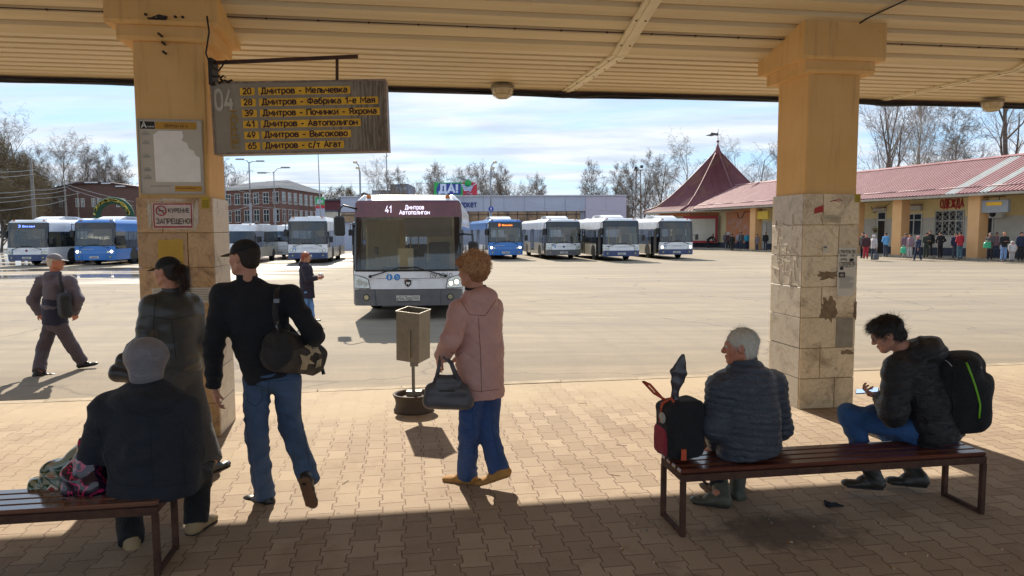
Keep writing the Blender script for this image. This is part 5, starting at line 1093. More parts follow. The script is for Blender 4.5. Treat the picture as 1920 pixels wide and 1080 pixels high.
# upper half of the right-hand wall is yellower than the lower
wl.box(sC + .32, DW - .012, 2.9, SW, DW, EZ + .3, 4)
wl.build('wall', [M_WALLW, M_WALLY, M_ORANGE, M_PLINTH, mat('yellow_render', 'd9c48f', .9, var=.05)], ar)
rf = MB()
def rp(s_, d_, z): return (s_, d_, z)
npan = 0; pit = .28; s_ = -2.5; rows_ = []
pts = []
while s_ < SW + .6:
    for ds, hh in ((0, 0), (pit * .3, .0), (pit * .42, .07), (pit * .78, .07), (pit * .9, 0)): pts.append((s_ + ds, hh))
    s_ += pit
vs = []; fs = []; mi = []
prof = [(-.35, EZ - .02), (5.7, RZ_)]
w1a, w1b = s_of(1800, 2.5), s_of(1818, 2.5); 
for s_, hh in pts: vs += [(s_, -.35, EZ + hh), (s_, 5.7, RZ_ + hh), (s_, 11.5, EZ + hh)]
for i in range(len(pts) - 1):
    a = i * 3; sm = (pts[i][0] + pts[i + 1][0]) / 2
    top_ = pts[i][1] > .06 and pts[i + 1][1] > .06
    white = (s_of(1768, -.3) < sm < s_of(1790, -.3)) or (s_of(1830, -.3) < sm < s_of(1850, -.3))
    fs += [(a, a + 3, a + 4, a + 1), (a + 1, a + 4, a + 5, a + 2)]; mi += [1 if white else (2 if top_ else 0), 0]
o = mesh_obj('roof', vs, fs, [M_ROOFRED, M_ROOFWHITE, facemat_roof('worn_red_sheet', 'a87f7f', 'b59390', '9d5f62', .5)], ar, False, mi)
rg = MB(); rg.prism([(5.4, RZ_ - .02), (5.7, RZ_ + .13), (6.0, RZ_ - .02)], 'x', -2.5, SW + .6); rg.build('ridge_cap', M_ROOFRED, o)
ev = MB(); ev.box(-2.5, -.42, EZ - .16, SW + .6, -.30, EZ - .01); ev.box(-2.5, -.3, EZ - .10, SW + .6, DW, EZ - .06)
ev.build('eaves', [mat('eaves_board', 'a59c8c', .7, var=.2)], ar)
sgd = MB()
for i in range(14):
    a = -1 + i * 3.4; sgd.tube([(a, .45, EZ + .48), (a + 3.1, .45, EZ + .48)], .035, 6); sgd.tube([(a + 3.1, .45, EZ + .48), (a + 3.15, .45, EZ + .36)], .03, 5)
sgd.build('snow_guard', mat('guard_red', 'a98a88', .5), ar)
kerb2 = MB()
for i in range(26): kerb2.box(-4 + i * 2, -.32, -.3, -4 + i * 2 + 1.98, 0, .16 + rnd.uniform(-.02, .02), b=.03)
o = kerb2.build('kerb', mat('kerb_old', '9a8f7f', .9, var=.2, vs=5, bump=.5, dirt=('6e6355', .7, 2))); o.matrix_world = AT; tag(o, kind='structure')
wk = MB(); wk.box(-4, 0, -.3, 48, DW + .3, .14); o = wk.build('footway', mat('footway_concrete', '8d857a', .9, var=.15, vs=2)); o.matrix_world = AT; tag(o, kind='structure')
for i, px in enumerate((1416, 1459, 1509, 1578, 1687, 1831)):
    d_ = .45; s_ = s_of(px, d_) if i not in (1, 2, 3) else None
    if s_ is None: s_ = s_of(1416, d_) + i * (s_of(1686, d_) - s_of(1416, d_)) / 4
    q = MB(); q.box(s_ - .42, .12, .14, s_ + .42, .92, EZ - .1, b=.02); q.build('pillar', M_PEACH, ar)
q = MB(); s_ = s_of(1826, .45) + 5.6; q.box(s_ - .42, .12, .14, s_ + .42, .92, EZ - .1, b=.02); q.build('pillar', M_PEACH, ar)
def zpx(s_, d_, py):
    p_ = arc(s_, d_); return W(0, py, p_[1])[2] + (ROLL * 0) - AO[2] + 0.0
def zat(px, py, d_):
    s_ = s_of(px, d_); p_ = arc(s_, d_); return W(px, py, p_[1])[2] - AO[2]
def awin(px0, px1, py0, py1, nm='window', mull=2, trans=.55, dark=M_GLASSD):
    a, b2 = s_of(px0, DW), s_of(px1, DW); z1, z0 = zat((px0 + px1) / 2, py0, DW), zat((px0 + px1) / 2, py1, DW)
    q = MB(); q.box(a, DW - .02, z0, b2, DW + .02, z1); o_ = q.build(nm, dark, ar)
    q = MB(); T_ = .07
    q.box(a - T_, DW - .07, z0 - T_, b2 + T_, DW - .02, z0); q.box(a - T_, DW - .07, z1, b2 + T_, DW - .02, z1 + T_); q.box(a - T_, DW - .07, z0, a, DW - .02, z1); q.box(b2, DW - .07, z0, b2 + T_, DW - .02, z1)
    for i in range(1, mull): x_ = a + (b2 - a) * i / mull; q.box(x_ - .035, DW - .065, z0, x_ + .035, DW - .02, z1)
    if trans: z_ = z0 + (z1 - z0) * trans; q.box(a, DW - .064, z_ - .035, b2, DW - .021, z_ + .035)
    q.build('frame', M_FRAMEW, o_); return a, b2, z0, z1
awin(1700, 1727.5, 402, 440, mull=2, trans=.72)
a, b2, z0, z1 = awin(1755, 1806, 396, 441, mull=4, trans=.6)
q = MB(); L_ = b2 - a
for k_ in range(-8, 16):
    for dr in (1, -1):
        x0 = a + k_ * .42 + (0 if dr == 1 else (z1 - z0)); pts = []
        for tt in np.linspace(0, 1, 8):
            x_ = x0 + dr * (z1 - z0) * tt; z_ = z0 + (z1 - z0) * tt
            if a <= x_ <= b2: pts.append((x_, DW - .14, z_))
        if len(pts) > 1: q.tube([pts[0], pts[-1]], .018, 4, sm=False)
for z_ in (z0, z1): q.tube([(a, DW - .14, z_), (b2, DW - .14, z_)], .02, 4)
for x_ in (a, b2): q.tube([(x_, DW - .14, z0), (x_, DW - .14, z1)], .02, 4)
q.build('window_grille', mat('grille_white', 'a8a69c', .6), ar)
awin(1647, 1660, 399, 411, mull=1, trans=0); 
def adoor(px0, px1, py0, m=M_DOORD, nm='door'):
    a, b2 = s_of(px0, DW), s_of(px1, DW); z1 = zat((px0 + px1) / 2, py0, DW)
    q = MB(); q.box(a, DW - .04, .15, b2, DW + .03, z1); o_ = q.build(nm, m, ar)
    q = MB(); q.box(a - .06, DW - .08, .15, a, DW - .0, z1 + .06); q.box(b2, DW - .08, .15, b2 + .06, DW, z1 + .06); q.box(a, DW - .08, z1, b2, DW, z1 + .06); q.build('door_frame', M_FRAMEW, o_)
    q = MB(); q.box(b2 - .18, DW - .10, 1.15, b2 - .12, DW - .04, 1.3); q.build('handle', M_RIM, o_)
adoor(1647, 1660, 414); adoor(1844, 1861, 409); adoor(1362, 1369, 436, M_FRAMEW); adoor(1431, 1437, 420, M_FRAMEW); adoor(1334, 1343, 424, mat('poster_door', 'b9b9b4', .7, var=.2, vs=6))
awin(1844, 1861, 398, 406, mull=1, trans=0)
for px0, px1, py0, py1 in ((1640, 1662, 391, 397), (1703, 1729, 386, 396)):
    a, b2 = s_of(px0, DW), s_of(px1, DW); q = MB(); z1, z0 = zat(px0, py0, DW), zat(px0, py1, DW); q.box(a, DW - .28, z0, b2, DW, z1, b=.02); q.box(a, DW - .32, z1, b2, DW, z1 + .05, 1); q.build('shutter_box', [M_WALLW, M_ROOFRED], ar)
# lettering ОДЕЖДА on the wall
a, b2 = s_of(1762, DW), s_of(1806, DW); zt = zat(1786, 392, DW)
sgn = athing('shop_lettering', 'red raised letters ОДЕЖДА on the wall between two peach pillars', 'sign')
text_obj('lettering', 'ОДЕЖДА', (a, DW - .06, zt + .12), .80, mat('red_letters', 'a52a30', .5), sgn, width=b2 - a, bold=.0, depth=.03)
lb_ = athing('platform_sign', 'grey hanging sign with a yellow strip on the peach pillar nearest the viewer', 'sign')
sa = s_of(1826, .45) + .5
q = MB(); q.box(sa, .25, 3.05, sa + 1.9, .5, 3.85, b=.02); q.build('panel', mat('sign_grey', '8d8f92', .6, var=.1), lb_)
q = MB(); q.box(sa + .45, .235, 3.5, sa + 1.5, .248, 3.72); q.build('route_strip', M_STRIP, lb_)
q = MB(); q.tube([(sa - .1, .4, 4.05), (sa + 1.6, .4, 4.05)], .03, 5); q.tube([(sa + 1.2, .4, 4.05), (sa + 1.2, .4, 3.85)], .025, 5); q.box(sa - .1, .3, 3.75, sa + .1, .5, 4.05); q.build('bracket', M_RUST, lb_)
lb2 = athing('platform_sign', 'yellow hanging sign beside the far peach pillar by the orange wall', 'sign')
sa = s_of(1416, .45) + .5; q = MB(); q.box(sa, .25, 3.05, sa + 1.6, .45, 3.8, b=.02); q.build('panel', mat('sign_yellow', 'c2a235', .6, var=.1), lb2); q = MB(); q.tube([(sa - .1, .35, 3.95), (sa + 1.2, .35, 3.95)], .03, 5); q.build('bracket', M_RUST, lb2)
acu = athing('air_conditioner', 'white air conditioner box on the wall above the dark doorway', 'air conditioner')
a = s_of(1858, DW); q = MB(); q.box(a, DW - .35, 2.75, a + 1.0, DW - .02, 3.35, b=.03); q.build('casing', M_FRAMEW, acu); q = MB(); q.lathe([(.24, -.01), (.24, .0)], (a + .35, DW - .36, 3.05), 16, 'y'); q.build('fan_grille', M_BLK, acu)
q = MB(); q.tube([(s_of(1632, DW), DW - .03, 3.9), (s_of(1638, DW), DW - .03, 3.35), (s_of(1655, DW), DW - .05, 3.7), (s_of(1668, DW), DW - .03, 4.1)], .02, 5)
q.tube([(s_of(1382, DW), DW - .04, 3.9), (s_of(1385, DW), DW - .04, 3.3), (s_of(1391, DW), DW - .04, 3.3), (s_of(1396, DW), DW - .04, 3.9), (s_of(1412, DW), DW - .04, 3.95)], .03, 5); q.build('wall_cable', M_BLK, ar)
q = MB(); rr = random.Random(3)
for i in range(18):
    p_x = rr.uniform(1364, 1400); s_ = s_of(p_x, DW); z_ = rr.uniform(1.5, 2.9) if i else 3.0; q.prism([(s_, z_), (s_ + rr.uniform(.2, .6), z_ + rr.uniform(-.05, .1)), (s_ + rr.uniform(.3, .6), z_ + rr.uniform(.2, .45)), (s_ + .05, z_ + rr.uniform(.15, .4))], 'y', DW - .006 - .0004 * i, DW)
q.build('paint_patch', mat('patch_pink', 'bd9584', .9, var=.15, vs=4), ar)
# framed red panel and blue band under the tower
q = MB(); a, b2 = s_of(1296, DW), s_of(1325, DW)
# tower pavilion ----------------------------------------------------
TC = np.array([24.3, 84.6]); TR = 8.6
tw = thing('tower_pavilion', 'octagonal pavilion with a tall pointed maroon tiled roof and a weather vane', 'building', (TC[0], TC[1], -.1), R(0))
def ngon(r_, n=8, ph=22.5): return [(r_ * math.cos(R(ph + 360 * i / n)), r_ * math.sin(R(ph + 360 * i / n))) for i in range(n)]
q = MB(); body = ngon(6.9, 8, 4); n_ = 8
for i in range(8):
    a, b2 = body[i], body[(i + 1) % 8]
    q.quad((*a, .0), (*b2, .0), (*b2, .7), (*a, .7), 2); q.quad((*a, .7), (*b2, .7), (*b2, 3.6), (*a, 3.6), 0); q.quad((*a, 3.6), (*b2, 3.6), (*b2, 4.3), (*a, 4.3), 1)
q.build('wall', [M_WALLW, M_ORANGE, M_PLINTH], tw)
q = MB(); prof_ = [(8.9, 4.15), (7.2, 4.75), (5.6, 5.9), (4.0, 7.35), (2.4, 8.95), (1.2, 10.2), (.45, 11.0)]
vs = []; fs = []; nseg = 10
for r_, z_ in prof_:
    c8 = ngon(r_, 8, 4)
    for i in range(8):
        for j in range(nseg * 4):
            f_ = j / (nseg * 4); wob = (.13 if j % 2 else 0) * min(1, r_ / 3); a, b2 = c8[i], c8[(i + 1) % 8]; x_, y_ = a[0] + (b2[0] - a[0]) * f_, a[1] + (b2[1] - a[1]) * f_
            k_ = 1 + wob / max(r_, .5); vs.append((x_ * k_, y_ * k_, z_))
NN = 8 * nseg * 4
for k_ in range(len(prof_) - 1):
    for j in range(NN): fs.append((k_ * NN + j, k_ * NN + (j + 1) % NN, (k_ + 1) * NN + (j + 1) % NN, (k_ + 1) * NN + j))
rfo = mesh_obj('roof', vs, fs, M_ROOFTOW, tw)
q = MB()
for i in range(8): q.tube([(ngon(r_, 8, 4)[i][0], ngon(r_, 8, 4)[i][1], z_ + .05) for r_, z_ in prof_], .11, 6)
q.build('ridge_cap', M_ROOFTOW, rfo)
q = MB(); q.lathe([(.75, 10.7), (.35, 11.4), (.12, 12.0), (.05, 12.3)], n=8); q.lathe([(.02, 12.25), (.17, 12.4), (.17, 12.5), (.02, 12.65)], n=12); q.build('finial', M_ROOFTOW, tw)
q = MB(); q.tube([(0, 0, 12.3), (0, 0, 13.9)], .035, 5); q.prism([(-1.5, 13.15), (-.9, 13.3), (-.8, 13.5), (-.2, 13.4), (0, 13.5), (0, 13.1), (-.4, 13.15), (-.8, 13.05)], 'y', -.02, .02); q.tube([(-.4, 0, 13.2), (.35, 0, 13.2)], .03, 4); q.build('weather_vane', mat('vane_metal', '4b4547', .5), tw)
q = MB(); q.lathe([(9.0, 4.0), (9.0, 4.14)], n=8, sm=False); q.build('eaves', M_GUT, tw).rotation_euler.z = R(4)
# red frame panel on the tower wall facing the yard
f0 = G(1300, 466, -.1)
q = MB(); y0 = TC[1] - 7.1
fp = thing('framed_panel', 'white panel in a red frame on the wall under the tower roof', 'panel', (TC[0] - 3.6, TC[1] - 6.35, -.1), R(-12))
q.box(-1.6, 0, .9, 1.6, .05, 3.3); q.build('sheet', M_WALLW, fp); q = MB(); q.box(-1.85, -.04, 3.3, 1.85, .06, 3.6); q.box(-1.85, -.04, .65, 1.85, .06, .9); q.box(-1.85, -.04, .9, -1.6, .06, 3.3); q.box(1.6, -.04, .9, 1.85, .06, 3.3); q.build('frame', mat('frame_red', '9a2f33', .6), fp)

# market hall --------------------------------------------------------
MY = 84.0
def X(px, Y): return W(px, 430, Y)[0]
def Z(px, py, Y): return W(px, py, Y)[2]
mk = thing('supermarket', 'low pale blue supermarket with a ribbon of brown windows behind the buses', 'building', (0, 0, 0))
M_PANEL = mat('pale_blue_panel', 'a9b0c4', .45, var=.05, vs=.4, dirt=('8c93a6', .4, .25)); M_PANEL2 = mat('lilac_panel', 'b3aec0', .5, var=.04)
xl, xm, xr = X(640, MY), X(1098, MY), X(1174, MY); zt_, zb_ = Z(1000, 368, MY), Z(1000, 396, MY)
q = MB(); q.box(xl, MY, zb_, xm - .03, MY + 22, zt_, 0); q.box(xm, MY - .02, -.1, xr, MY + 22, zt_ - .02, 1); q.box(xl, MY + .5, -.1, xm - .03, MY + 21, zb_ - .01, 0)
for k_ in range(14): x_ = xl + (xr - xl) * k_ / 14; q.box(x_ - .015, MY - .035, zb_, x_ + .015, MY - .0, zt_, 2)
q.build('wall', [M_PANEL, M_PANEL2, mat('panel_joint', '7d8496', .6)], mk)
q = MB(); q.box(xl, MY + .1, Z(1000, 414, MY), X(1088, MY), MY + .48, zb_ - .02); wo = q.build('window', mat('bronze_glass', '6b5138', .15, var=.3, vs=.6, coat=.3, dirt=('c9a271', .8, .4)), mk)
q = MB()
for k_ in range(24): x_ = X(868, MY) + k_ * (X(1088, MY) - X(868, MY)) / 12 - 12; q.box(x_ - .05, MY + .02, Z(1000, 414, MY), x_ + .05, MY + .1, zb_ - .02)
q.box(xl, MY + .02, Z(1000, 402, MY) - .04, X(1088, MY), MY + .1, Z(1000, 402, MY) + .04); q.build('frame', mat('bronze_frame', '4b3a33', .6), wo)
q = MB(); q.box(xl - .1, MY - .15, zt_, xr + .1, MY + 22, zt_ + .12); q.build('parapet', mat('parapet_metal', 'b9bdc6', .5), mk)
ml = thing('shop_lettering', 'blue lettering маркет on the pale fascia, cut off by the near bus roof', 'sign')
text_obj('lettering', 'маркет', (X(857, MY), MY - .04, Z(880, 388, MY)), .95, mat('navy_letters', '2f3f7d', .5), ml, width=X(894, MY) - X(857, MY), bold=.02, depth=.02)
# roof sign
rs = thing('roof_sign', 'green, white and red roof sign reading ДА! with a shopping cart emblem', 'sign')
RY = MY + 1.0; x0, x1 = X(815, RY), X(895, RY); z0, z1 = Z(855, 366, RY), Z(855, 342, RY); wS = x1 - x0; hS = z1 - z0
q = MB(); q.box(x0, RY, z0, x0 + wS * .67, RY + .3, z1, 0); q.box(x0 + wS * .67 + .01, RY, z0, x1, RY + .3, z1, 1); q.build('panel', [mat('sign_green', '1f9d4c', .45), mat('sign_red', 'b5293c', .45)], rs)
q = MB(); q.prism([(x0 + wS * .07, z0 + .1), (x0 + wS * .62, z0 + .1), (x0 + wS * .62, z0 + hS * .9), (x0 + wS * .12, z0 + hS * .93), (x0 + wS * .05, z0 + hS * .5)], 'y', RY - .06, RY - .01); q.build('lettering_backing', mat('sign_navy', '2c3f93', .5), rs)
text_obj('lettering', 'ДА!', (x0 + wS * .10, RY - .09, z0 + hS * .22), hS * .85, mat('sign_white', 'c7d3ea', .5), rs, width=wS * .46, bold=.05, depth=.01)
q = MB(); cx_, cz_ = x0 + wS * .82, z0 + hS * .5
q.prism([(cx_ - 1.0, cz_ + .55), (cx_ + .5, cz_ + .35), (cx_ + .2, cz_ - .25), (cx_ - .6, cz_ - .25)], 'y', RY - .07, RY - .01, 0)
for k_ in range(3): q.tube([(cx_ - .9 + .1 * k_, RY - .09, cz_ + .4 - .22 * k_), (cx_ + .45 - .08 * k_, RY - .09, cz_ + .25 - .2 * k_)], .03, 4, 1)
q.tube([(cx_ + .5, RY - .06, cz_ + .4), (cx_ + .95, RY - .06, cz_ + .7)], .06, 5, 0); q.tube([(cx_ + .2, RY - .06, cz_ - .3), (cx_ - .5, RY - .06, cz_ - .62), (cx_ + .35, RY - .06, cz_ - .62)], .05, 5, 0)
q.build('cart_emblem', [mat('sign_white', 'c7d3ea', .5), mat('sign_navy', '2c3f93')], rs)
q = MB(); q.lathe([(.02, -.02), (.42, -.02), (.42, 0), (.02, 0)], (cx_ - .15, RY - .06, cz_ + .62), 14, 'y'); q.build('green_dot', mat('sign_green', '1f9d4c'), rs)
q = MB(); [q.box(x_, RY + .1, zt_, x_ + .1, RY + .2, z0 + .3) for x_ in np.linspace(x0 + .3, x1 - .4, 6)]; q.build('support', M_RIM, rs)

# brick buildings ----------------------------------------------------
def brick(name, c1, c2, mortar='7a6c62', sc=1.0):
    m, t, b = new_mat(name); P = nd(t, 'ShaderNodeTexCoord').outputs['Object']
    s = nd(t, 'ShaderNodeSeparateXYZ', {0: P}); xy = nd(t, 'ShaderNodeMath', {0: s.outputs[0], 1: s.outputs[1]}, operation='ADD')
    cv = nd(t, 'ShaderNodeCombineXYZ', {0: xy.outputs[0], 1: s.outputs[2], 2: 0.0}).outputs[0]
    br = nd(t, 'ShaderNodeTexBrick', {'Vector': cv, 'Color1': srgb(c1), 'Color2': srgb(c2), 'Mortar': srgb(mortar), 'Scale': 1.0, 'Mortar Size': .012, 'Brick Width': .26, 'Row Height': .08})
    n = nd(t, 'ShaderNodeTexNoise', {'Vector': P, 'Scale': .5, 'Detail': 7.0}).outputs[0]
    c = mixc(t, ramp(t, n, [(.45, 0.0), (.7, .4)]), br.outputs[0], srgb('5a4038'))
    t.links.new(c, b.inputs['Base Color']); b.inputs['Roughness'].default_value = .9; return m
M_BR1 = brick('red_brick', '6f4238', '7e4f43'); M_BR2 = brick('dark_brick', '57352f', '65403a'); M_GREYR = mat('grey_roof', '585d68', .95, spec=.05, var=.15, vs=.5); M_SNOW = mat('old_snow', 'd9dde4', .8, var=.05)
def bwindow(par, T, x0, x1, z0, z1, y, m=None):
    q = MB(); q.T = T; q.box(x0, y - .02, z0, x1, y + .02, z1); o_ = q.build('window', m or M_GLASSD, par)
    q = MB(); q.T = T; t = .09
    q.box(x0 - t, y - .06, z0 - t, x1 + t, y - .02, z0); q.box(x0 - t, y - .06, z1, x1 + t, y - .02, z1 + t); q.box(x0 - t, y - .06, z0, x0, y - .02, z1); q.box(x1, y - .06, z0, x1 + t, y - .02, z1)
    xm_ = (x0 + x1) / 2; q.box(xm_ - .05, y - .055, z0, xm_ + .05, y - .02, z1); q.box(x0, y - .054, z0 + (z1 - z0) * .62 - .04, x1, y - .021, z0 + (z1 - z0) * .62 + .04)
    q.build('frame', M_FRAMEW, o_)
# two-storey school-like block, corner towards the yard at px 527
BY = 112.0; cx_ = X(527, BY)
bb = thing('brick_building', 'two-storey red brick building with white windows and a grey hipped roof', 'building')
hT = Z(527, 349, BY) + .1
dl = np.array([X(404, 122) - cx_, 122 - BY]); LL = np.linalg.norm(dl); dl /= LL; dr = np.array([X(606, 131) - cx_, 131 - BY]); LR = np.linalg.norm(dr); dr /= LR
TL = Matrix(((-dl[0], -dl[1] if False else dl[1], 0, cx_), (-dl[1], -dl[0] if False else -dl[0], 0, BY), (0, 0, 1, -.1), (0, 0, 0, 1)))
# wall frames: x along the wall, y pointing into the building
TLm = Matrix.Translation((cx_ + dl[0] * LL, BY + dl[1] * LL, -.1)) @ Matrix.Rotation(math.atan2(-dl[1], -dl[0]), 4, 'Z')
TRm = Matrix.Translation((cx_, BY, -.1)) @ Matrix.Rotation(math.atan2(dr[1], dr[0]), 4, 'Z')
p0 = np.array([cx_, BY]); pL = p0 + dl * LL; pR = p0 + dr * LR; pB = pL + dr * LR
q = MB(); q.prism([tuple(p0), tuple(pR), tuple(pB), tuple(pL)], 'z', -.1, hT); q.build('wall', M_BR1, bb)
cen = (p0 + pR + pB + pL) / 4; ex = 1.04; c4 = [cen + (p_ - cen) * ex for p_ in (p0, pR, pB, pL)]; r1 = cen + (pL + pB - p0 - pR) / 2 * .28; r2 = cen - (pL + pB - p0 - pR) / 2 * .28; hr = hT + 1.7
q = MB(); q.add([(*c4[0], hT), (*c4[1], hT), (*c4[2], hT), (*c4[3], hT), (*r1, hr), (*r2, hr)], [(0, 1, 5), (1, 2, 4, 5), (2, 3, 4), (3, 0, 5, 4)]); q.prism([tuple(c) for c in c4], 'z', hT - .35, hT - .01, 1); q.build('roof', [M_GREYR, M_FRAMEW], bb)
for fl, (za, zb2) in enumerate(((hT - 5.5, hT - 3.6), (hT - 2.6, hT - .9))):
    for i in range(7): bwindow(bb, TLm, LL * (i + .35) / 7, LL * (i + .35) / 7 + 1.3, za, zb2, -.01)
    for i in range(8): bwindow(bb, TRm, LR * (i + .3) / 8, LR * (i + .3) / 8 + 1.15, za, zb2, -.01)
# long dark brick block on the left
def block(name, label, m, px0, px1, Y, prof, dep=14, wins=(), wz=None, snow=(), group=None, cat='building', roofm=None, Y1=None):
    t_ = thing(name, label, cat, group=group); Y1 = Y1 or Y
    a = np.array([X(px0, Y), Y]); b = np.array([X(px1, Y1), Y1]); L_ = np.linalg.norm(b - a); T = Matrix.Translation((a[0], a[1], -.1)) @ Matrix.Rotation(math.atan2(b[1] - a[1], b[0] - a[0]), 4, 'Z')
    poly = [(0, 0), (L_, 0)] + [((p_ - px0) / (px1 - px0) * L_, Z(p_, y_, Y) + .1) for p_, y_ in prof[::-1]]
    q = MB(); q.T = T; q.prism(poly, 'y', 0, dep); q.build('wall', m, t_)
    q = MB(); q.T = T; tp_ = poly[2:][::-1]
    for (x0, z0), (x1, z1) in zip(tp_[:-1], tp_[1:]): q.add([(x0, -.3, z0), (x1, -.3, z1), (x1, dep, z1), (x0, dep, z0), (x0, -.3, z0 + .22), (x1, -.3, z1 + .22), (x1, dep, z1 + .22), (x0, dep, z0 + .22)], [(0, 1, 2, 3), (4, 5, 6, 7), (0, 1, 5, 4), (2, 3, 7, 6), (1, 2, 6, 5), (0, 3, 7, 4)])
    q.build('roof', roofm or M_GREYR, t_)
    for (w0, w1, y0, y1) in wins:
        f = lambda p_: (p_ - px0) / (px1 - px0) * L_
        bwindow(t_, T, f(w0), f(w1), Z(w0, y1, Y) + .1, Z(w0, y0, Y) + .1, -.01)
    for (s0, s1, y_) in snow:
        f = lambda p_: (p_ - px0) / (px1 - px0) * L_; z_ = Z(s0, y_, Y) + .1
        q = MB(); q.T = T; q.box(f(s0), -.35, z_ - .05, f(s1), 3, z_ + .12, b=.05); q.build('snow_patch', M_SNOW, t_)
    return t_, T, L_
block('brick_building', 'long dark brick works building with a low gable beyond the leftmost buses', M_BR2, 66, 262, 100, [(66, 374), (112, 353), (150, 345), (205, 344), (262, 352)], wins=[(p_, p_ + 4.5, 373, 387) for p_ in (84, 95, 115, 146, 156, 176, 186, 222, 232)], snow=((165, 190, 343), (196, 214, 344.5), (222, 240, 350)), roofm=mat('dark_roof', '4a3638', .7))
q = MB(); b0_ = bpy.data.objects['brick_building.001'] if 'brick_building.001' in bpy.data.objects else None
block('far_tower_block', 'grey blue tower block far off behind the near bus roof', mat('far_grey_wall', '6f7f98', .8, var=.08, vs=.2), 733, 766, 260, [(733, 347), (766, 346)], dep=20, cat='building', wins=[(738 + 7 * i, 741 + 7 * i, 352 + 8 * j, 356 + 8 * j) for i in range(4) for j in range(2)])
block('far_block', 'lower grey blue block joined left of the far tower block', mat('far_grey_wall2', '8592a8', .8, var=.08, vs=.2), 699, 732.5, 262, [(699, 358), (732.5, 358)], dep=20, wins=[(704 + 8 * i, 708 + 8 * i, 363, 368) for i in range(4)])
block('kiosk', 'low maroon clad shop building left of the near bus', mat('maroon_wall', '5d3038', .8, var=.15), 608, 700, 118, [(608, 376), (700, 376)], dep=10)
block('kiosk', 'small white kiosk roof between the brick building and maroon shop', M_WALLW, 604, 626, 104, [(604, 397), (626, 397)], dep=5)
block('house', 'grey house roof seen far behind the tall poles', mat('house_wall', '77706c', .8, var=.1), 668, 700, 190, [(668, 370), (684, 362), (700, 370)], dep=8)
# pylon sign with ДА!
py_ = thing('pylon_sign', 'small green and red pylon sign with ДА! beside the brick building', 'sign')
YP = 98; x0, x1 = X(593, YP), X(609, YP); zs_ = [Z(600, y_, YP) for y_ in (402, 391, 384, 370)]
q = MB(); q.box(x0, YP, zs_[2], x1, YP + .3, zs_[3], 0); q.box(x0, YP, zs_[1], x1, YP + .3, zs_[2], 1); q.box(x0, YP, -.1, x1, YP + .3, zs_[1], 2); q.build('panel', [mat('sign_green', '1f9d4c'), mat('sign_red', 'b5293c'), M_PANEL], py_)
text_obj('lettering', 'ДА!', (x0 + .15, YP - .03, zs_[2] + .25), .6, mat('sign_white', 'c7d3ea'), py_, width=(x1 - x0) * .75, bold=.02)
# garland arch
ga = thing('garland_arch', 'green archway trimmed with small yellow lights behind the left blue bus', 'arch'); YA = 70
gx0, gx1 = X(183, YA), X(246, YA); gz = Z(214, 376, YA); gb = Z(214, 405, YA); q = MB(); N_ = 22
for r_, wd in ((1.0, .45),):
    pts = [((gx0 + gx1) / 2 + (gx1 - gx0) / 2 * math.cos(a), YA, gb + (gz - gb) * math.sin(a)) for a in np.linspace(0, math.pi, N_)]
    q.tube([(pts[0][0], YA, -.1)] + pts + [(pts[-1][0], YA, -.1)], wd * .8, 8)
q.build('frame', mat('garland_green', '264a3c', .9, var=.4, vs=4), ga)
q = MB(); rr = random.Random(9)
for i in range(90):
    a = rr.uniform(.1, math.pi - .1); k_ = 1 + rr.uniform(-.02, .07); x_, z_ = (gx0 + gx1) / 2 + (gx1 - gx0) / 2 * k_ * math.cos(a), gb + (gz - gb) * k_ * math.sin(a)
    q.box(x_ - .07, YA - .45, z_ - .07, x_ + .07, YA - .36, z_ + .07)
q.build('ornament', mat('ornament_yellow', 'c9b24a', .5), ga)
# hill line behind everything
hl = MB(); n_ = 60; vs = []; fs = []
for i in range(n_ + 1):
    x = -420 + 840 * i / n_; h_ = 5 + 6 * math.exp(-((x + 110) / 60) ** 2) + 1.5 * math.sin(x * .03); vs += [(x, 330, -2), (x, 360, h_), (x, 520, h_ + 1)]
for i in range(n_): fs += [(3 * i, 3 * i + 3, 3 * i + 4, 3 * i + 1), (3 * i + 1, 3 * i + 4, 3 * i + 5, 3 * i + 2)]
o = mesh_obj('hill', vs, fs, mat('far_wood', '6a7385', .95, var=.2, vs=.08)); tag(o, kind='structure')

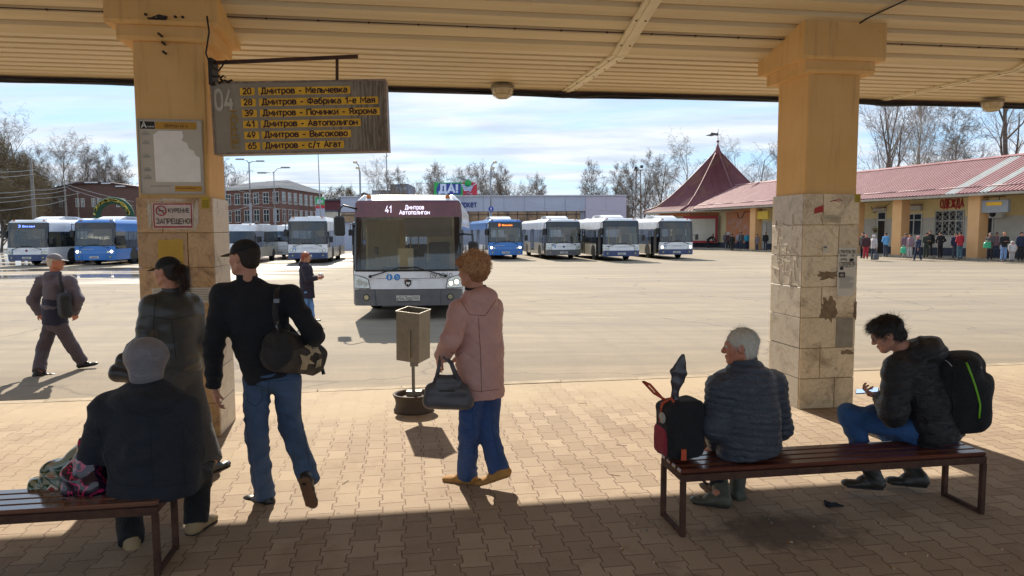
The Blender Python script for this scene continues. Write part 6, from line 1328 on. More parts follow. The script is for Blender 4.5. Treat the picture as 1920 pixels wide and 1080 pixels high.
# ---------------------------------------------------------------- bare trees
M_BARK = mat('dark_bark', '5c534b', .9, var=.25, vs=3); M_BIRCH = mat('birch_bark', 'a39d92', .85, var=.3, vs=2, dirt=('2d2927', .9, 4)); M_TWIG = mat('twigs', '7c7067', .9, var=.15); M_TWIGB = mat('brown_twigs', '6e6048', .9, var=.2)
def tree_meshes(seed, h, spread=.5, stems=1, density=1.0, upright=.6, r0=None, trunk_clear=.3, droop=0.0, lv=5):
    rr = np.random.RandomState(seed); tv, tf, cv_, cf = [], [], [], []
    def tube(V_, F_, pts, rad, n):
        base = len(V_)
        for i, p in enumerate(pts):
            d = pts[min(i + 1, len(pts) - 1)] - pts[max(i - 1, 0)]; d = d / (np.linalg.norm(d) + 1e-9); a = np.cross(d, [0.3, .9, .1]); a /= np.linalg.norm(a); b = np.cross(d, a)
            for j in range(n): th = 2 * math.pi * j / n; V_.append(p + (a * math.cos(th) + b * math.sin(th)) * rad[i])
        for i in range(len(pts) - 1):
            for j in range(n): F_.append((base + i * n + j, base + i * n + (j + 1) % n, base + (i + 1) * n + (j + 1) % n, base + (i + 1) * n + j))
    def grow(p, d, L, r, lev):
        ns = 5 if lev < 2 else (4 if lev < 3 else 3); pts = [p]; rad = [r]; dd = d.copy(); st_ = L / ns
        for i in range(ns):
            dd = dd + rr.normal(0, .10 + .04 * lev, 3) + np.array([0, 0, (.10 * upright if lev else .03) - droop * (lev > 2) * .25]); dd /= np.linalg.norm(dd); pts.append(pts[-1] + dd * st_); rad.append(r * (1 - .72 * (i + 1) / ns) if lev else r * (1 - .75 * (i + 1) / ns))
        if lev <= 1: tube(tv, tf, pts, rad, 7 if lev == 0 else 5)
        else: tube(cv_, cf, pts, rad, 3)
        if lev >= lv: return
        nb = int({0: 11, 1: 5, 2: 4, 3: 3, 4: 2.2}[lev] * density + rr.rand())
        for k_ in range(nb):
            f_ = (trunk_clear + (1 - trunk_clear) * (k_ + rr.rand() * .8) / nb) if lev == 0 else .2 + .8 * (k_ + rr.rand()) / nb
            f_ = min(f_, .99); i = int(f_ * ns); q_ = f_ * ns - i; pp = pts[i] * (1 - q_) + pts[min(i + 1, ns)] * q_; rp_ = rad[i] * (1 - q_) + rad[min(i + 1, ns)] * q_
            az = rr.rand() * 2 * math.pi; ax0 = pts[min(i + 1, ns)] - pts[i]; ax0 /= np.linalg.norm(ax0) + 1e-9; a = np.cross(ax0, [.2, .3, .93]); a /= np.linalg.norm(a) + 1e-9; b = np.cross(ax0, a); sd = a * math.cos(az) + b * math.sin(az)
            th = spread * (1.15 if lev == 0 else 1.0) * (.8 + .5 * rr.rand()); nd_ = ax0 * math.cos(th) + sd * math.sin(th); nd_ /= np.linalg.norm(nd_)
            Lc = L * ({0: .42, 1: .5, 2: .5, 3: .55, 4: .6}[lev]) * (.7 + .5 * rr.rand()) * ((1.25 - .75 * f_) if lev == 0 else 1)
            grow(pp, nd_, Lc, max(rp_ * .55, .011), lev + 1)
    for s_ in range(stems):
        a = rr.rand() * 6.28; lean = 0 if stems == 1 else .13; grow(np.array([math.cos(a), math.sin(a), 0]) * (.5 if stems > 1 else 0), nrm([math.cos(a) * lean, math.sin(a) * lean, 1]), h * .9 * (1 - .1 * s_), (r0 or h * .016) * (1 if stems == 1 else .75), 0)
    def mk(nm, V_, F_):
        me = bpy.data.meshes.new(nm); me.from_pydata(np.array(V_).tolist(), [], F_); me.polygons.foreach_set('use_smooth', [True] * len(F_)); me.update(); return me
    return mk('trunk', tv, tf), mk('crown', cv_, cf)
PROTO = {}
def proto(k_, **kw):
    a, b = tree_meshes(**kw); PROTO[k_] = (a, b, kw['h'])
proto('tall', seed=3, h=17, spread=.55, density=1.0, r0=.26, trunk_clear=.28)
proto('tall2', seed=11, h=16, spread=.5, density=1.0, r0=.2, trunk_clear=.22)
proto('multi', seed=5, h=15, spread=.42, stems=3, density=.8, r0=.2, trunk_clear=.2)
proto('birch', seed=8, h=15, spread=.45, density=1.1, r0=.15, trunk_clear=.25, droop=.6, upright=.3)
proto('birch2', seed=21, h=14, spread=.4, density=1.1, r0=.13, trunk_clear=.18, droop=.5, upright=.4)
proto('bushy', seed=14, h=11, spread=.62, density=1.5, r0=.16, trunk_clear=.12)
proto('dense', seed=17, h=12, spread=.7, density=1.7, r0=.2, trunk_clear=.06, lv=5)
for k_ in PROTO:
    PROTO[k_][0].materials.append(M_BIRCH if 'birch' in k_ else M_BARK); PROTO[k_][1].materials.append(M_TWIGB if k_ == 'dense' else M_TWIG)
def tree(k_, px, Y, top, label, group=None, name='bare_tree', wid=1.0):
    tr_, cr2_, h = PROTO[k_]; x = X(px, Y); zt_ = Z(px, top, Y) + .1; s_ = zt_ / h * 1.0
    t_ = thing(name, label, 'tree', (x, Y, -.15), rnd.uniform(0, 6.28), group); t_.scale = (s_ * wid, s_ * wid, s_)
    for nm, me in (('trunk', tr_), ('crown', cr2_)):
        o_ = bpy.data.objects.new(nm, me); COL.objects.link(o_); o_.parent = t_
    return t_
GR = 'bare trees behind the arcade roof'
tree('multi', 1643, 66, 150, 'bare tree with dark stems just right of the right column, behind the arcade roof', GR)
tree('tall2', 1672, 72, 120, 'thin leaning bare tree, second right of the right column over the roof', GR, wid=.8)
tree('birch', 1712, 76, 160, 'slender pale twigged tree in the middle above the arcade roof', GR)
tree('birch2', 1748, 80, 170, 'low slender bare tree between the leaning tree and thick trunk', GR)
tree('tall', 1862, 60, 60, 'thick grey trunked tree with broken limbs above the arcade roof at the far right', GR, wid=1.1)
tree('bushy', 1795, 84, 240, 'small bare tree partly hidden low behind the arcade ridge', GR)
for i, (k_, px, Y, top, lb) in enumerate((('tall2', 1236, 108, 288, 'tall dark branching tree left of the maroon tower roof'), ('birch', 1296, 112, 268, 'pale bare tree directly behind the maroon tower roof'), ('bushy', 1116, 125, 322, 'rounded bare tree above the right end of the supermarket'),
     ('bushy', 1150, 122, 328, 'second rounded bare tree above the right end of the supermarket'), ('bushy', 1182, 118, 318, 'dense thicket tree between the supermarket and branching tree'), ('bushy', 1206, 116, 308, 'bare tree beside the lattice mast'), ('birch2', 1262, 118, 308, 'thin bare tree between the branching tree and tower roof'),
     ('birch', 1388, 110, 272, 'pale bare tree just right of the tower roof'), ('tall2', 1418, 104, 280, 'darker bare tree between the tower roof and right column'), ('birch2', 1444, 108, 268, 'slender bare tree touching the left edge of the right column'))):
    tree(k_, px, Y, top, lb, 'bare trees around the tower')
cx2 = [762, 786, 806, 832, 856, 878, 898, 920, 940, 958, 976, 994, 1012]; tp2 = [334, 342, 330, 326, 322, 330, 324, 318, 326, 334, 338, 344, 350]
LB = ['leftmost of the tree line, left of the roof sign', 'low tree left of the roof sign', 'tree at the left edge of the ДА! roof sign', 'tree over the left half of the roof sign', 'tree over the middle of the roof sign', 'tree over the right half of the roof sign', 'tree right beside the ДА! roof sign',
      'tallest tree of the line, by the street lamp', 'tree just right of the street lamp', 'second tree right of the street lamp', 'lower tree near the end of the line', 'low tree next to the end of the line', 'last small tree of the line over the supermarket']
for i, (px, tp_) in enumerate(zip(cx2, tp2)): tree(['bushy', 'birch2', 'bushy'][i % 3], px, 122 + (i * 7) % 11, tp_, 'bare ' + LB[i], 'tree line behind the supermarket')
L3 = [('birch', 14, 92, 236, 'tall bare tree at the far left edge'), ('dense', -12, 84, 250, 'dense brown tree mass at the left edge'), ('dense', 22, 86, 268, 'dense brown tree in front of the tall ones at the left'), ('tall2', 52, 96, 244, 'dark bare tree with a wide crown at the left'), ('dense', 62, 98, 300, 'low dense tree below the wide crowned one'), ('bushy', 88, 100, 300, 'bushy tree left of the slim birch'),
      ('birch2', 104, 104, 262, 'slim pale birch over the dark brick works'), ('birch', 130, 108, 276, 'second slim birch over the dark brick works'), ('bushy', 152, 112, 300, 'low bushy tree behind the works gable'), ('birch', 172, 114, 280, 'wide airy birch over the works roof'), ('bushy', 196, 118, 296, 'bare tree over the right half of the works'), ('birch2', 218, 118, 308, 'small birch left of the timetable column'),
      ('bushy', 238, 120, 312, 'low tree cut by the left column'), ('birch2', 692, 100, 306, 'lone slim birch standing between the tall poles'), ('bushy', 432, 150, 312, 'airy tree behind the left end of the red brick roof'), ('birch2', 448, 155, 318, 'small tree behind the red brick building ridge'), ('dense', 622, 190, 352, 'distant dark conical tree right of the brick building'), ('dense', 656, 200, 354, 'second distant dark tree right of the brick building'),
      ('bushy', 740, 170, 338, 'bare tree beside the far tower block'), ('dense', 38, 82, 330, 'brown undergrowth tree low behind the left buses'), ('dense', 0, 78, 320, 'brown undergrowth tree at the lower left edge')]
for a in L3: tree(*a, group='trees along the left horizon')

# ---------------------------------------------------------------- poles, lamps and wires
M_GALV = mat('galvanised', '8b8f94', .5, metal=.3, var=.15); M_CONC = mat('pole_concrete', '77726c', .9, var=.15)
def lamp(px, Y, top, label, arms=((1, .9),), r=.08, heads=True, group='street lamps around the yard', base_m=None, two=False, name='street_lamp'):
    x = X(px, Y); zt_ = Z(px, top, Y) + .1; t_ = thing(name, label, 'street lamp', (x, Y, -.1), 0, group)
    q = MB(); q.tube([(0, 0, 0), (0, 0, zt_ * .55)], r * 1.3, 8); q.tube([(0, 0, zt_ * .55), (0, 0, zt_)], r * .8, 8); q.build('pole', base_m or M_GALV, t_)
    for dx, dz in arms:
        q = MB(); q.tube([(0, 0, zt_ - .1), (dx * .35, 0, zt_ + dz * .7), (dx, 0, zt_ + dz)], r * .55, 6); q.build('arm', M_GALV, t_)
        q = MB(); q.T = Matrix.Translation((dx * 1.15, 0, zt_ + dz)); q.lathe([(.02, -.12), (.18, -.1), (.22, 0), (.12, .1), (.02, .13)], n=10) if two else q.box(-.45, -.14, -.07, .45, .14, .07, b=.05); q.build('lamp_head', M_GALV if not two else mat('lamp_cream', 'c2bba6', .5), t_)
lamp(424, 62, 332, 'grey street lamp curving out from behind the left column', ((-.9, 1.2),), r=.12)
lamp(471, 74, 304, 'double-armed street lamp left of the red brick building ridge', ((-.8, .3), (1.0, .1)))
lamp(516.5, 70, 322, 'street lamp in front of the corner of the red brick building', ((1.0, .4), (-1.0, -.1)), r=.06)
lamp(677, 64, 322, 'curved street lamp with two globes left of the near bus', ((-.35, .85), (-.15, .35)), r=.10, two=True)
lamp(920.5, 64, 322, 'curved street lamp with two globes right of the near bus', ((.35, .85), (.15, .35)), r=.10, two=True)
def mast(px0, py0, px1, Y, label, r=.06, name='pole', m=None):
    x0, x1 = X(px1, Y), X(px0, Y); zt_ = Z(px0, py0, Y); t_ = MB(); t_.tube([(x0, Y, -.1), ((x0 + x1) / 2, Y, zt_ * .5), (x1, Y, zt_)], [r, r * .8, r * .5], 7); o_ = t_.build(name, m or M_GALV); tag(o_, label, 'pole')
mast(600, 288, 603, 58, 'thin grey flagpole under the left half of the route board'); mast(727, 285, 728.5, 57, 'thin tall pole under the right end of the route board', m=M_CONC)
mast(65, 296, 66, 70, 'thick wooden utility pole above the leftmost bus', r=.22, m=M_CONC); mast(125, 340, 127, 72, 'utility pole above the left blue bus', r=.12, m=M_CONC); mast(149, 358, 149, 74, 'short utility pole right of the blue bus front', r=.07, m=M_CONC)
lm_ = thing('lattice_mast', 'rusty lattice floodlight mast above the right end of the supermarket', 'mast', (X(1196, 105), 105, -.1)); q = MB(); zt_ = Z(1196, 318, 105)
for sx_ in (-1, 1):
    for sy in (-1, 1): q.tube([(sx_ * .5, sy * .5, 0), (sx_ * .3, sy * .3, zt_)], .05, 4)
for k_ in range(14):
    a, b2 = zt_ * k_ / 14, zt_ * (k_ + 1) / 14; s1 = .5 - .2 * k_ / 14
    q.tube([(-s1, -s1, a), (s1, -s1, b2)], .03, 4); q.tube([(s1, -s1, a), (-s1, -s1, b2)], .03, 4)
q.build('lattice', M_RUST, lm_); q = MB(); q.box(-.7, -.3, zt_, .7, .3, zt_ + .08); q.box(-.6, -.4, zt_ + .1, -.2, -.2, zt_ + .5); q.box(.2, -.4, zt_ + .3, .6, -.2, zt_ + .7); q.build('floodlight', M_BLK, lm_)
def wires(name, label, spans, r=.012, sag=.12):
    q = MB()
    for (xa, ya, Ya, xb, yb, Yb) in spans:
        a, b2 = W(xa, ya, Ya), W(xb, yb, Yb); pts = [a + (b2 - a) * t_ - np.array([0, 0, sag * 4 * t_ * (1 - t_)]) for t_ in np.linspace(0, 1, 10)]; q.tube(pts, r, 3)
    o_ = q.build(name, mat('wire_metal', '9a9a9c', .4)); tag(o_, label, 'wires')
wires('overhead_wires', 'pale overhead wires fanning from the thick utility pole at the left', [(-40, 322, 60, 66, 318, 70), (-40, 332, 60, 66, 326, 70), (-40, 362, 60, 66, 356, 70), (-40, 372, 60, 66, 364, 70), (-40, 380, 60, 66, 372, 70), (-40, 396, 60, 66, 386, 70), (66, 318, 70, 125, 346, 72), (66, 356, 70, 125, 350, 72), (66, 364, 70, 125, 356, 72), (66, 372, 70, 149, 362, 74), (66, 386, 70, 125, 374, 72), (125, 350, 72, 149, 360, 74), (149, 360, 74, 250, 386, 76), (125, 346, 72, 250, 378, 76)], r=.028)
wires('overhead_wires', 'grey overhead wires crossing in front of the red brick building', [(395, 342, 66, 516, 372, 70), (395, 360, 66, 601, 386, 72), (395, 378, 66, 680, 402, 76), (422, 346, 62, 727, 350, 70), (500, 340, 70, 700, 344, 80), (422, 400, 62, 471, 382, 70), (422, 396, 62, 492, 378, 70), (516, 338, 70, 640, 362, 90)], r=.018)
wires('overhead_wires', 'thin wires over the supermarket fascia beside the roof sign', [(921, 372, 64, 1174, 398, 82), (921, 380, 64, 1120, 396, 82)], r=.014)
sgp = thing('road_sign', 'small round road sign on the lamp post over the supermarket windows', 'sign', (X(921, 63.7), 63.7, -.1)); q = MB(); zz_ = Z(921, 392, 63.7) + .1; q.lathe([(.02, 0), (.24, 0), (.24, .03), (.02, .03)], (0, 0, zz_), 18, 'y'); q.build('plate', mat('sign_navy', '2c3f93'), sgp); q = MB(); q.prism([(-.03, zz_ - .14), (.03, zz_ - .14), (.03, zz_ + .05), (.07, zz_ + .05), (0, zz_ + .16), (-.07, zz_ + .05), (-.03, zz_ + .05)], 'y', -.012, -.004); q.build('arrow', M_PLATE, sgp)
# ---------------------------------------------------------------- people
M_SKIN = mat('skin', 'b9836a', .55, var=.08, vs=9); M_SKINR = mat('ruddy_skin', 'b5745a', .55, var=.1, vs=9); M_EYE = mat('eye_white', 'c9c4bc', .2, var=.02); M_IRIS = mat('iris', '2b1d15', .1)
for m_ in (M_SKIN, M_SKINR):
    b_ = m_.node_tree.nodes['Principled BSDF']; b_.inputs['Subsurface Weight'].default_value = .08; b_.inputs['Subsurface Radius'].default_value = (.02, .008, .004)
def cloth(name, c, var=.12, bs=260, bump=.25, rough=.85, vs=6, **k): return mat(name, c, rough, var=var, vs=vs, bump=bump, bs=bs, sheen=.03, wrinkle=(.55 if bump else 0), **k)
def joinmesh(lst):
    P, F_ = [], []; n = 0
    for p, f in lst: P.append(p); F_.append(f + n); n += len(p)
    return np.concatenate(P), np.concatenate(F_)
def head_sdf(C, hf, s=1.0, nk=None, h=.006, up=(0, 0, 1), nose=1.0):
    M = frame(hf, up); T = lambda x, y, z: np.asarray(C) + M @ (np.array([x, y, z]) * s)
    d = SDF(h, .022 * s)
    d.ell(T(0, -.012, .022), np.array([.074, .094, .086]) * s, M, k=.01)
    d.seg(T(0, .030, .0), T(0, .050, -.080), .060 * s, .038 * s, side=M[:, 0], b0=.052 * s, b1=.036 * s, k=.03 * s)
    d.ell(T(0, .070, -.096), np.array([.024, .018, .017]) * s, M, k=.025 * s)
    for x in (-1, 1):
        d.ell(T(x * .038, .058, -.030), np.array([.026, .024, .028]) * s, M, k=.03 * s)
        d.seg(T(x * .058, .0, -.055), T(x * .03, .055, -.088), .018 * s, .016 * s, k=.03 * s)
    d.ell(T(0, .076, .026), np.array([.052, .018, .014]) * s, M, k=.018 * s)
    d.seg(T(0, .084, .016), T(0, .108, -.028), .009 * s * nose, .013 * s * nose, k=.014 * s)
    for x in (-1, 1): d.ell(T(x * .013, .098, -.032), .010 * s, k=.010 * s)
    for x in (-1, 1): d.ell(T(x * .032, .098, .006), np.array([.018, .014, .012]) * s, M, k=.014 * s, neg=True)
    d.ell(T(0, .090, -.058), np.array([.024, .010, .007]) * s, M, k=.008 * s); d.ell(T(0, .087, -.070), np.array([.021, .010, .007]) * s, M, k=.008 * s)
    for x in (-1, 1):
        d.ell(T(x * .078, -.006, -.004), np.array([.010, .021, .032]) * s, M, k=.008 * s); d.ell(T(x * .086, -.002, .0), np.array([.007, .010, .018]) * s, M, k=.004 * s, neg=True)
    if nk is not None: d.seg(T(0, -.022, -.045), np.asarray(nk) + np.array([0, 0, -.05]), .056 * s, .062 * s, k=.03 * s)
    return d, T, M
def hand_sdf(Wp, D, N, side, curl=(.35, .5, .4), s=1.0, h=.0045, spread=1.0, thumb=.6):
    "wrist point, finger direction, palm normal, thumb direction sign"
    D = nrm(D); N = nrm(np.asarray(N) - D * (np.asarray(N) @ D)); T = np.cross(D, N) * side; Wp = np.asarray(Wp)
    d = SDF(h, .009); M = np.stack([T, D, N], 1)
    d.seg(Wp - D * .03, Wp + D * .02, .026 * s, .03 * s, side=T, b0=.021 * s, b1=.019 * s, k=.02)
    d.box(Wp + D * .050 * s, np.array([.040, .045, .0135]) * s, M, .013 * s, k=.02)
    for i, (o_, L) in enumerate(((.030, .072), (.010, .081), (-.010, .075), (-.029, .058))):
        p = Wp + D * (.088 - .004 * abs(i - 1)) * s + T * o_ * s; a = 0; dirv = nrm(D + T * o_ * 3 * spread)
        for j, (fr_, c_) in enumerate(zip((.45, .30, .25), curl)):
            a += c_ * (1 + .18 * i) ; dv = dirv * math.cos(a) + N * math.sin(a); q = p + dv * L * fr_ * s
            d.seg(p, q, (.0092 - .0007 * j) * s, (.0086 - .0008 * j) * s, k=.004); p = q
    p = Wp + D * .022 * s + T * .030 * s; dv = nrm(T * .75 + D * .75 + N * thumb * .5); q = p + dv * .038 * s; d.seg(p, q, .0135 * s, .0105 * s, k=.012)
    dv = nrm(T * .25 + D * .9 + N * thumb); d.seg(q, q + dv * .032 * s, .0100 * s, .0080 * s, k=.004); p = q + dv * .03 * s
    return d
def shoe(par, A, D, m, sole, s=1.0, h=.008, up=(0, 0, 1), high=0.0, name='shoe', chunky=1.0, shaft=None):
    "A = ankle, D = heel-to-toe direction; the sole plane is 0.085 below the ankle"
    D = nrm(D); M = frame(D, up); T = lambda x, y, z: np.asarray(A) + M @ (np.array([x, y, z]) * s)
    d = SDF(h, .02); c = chunky
    d.seg(T(0, -.055, -.052), T(0, .13, -.062), .038 * c, .040 * c, side=M[:, 0], b0=.030, b1=.022); d.ell(T(0, .155, -.062), np.array([.042 * c, .05, .024]), M); d.seg(T(0, -.03, -.03), T(0, .06, -.045), .036 * c, .036 * c)
    if high and shaft is not None: d.seg(T(0, -.02, -.03), np.asarray(A) + nrm(shaft) * high, .043 * c, .052 * c, flat=1)
    else: d.seg(T(0, -.03, -.05), T(0, -.015, .015 + high), .040 * c, .045 * c, flat=1)
    o = sdf_obj(name, d, m, par, disp=[folds(.0025, (16, 16, 30), 5)])
    d = SDF(h, .012); d.seg(T(0, -.06, -.078), T(0, .06, -.080), .040 * c, .040 * c, side=M[:, 0], b0=.013, b1=.012); d.seg(T(0, .06, -.080), T(0, .165, -.076), .040 * c, .046 * c, side=M[:, 0], b0=.012, b1=.012)
    sdf_obj('sole', d, sole, o, smooth=1)
    return o
def person(label, J, O, q=1.0, name='person', cat='person', group=None, base=None):
    g_ = {k_: np.asarray(v, float) for k_, v in J.items()}
    b0 = base if base is not None else (float(g_['pel'][0]), float(g_['pel'][1]), float(min(g_['aL'][2], g_['aR'][2]) - .085))
    root = thing(name, label, cat, b0, 0, group); S0 = O.get('s', 1.0); fw = nrm(g_['fwd']); side = nrm(np.cross(fw, (0, 0, 1)))
    hs = O.get('head', 1.0); lod = q > 1.8
    # one continuous body: torso, limbs, neck, head and hands
    d = SDF(.017 * q, .03); t_ = g_['nk'] - g_['pel']
    d.seg(g_['pel'], g_['pel'] + t_ * .45, .13 * S0, .12 * S0, side=side, b0=.10 * S0, b1=.095 * S0); d.seg(g_['pel'] + t_ * .45, g_['pel'] + t_ * .85, .13 * S0, .145 * S0, side=side, b0=.10 * S0, b1=.09 * S0)
    d.seg(g_['pel'] + t_ * .8, g_['nk'], .11 * S0, .055, side=side, b0=.08 * S0, b1=.055)
    for c in 'LR':
        d.seg(g_['pel'] + t_ * .86, g_['s' + c], .05, .05); d.seg(g_['s' + c], g_['e' + c], .047, .038); d.seg(g_['e' + c], g_['w' + c], .037, .027)
        d.seg(g_['h' + c], g_['k' + c], .078 * S0, .052); d.seg(g_['k' + c], g_['a' + c], .052, .036); d.seg(g_['a' + c], g_['a' + c] + nrm(g_['f' + c]) * .09 - np.array([0, 0, .055]), .024, .018)
    parts = [d.mesh(1)]
    hd, T, M = head_sdf(g_['hd'], g_['hf'], hs, g_['nk'], .0062 * max(q, .85) if not lod else .013, J.get('hup', (0, 0, 1)), O.get('nose', 1.0)); parts.append(hd.mesh(1))
    if not lod:
        for c in 'LR':
            if 'd' + c in g_:
                parts.append(hand_sdf(g_['w' + c], g_['d' + c], g_['n' + c], O.get('ts' + c, 1 if c == 'L' else -1), O.get('curl' + c, (.35, .5, .4)), O.get('hs', 1.0)).mesh(1))
    else:
        for c in 'LR':
            e = SDF(.012, .01); dd = nrm(g_['w' + c] - g_['e' + c]); e.seg(g_['w' + c], g_['w' + c] + dd * .08, .026, .030, side=fw, b0=.018, b1=.015)
            for k_ in (-1.5, -.5, .5, 1.5): e.seg(g_['w' + c] + dd * .08 + fw * k_ * .015, g_['w' + c] + dd * (.15 - abs(k_) * .012) + fw * k_ * .016, .009, .008, k=.004)
            parts.append(e.mesh(0))
    P, F_ = joinmesh(parts); mesh_obj('body', P - np.array(b0), F_, O.get('skin', M_SKIN), root, True)
    sh = -np.array(b0)
    def put(nm, sd, m, disp=(), smooth=1, par=None):
        P, F_ = sd.mesh(smooth)
        for dd in disp: P = dd(P, vnormals(P, F_))
        return mesh_obj(nm, P + sh, F_, m, par or root, True)
    if not lod:
        for x in (-1, 1):
            e = MB(); c = T(x * .031, .083, .007); e.lathe([(0, -.011), (.008, -.008), (.011, 0), (.008, .008), (0, .011)], (0, 0, 0), 10, 'z', cap=False); e.v = [tuple(np.array(v) * hs + c + sh) for v in e.v]; eo = e.build('eye', M_EYE, root)
            e = MB(); e.lathe([(0, -.005), (.005, 0), (0, .005)], (0, 0, 0), 8, cap=False); e.v = [tuple(np.array(v) * hs + T(x * .031, .0925, .007) + sh) for v in e.v]; e.build('iris', M_IRIS, eo)
    # jacket
    j = O['jacket']; h = j.get('h', .0105) * q; d = SDF(h, j.get('k', .035)); w_, dp = j['w'], j['d']; hem = g_['pel'] + (j.get('hemv') if j.get('hemv') is not None else -nrm(t_) * j['hem'])
    ba = fw * j.get('back', 0.0)
    p1 = g_['pel'] + t_ * .35 + ba; p2 = g_['pel'] + t_ * .74 + ba; p3 = g_['pel'] + t_ * .93
    d.seg(hem, p1, w_[0], w_[1], side=side, b0=dp[0], b1=dp[1], er=.5); d.seg(p1, p2, w_[1], w_[2], side=side, b0=dp[1], b1=dp[2]); d.seg(p2, p3, w_[2] * .93, w_[2] * .55, side=side, b0=dp[2] * .9, b1=dp[2] * .62)
    ar = j.get('arm', (.078, .066, .052))
    for c in 'LR':
        d.seg(p3 - t_ * .05, g_['s' + c], ar[0] * .95, ar[0], k=.05)
        d.cut_ = None
    d.cut(hem, (hem - p1) if j.get('cutn') is None else j['cutn'])
    for c in 'LR':
        wv = nrm(g_['w' + c] - g_['e' + c]); end = g_['w' + c] - wv * .015
        d.seg(g_['s' + c], g_['e' + c], ar[0], ar[1], k=.04); d.seg(g_['e' + c], end, ar[1], ar[2], k=.03, flat=1)
        if j.get('cuff'): d.seg(end - wv * .05, end, ar[2] * 1.0, ar[2] * .92, k=.006, flat=1)
    if j.get('hood'):
        hc, hr = j['hood']; Mb = frame(fw); d.ell(g_['nk'] + Mb @ np.array(hc), hr, Mb, k=.03)
    jo = put('jacket' if not j.get('nm') else j['nm'], d, j['mat'], j.get('disp', [folds(.008, seed=3)]) if not lod else [folds(.006, seed=3)])
    if j.get('collar'):
        c0, c1, ch = j['collar']; d = SDF(h * .8, .01); ax_ = nrm(nrm(g_['hd'] - g_['nk']) * .5 + np.array([0, 0, .5])); a = g_['nk'] - ax_ * .035; b = g_['nk'] + ax_ * ch
        d.seg(a, b, c0, c1, side=side, b0=c0 * .95, b1=c1 * .98, flat=1); d.seg(b - ax_ * .012, b + ax_ * .1, c1 * .80, c1 * .84, side=side, neg=True, k=.004)
        put('collar', d, j.get('collar_mat', j['mat']), [folds(.003, seed=6)] if not lod else (), par=jo)
    if j.get('hem_band'):
        d = SDF(h, .01); hv = nrm(p1 - hem); d.seg(hem - hv * .01, hem + hv * .05, w_[0] * 1.0, w_[0] * 1.01, side=side, b0=dp[0], b1=dp[0] * 1.01, flat=2); put('hem_band', d, j['hem_band'], [folds(.003, (30, 30, 6), 8)], par=jo)
    # trousers or skirt
    l = O['legs']; d = SDF(l.get('h', .0105) * q, .03); r_ = l['r']
    d.ell(g_['pel'] - np.array([0, 0, .0]), (r_[0] * 1.55, r_[0] * 1.25, r_[0] * 1.25), frame(fw), k=.04)
    if l.get('skirt'):
        hm = (g_['kL'] + g_['kR']) / 2 - np.array([0, 0, l['skirt']]); d.seg(g_['pel'], hm, r_[0] * 1.7, r_[0] * 2.0, side=side, b0=r_[0] * 1.3, b1=r_[0] * 1.6, flat=1)
    for c in 'LR':
        av = nrm(g_['a' + c] - g_['k' + c]); end = g_['a' + c] + av * l.get('ext', .02)
        d.seg(g_['h' + c], g_['k' + c], r_[0], r_[1]); d.seg(g_['k' + c], end, r_[1], r_[2], flat=1)
    put('trousers' if not l.get('skirt') else 'skirt', d, l['mat'], l.get('disp', [folds(.007, (8, 8, 15), seed=4)]))
    s_ = O['shoes']
    for c in 'LR':
        if lod:
            D = nrm(g_['f' + c]); Mf = frame(D); A = g_['a' + c]; d = SDF(.014, .02); d.seg(A + Mf @ np.array([0, -.05, -.06]), A + Mf @ np.array([0, .15, -.065]), .042, .042, side=Mf[:, 0], b0=.028, b1=.022); d.seg(A, A + np.array([0, 0, -.05]), .045, .045); put('shoe', d, s_['mat'])
        else:
            o_ = shoe(root, g_['a' + c] + sh, g_['f' + c], s_['mat'], s_['sole'], h=.0075 * max(1, q * .8), high=s_.get('high', 0), name=s_.get('nm', 'shoe'), chunky=s_.get('c', 1.0), shaft=g_['k' + c] - g_['a' + c], up=J.get('u' + c, (0, 0, 1)))
    # hair, hats
    for hh in O.get('hair', []):
        d = SDF(hh.get('h', .007) * max(q, 1) if not lod else .014, hh.get('k', .02))
        for kind_, c, r in hh['p']:
            if kind_ == 'e': d.ell(T(*c), np.array(r) * hs, M)
            elif kind_ == 'n': d.ell(T(*c), np.array(r) * hs, M, neg=True, k=.008)
            elif kind_ == 's': d.seg(T(*c[0]), T(*c[1]), r[0] * hs, r[1] * hs, side=M[:, 0], b0=r[2] * hs if len(r) > 2 else None, b1=r[3] * hs if len(r) > 3 else None)
        if 'cut' in hh: d.cut(T(*hh['cut'][0]), M @ np.array(hh['cut'][1]))
        put(hh.get('nm', 'hair'), d, hh['mat'], hh.get('disp', ()) if not lod else (), hh.get('sm', 1))
    return root, g_, T, M
HAIRSH = [('e', (0, -.022, .030), (.082, .096, .088))]
def cap_hat(mt, brim=.075, low=-.005, nm='cap'):
    return [dict(nm=nm, mat=mt, k=.006, h=.006, p=[('e', (0, -.014, .034), (.086, .106, .088))], cut=((0, .06, .018), (0, -.28, -1))),
            dict(nm='cap_brim', mat=mt, k=.004, h=.005, p=[('s', ((0, .075, .028), (0, .085 + brim, .012)), (.072, .052, .0065, .006))])]
def short_hair(mt, disp=(), back=-.09, thick=1.0):
    return dict(mat=mt, k=.01, p=[('e', (0, -.018, .030), (.081 * thick, .100 * thick, .092 * thick)), ('e', (0, -.045, -.02), (.070 * thick, .062 * thick, .065 * thick)), ('n', (0, .085, -.045), (.09, .10, .092)), ('n', (.082, .0, -.012), (.022, .024, .034)), ('n', (-.082, .0, -.012), (.022, .024, .034)), ('n', (0, -.06, back - .03), (.11, .12, .032))], disp=disp)
def rough(amp, f, seed=1):
    def fn(P, N): return P + N * (amp * (vnoise(P * f, seed) + .6 * vnoise(P * f * 2.1, seed + 1)))[:, None]
    return fn
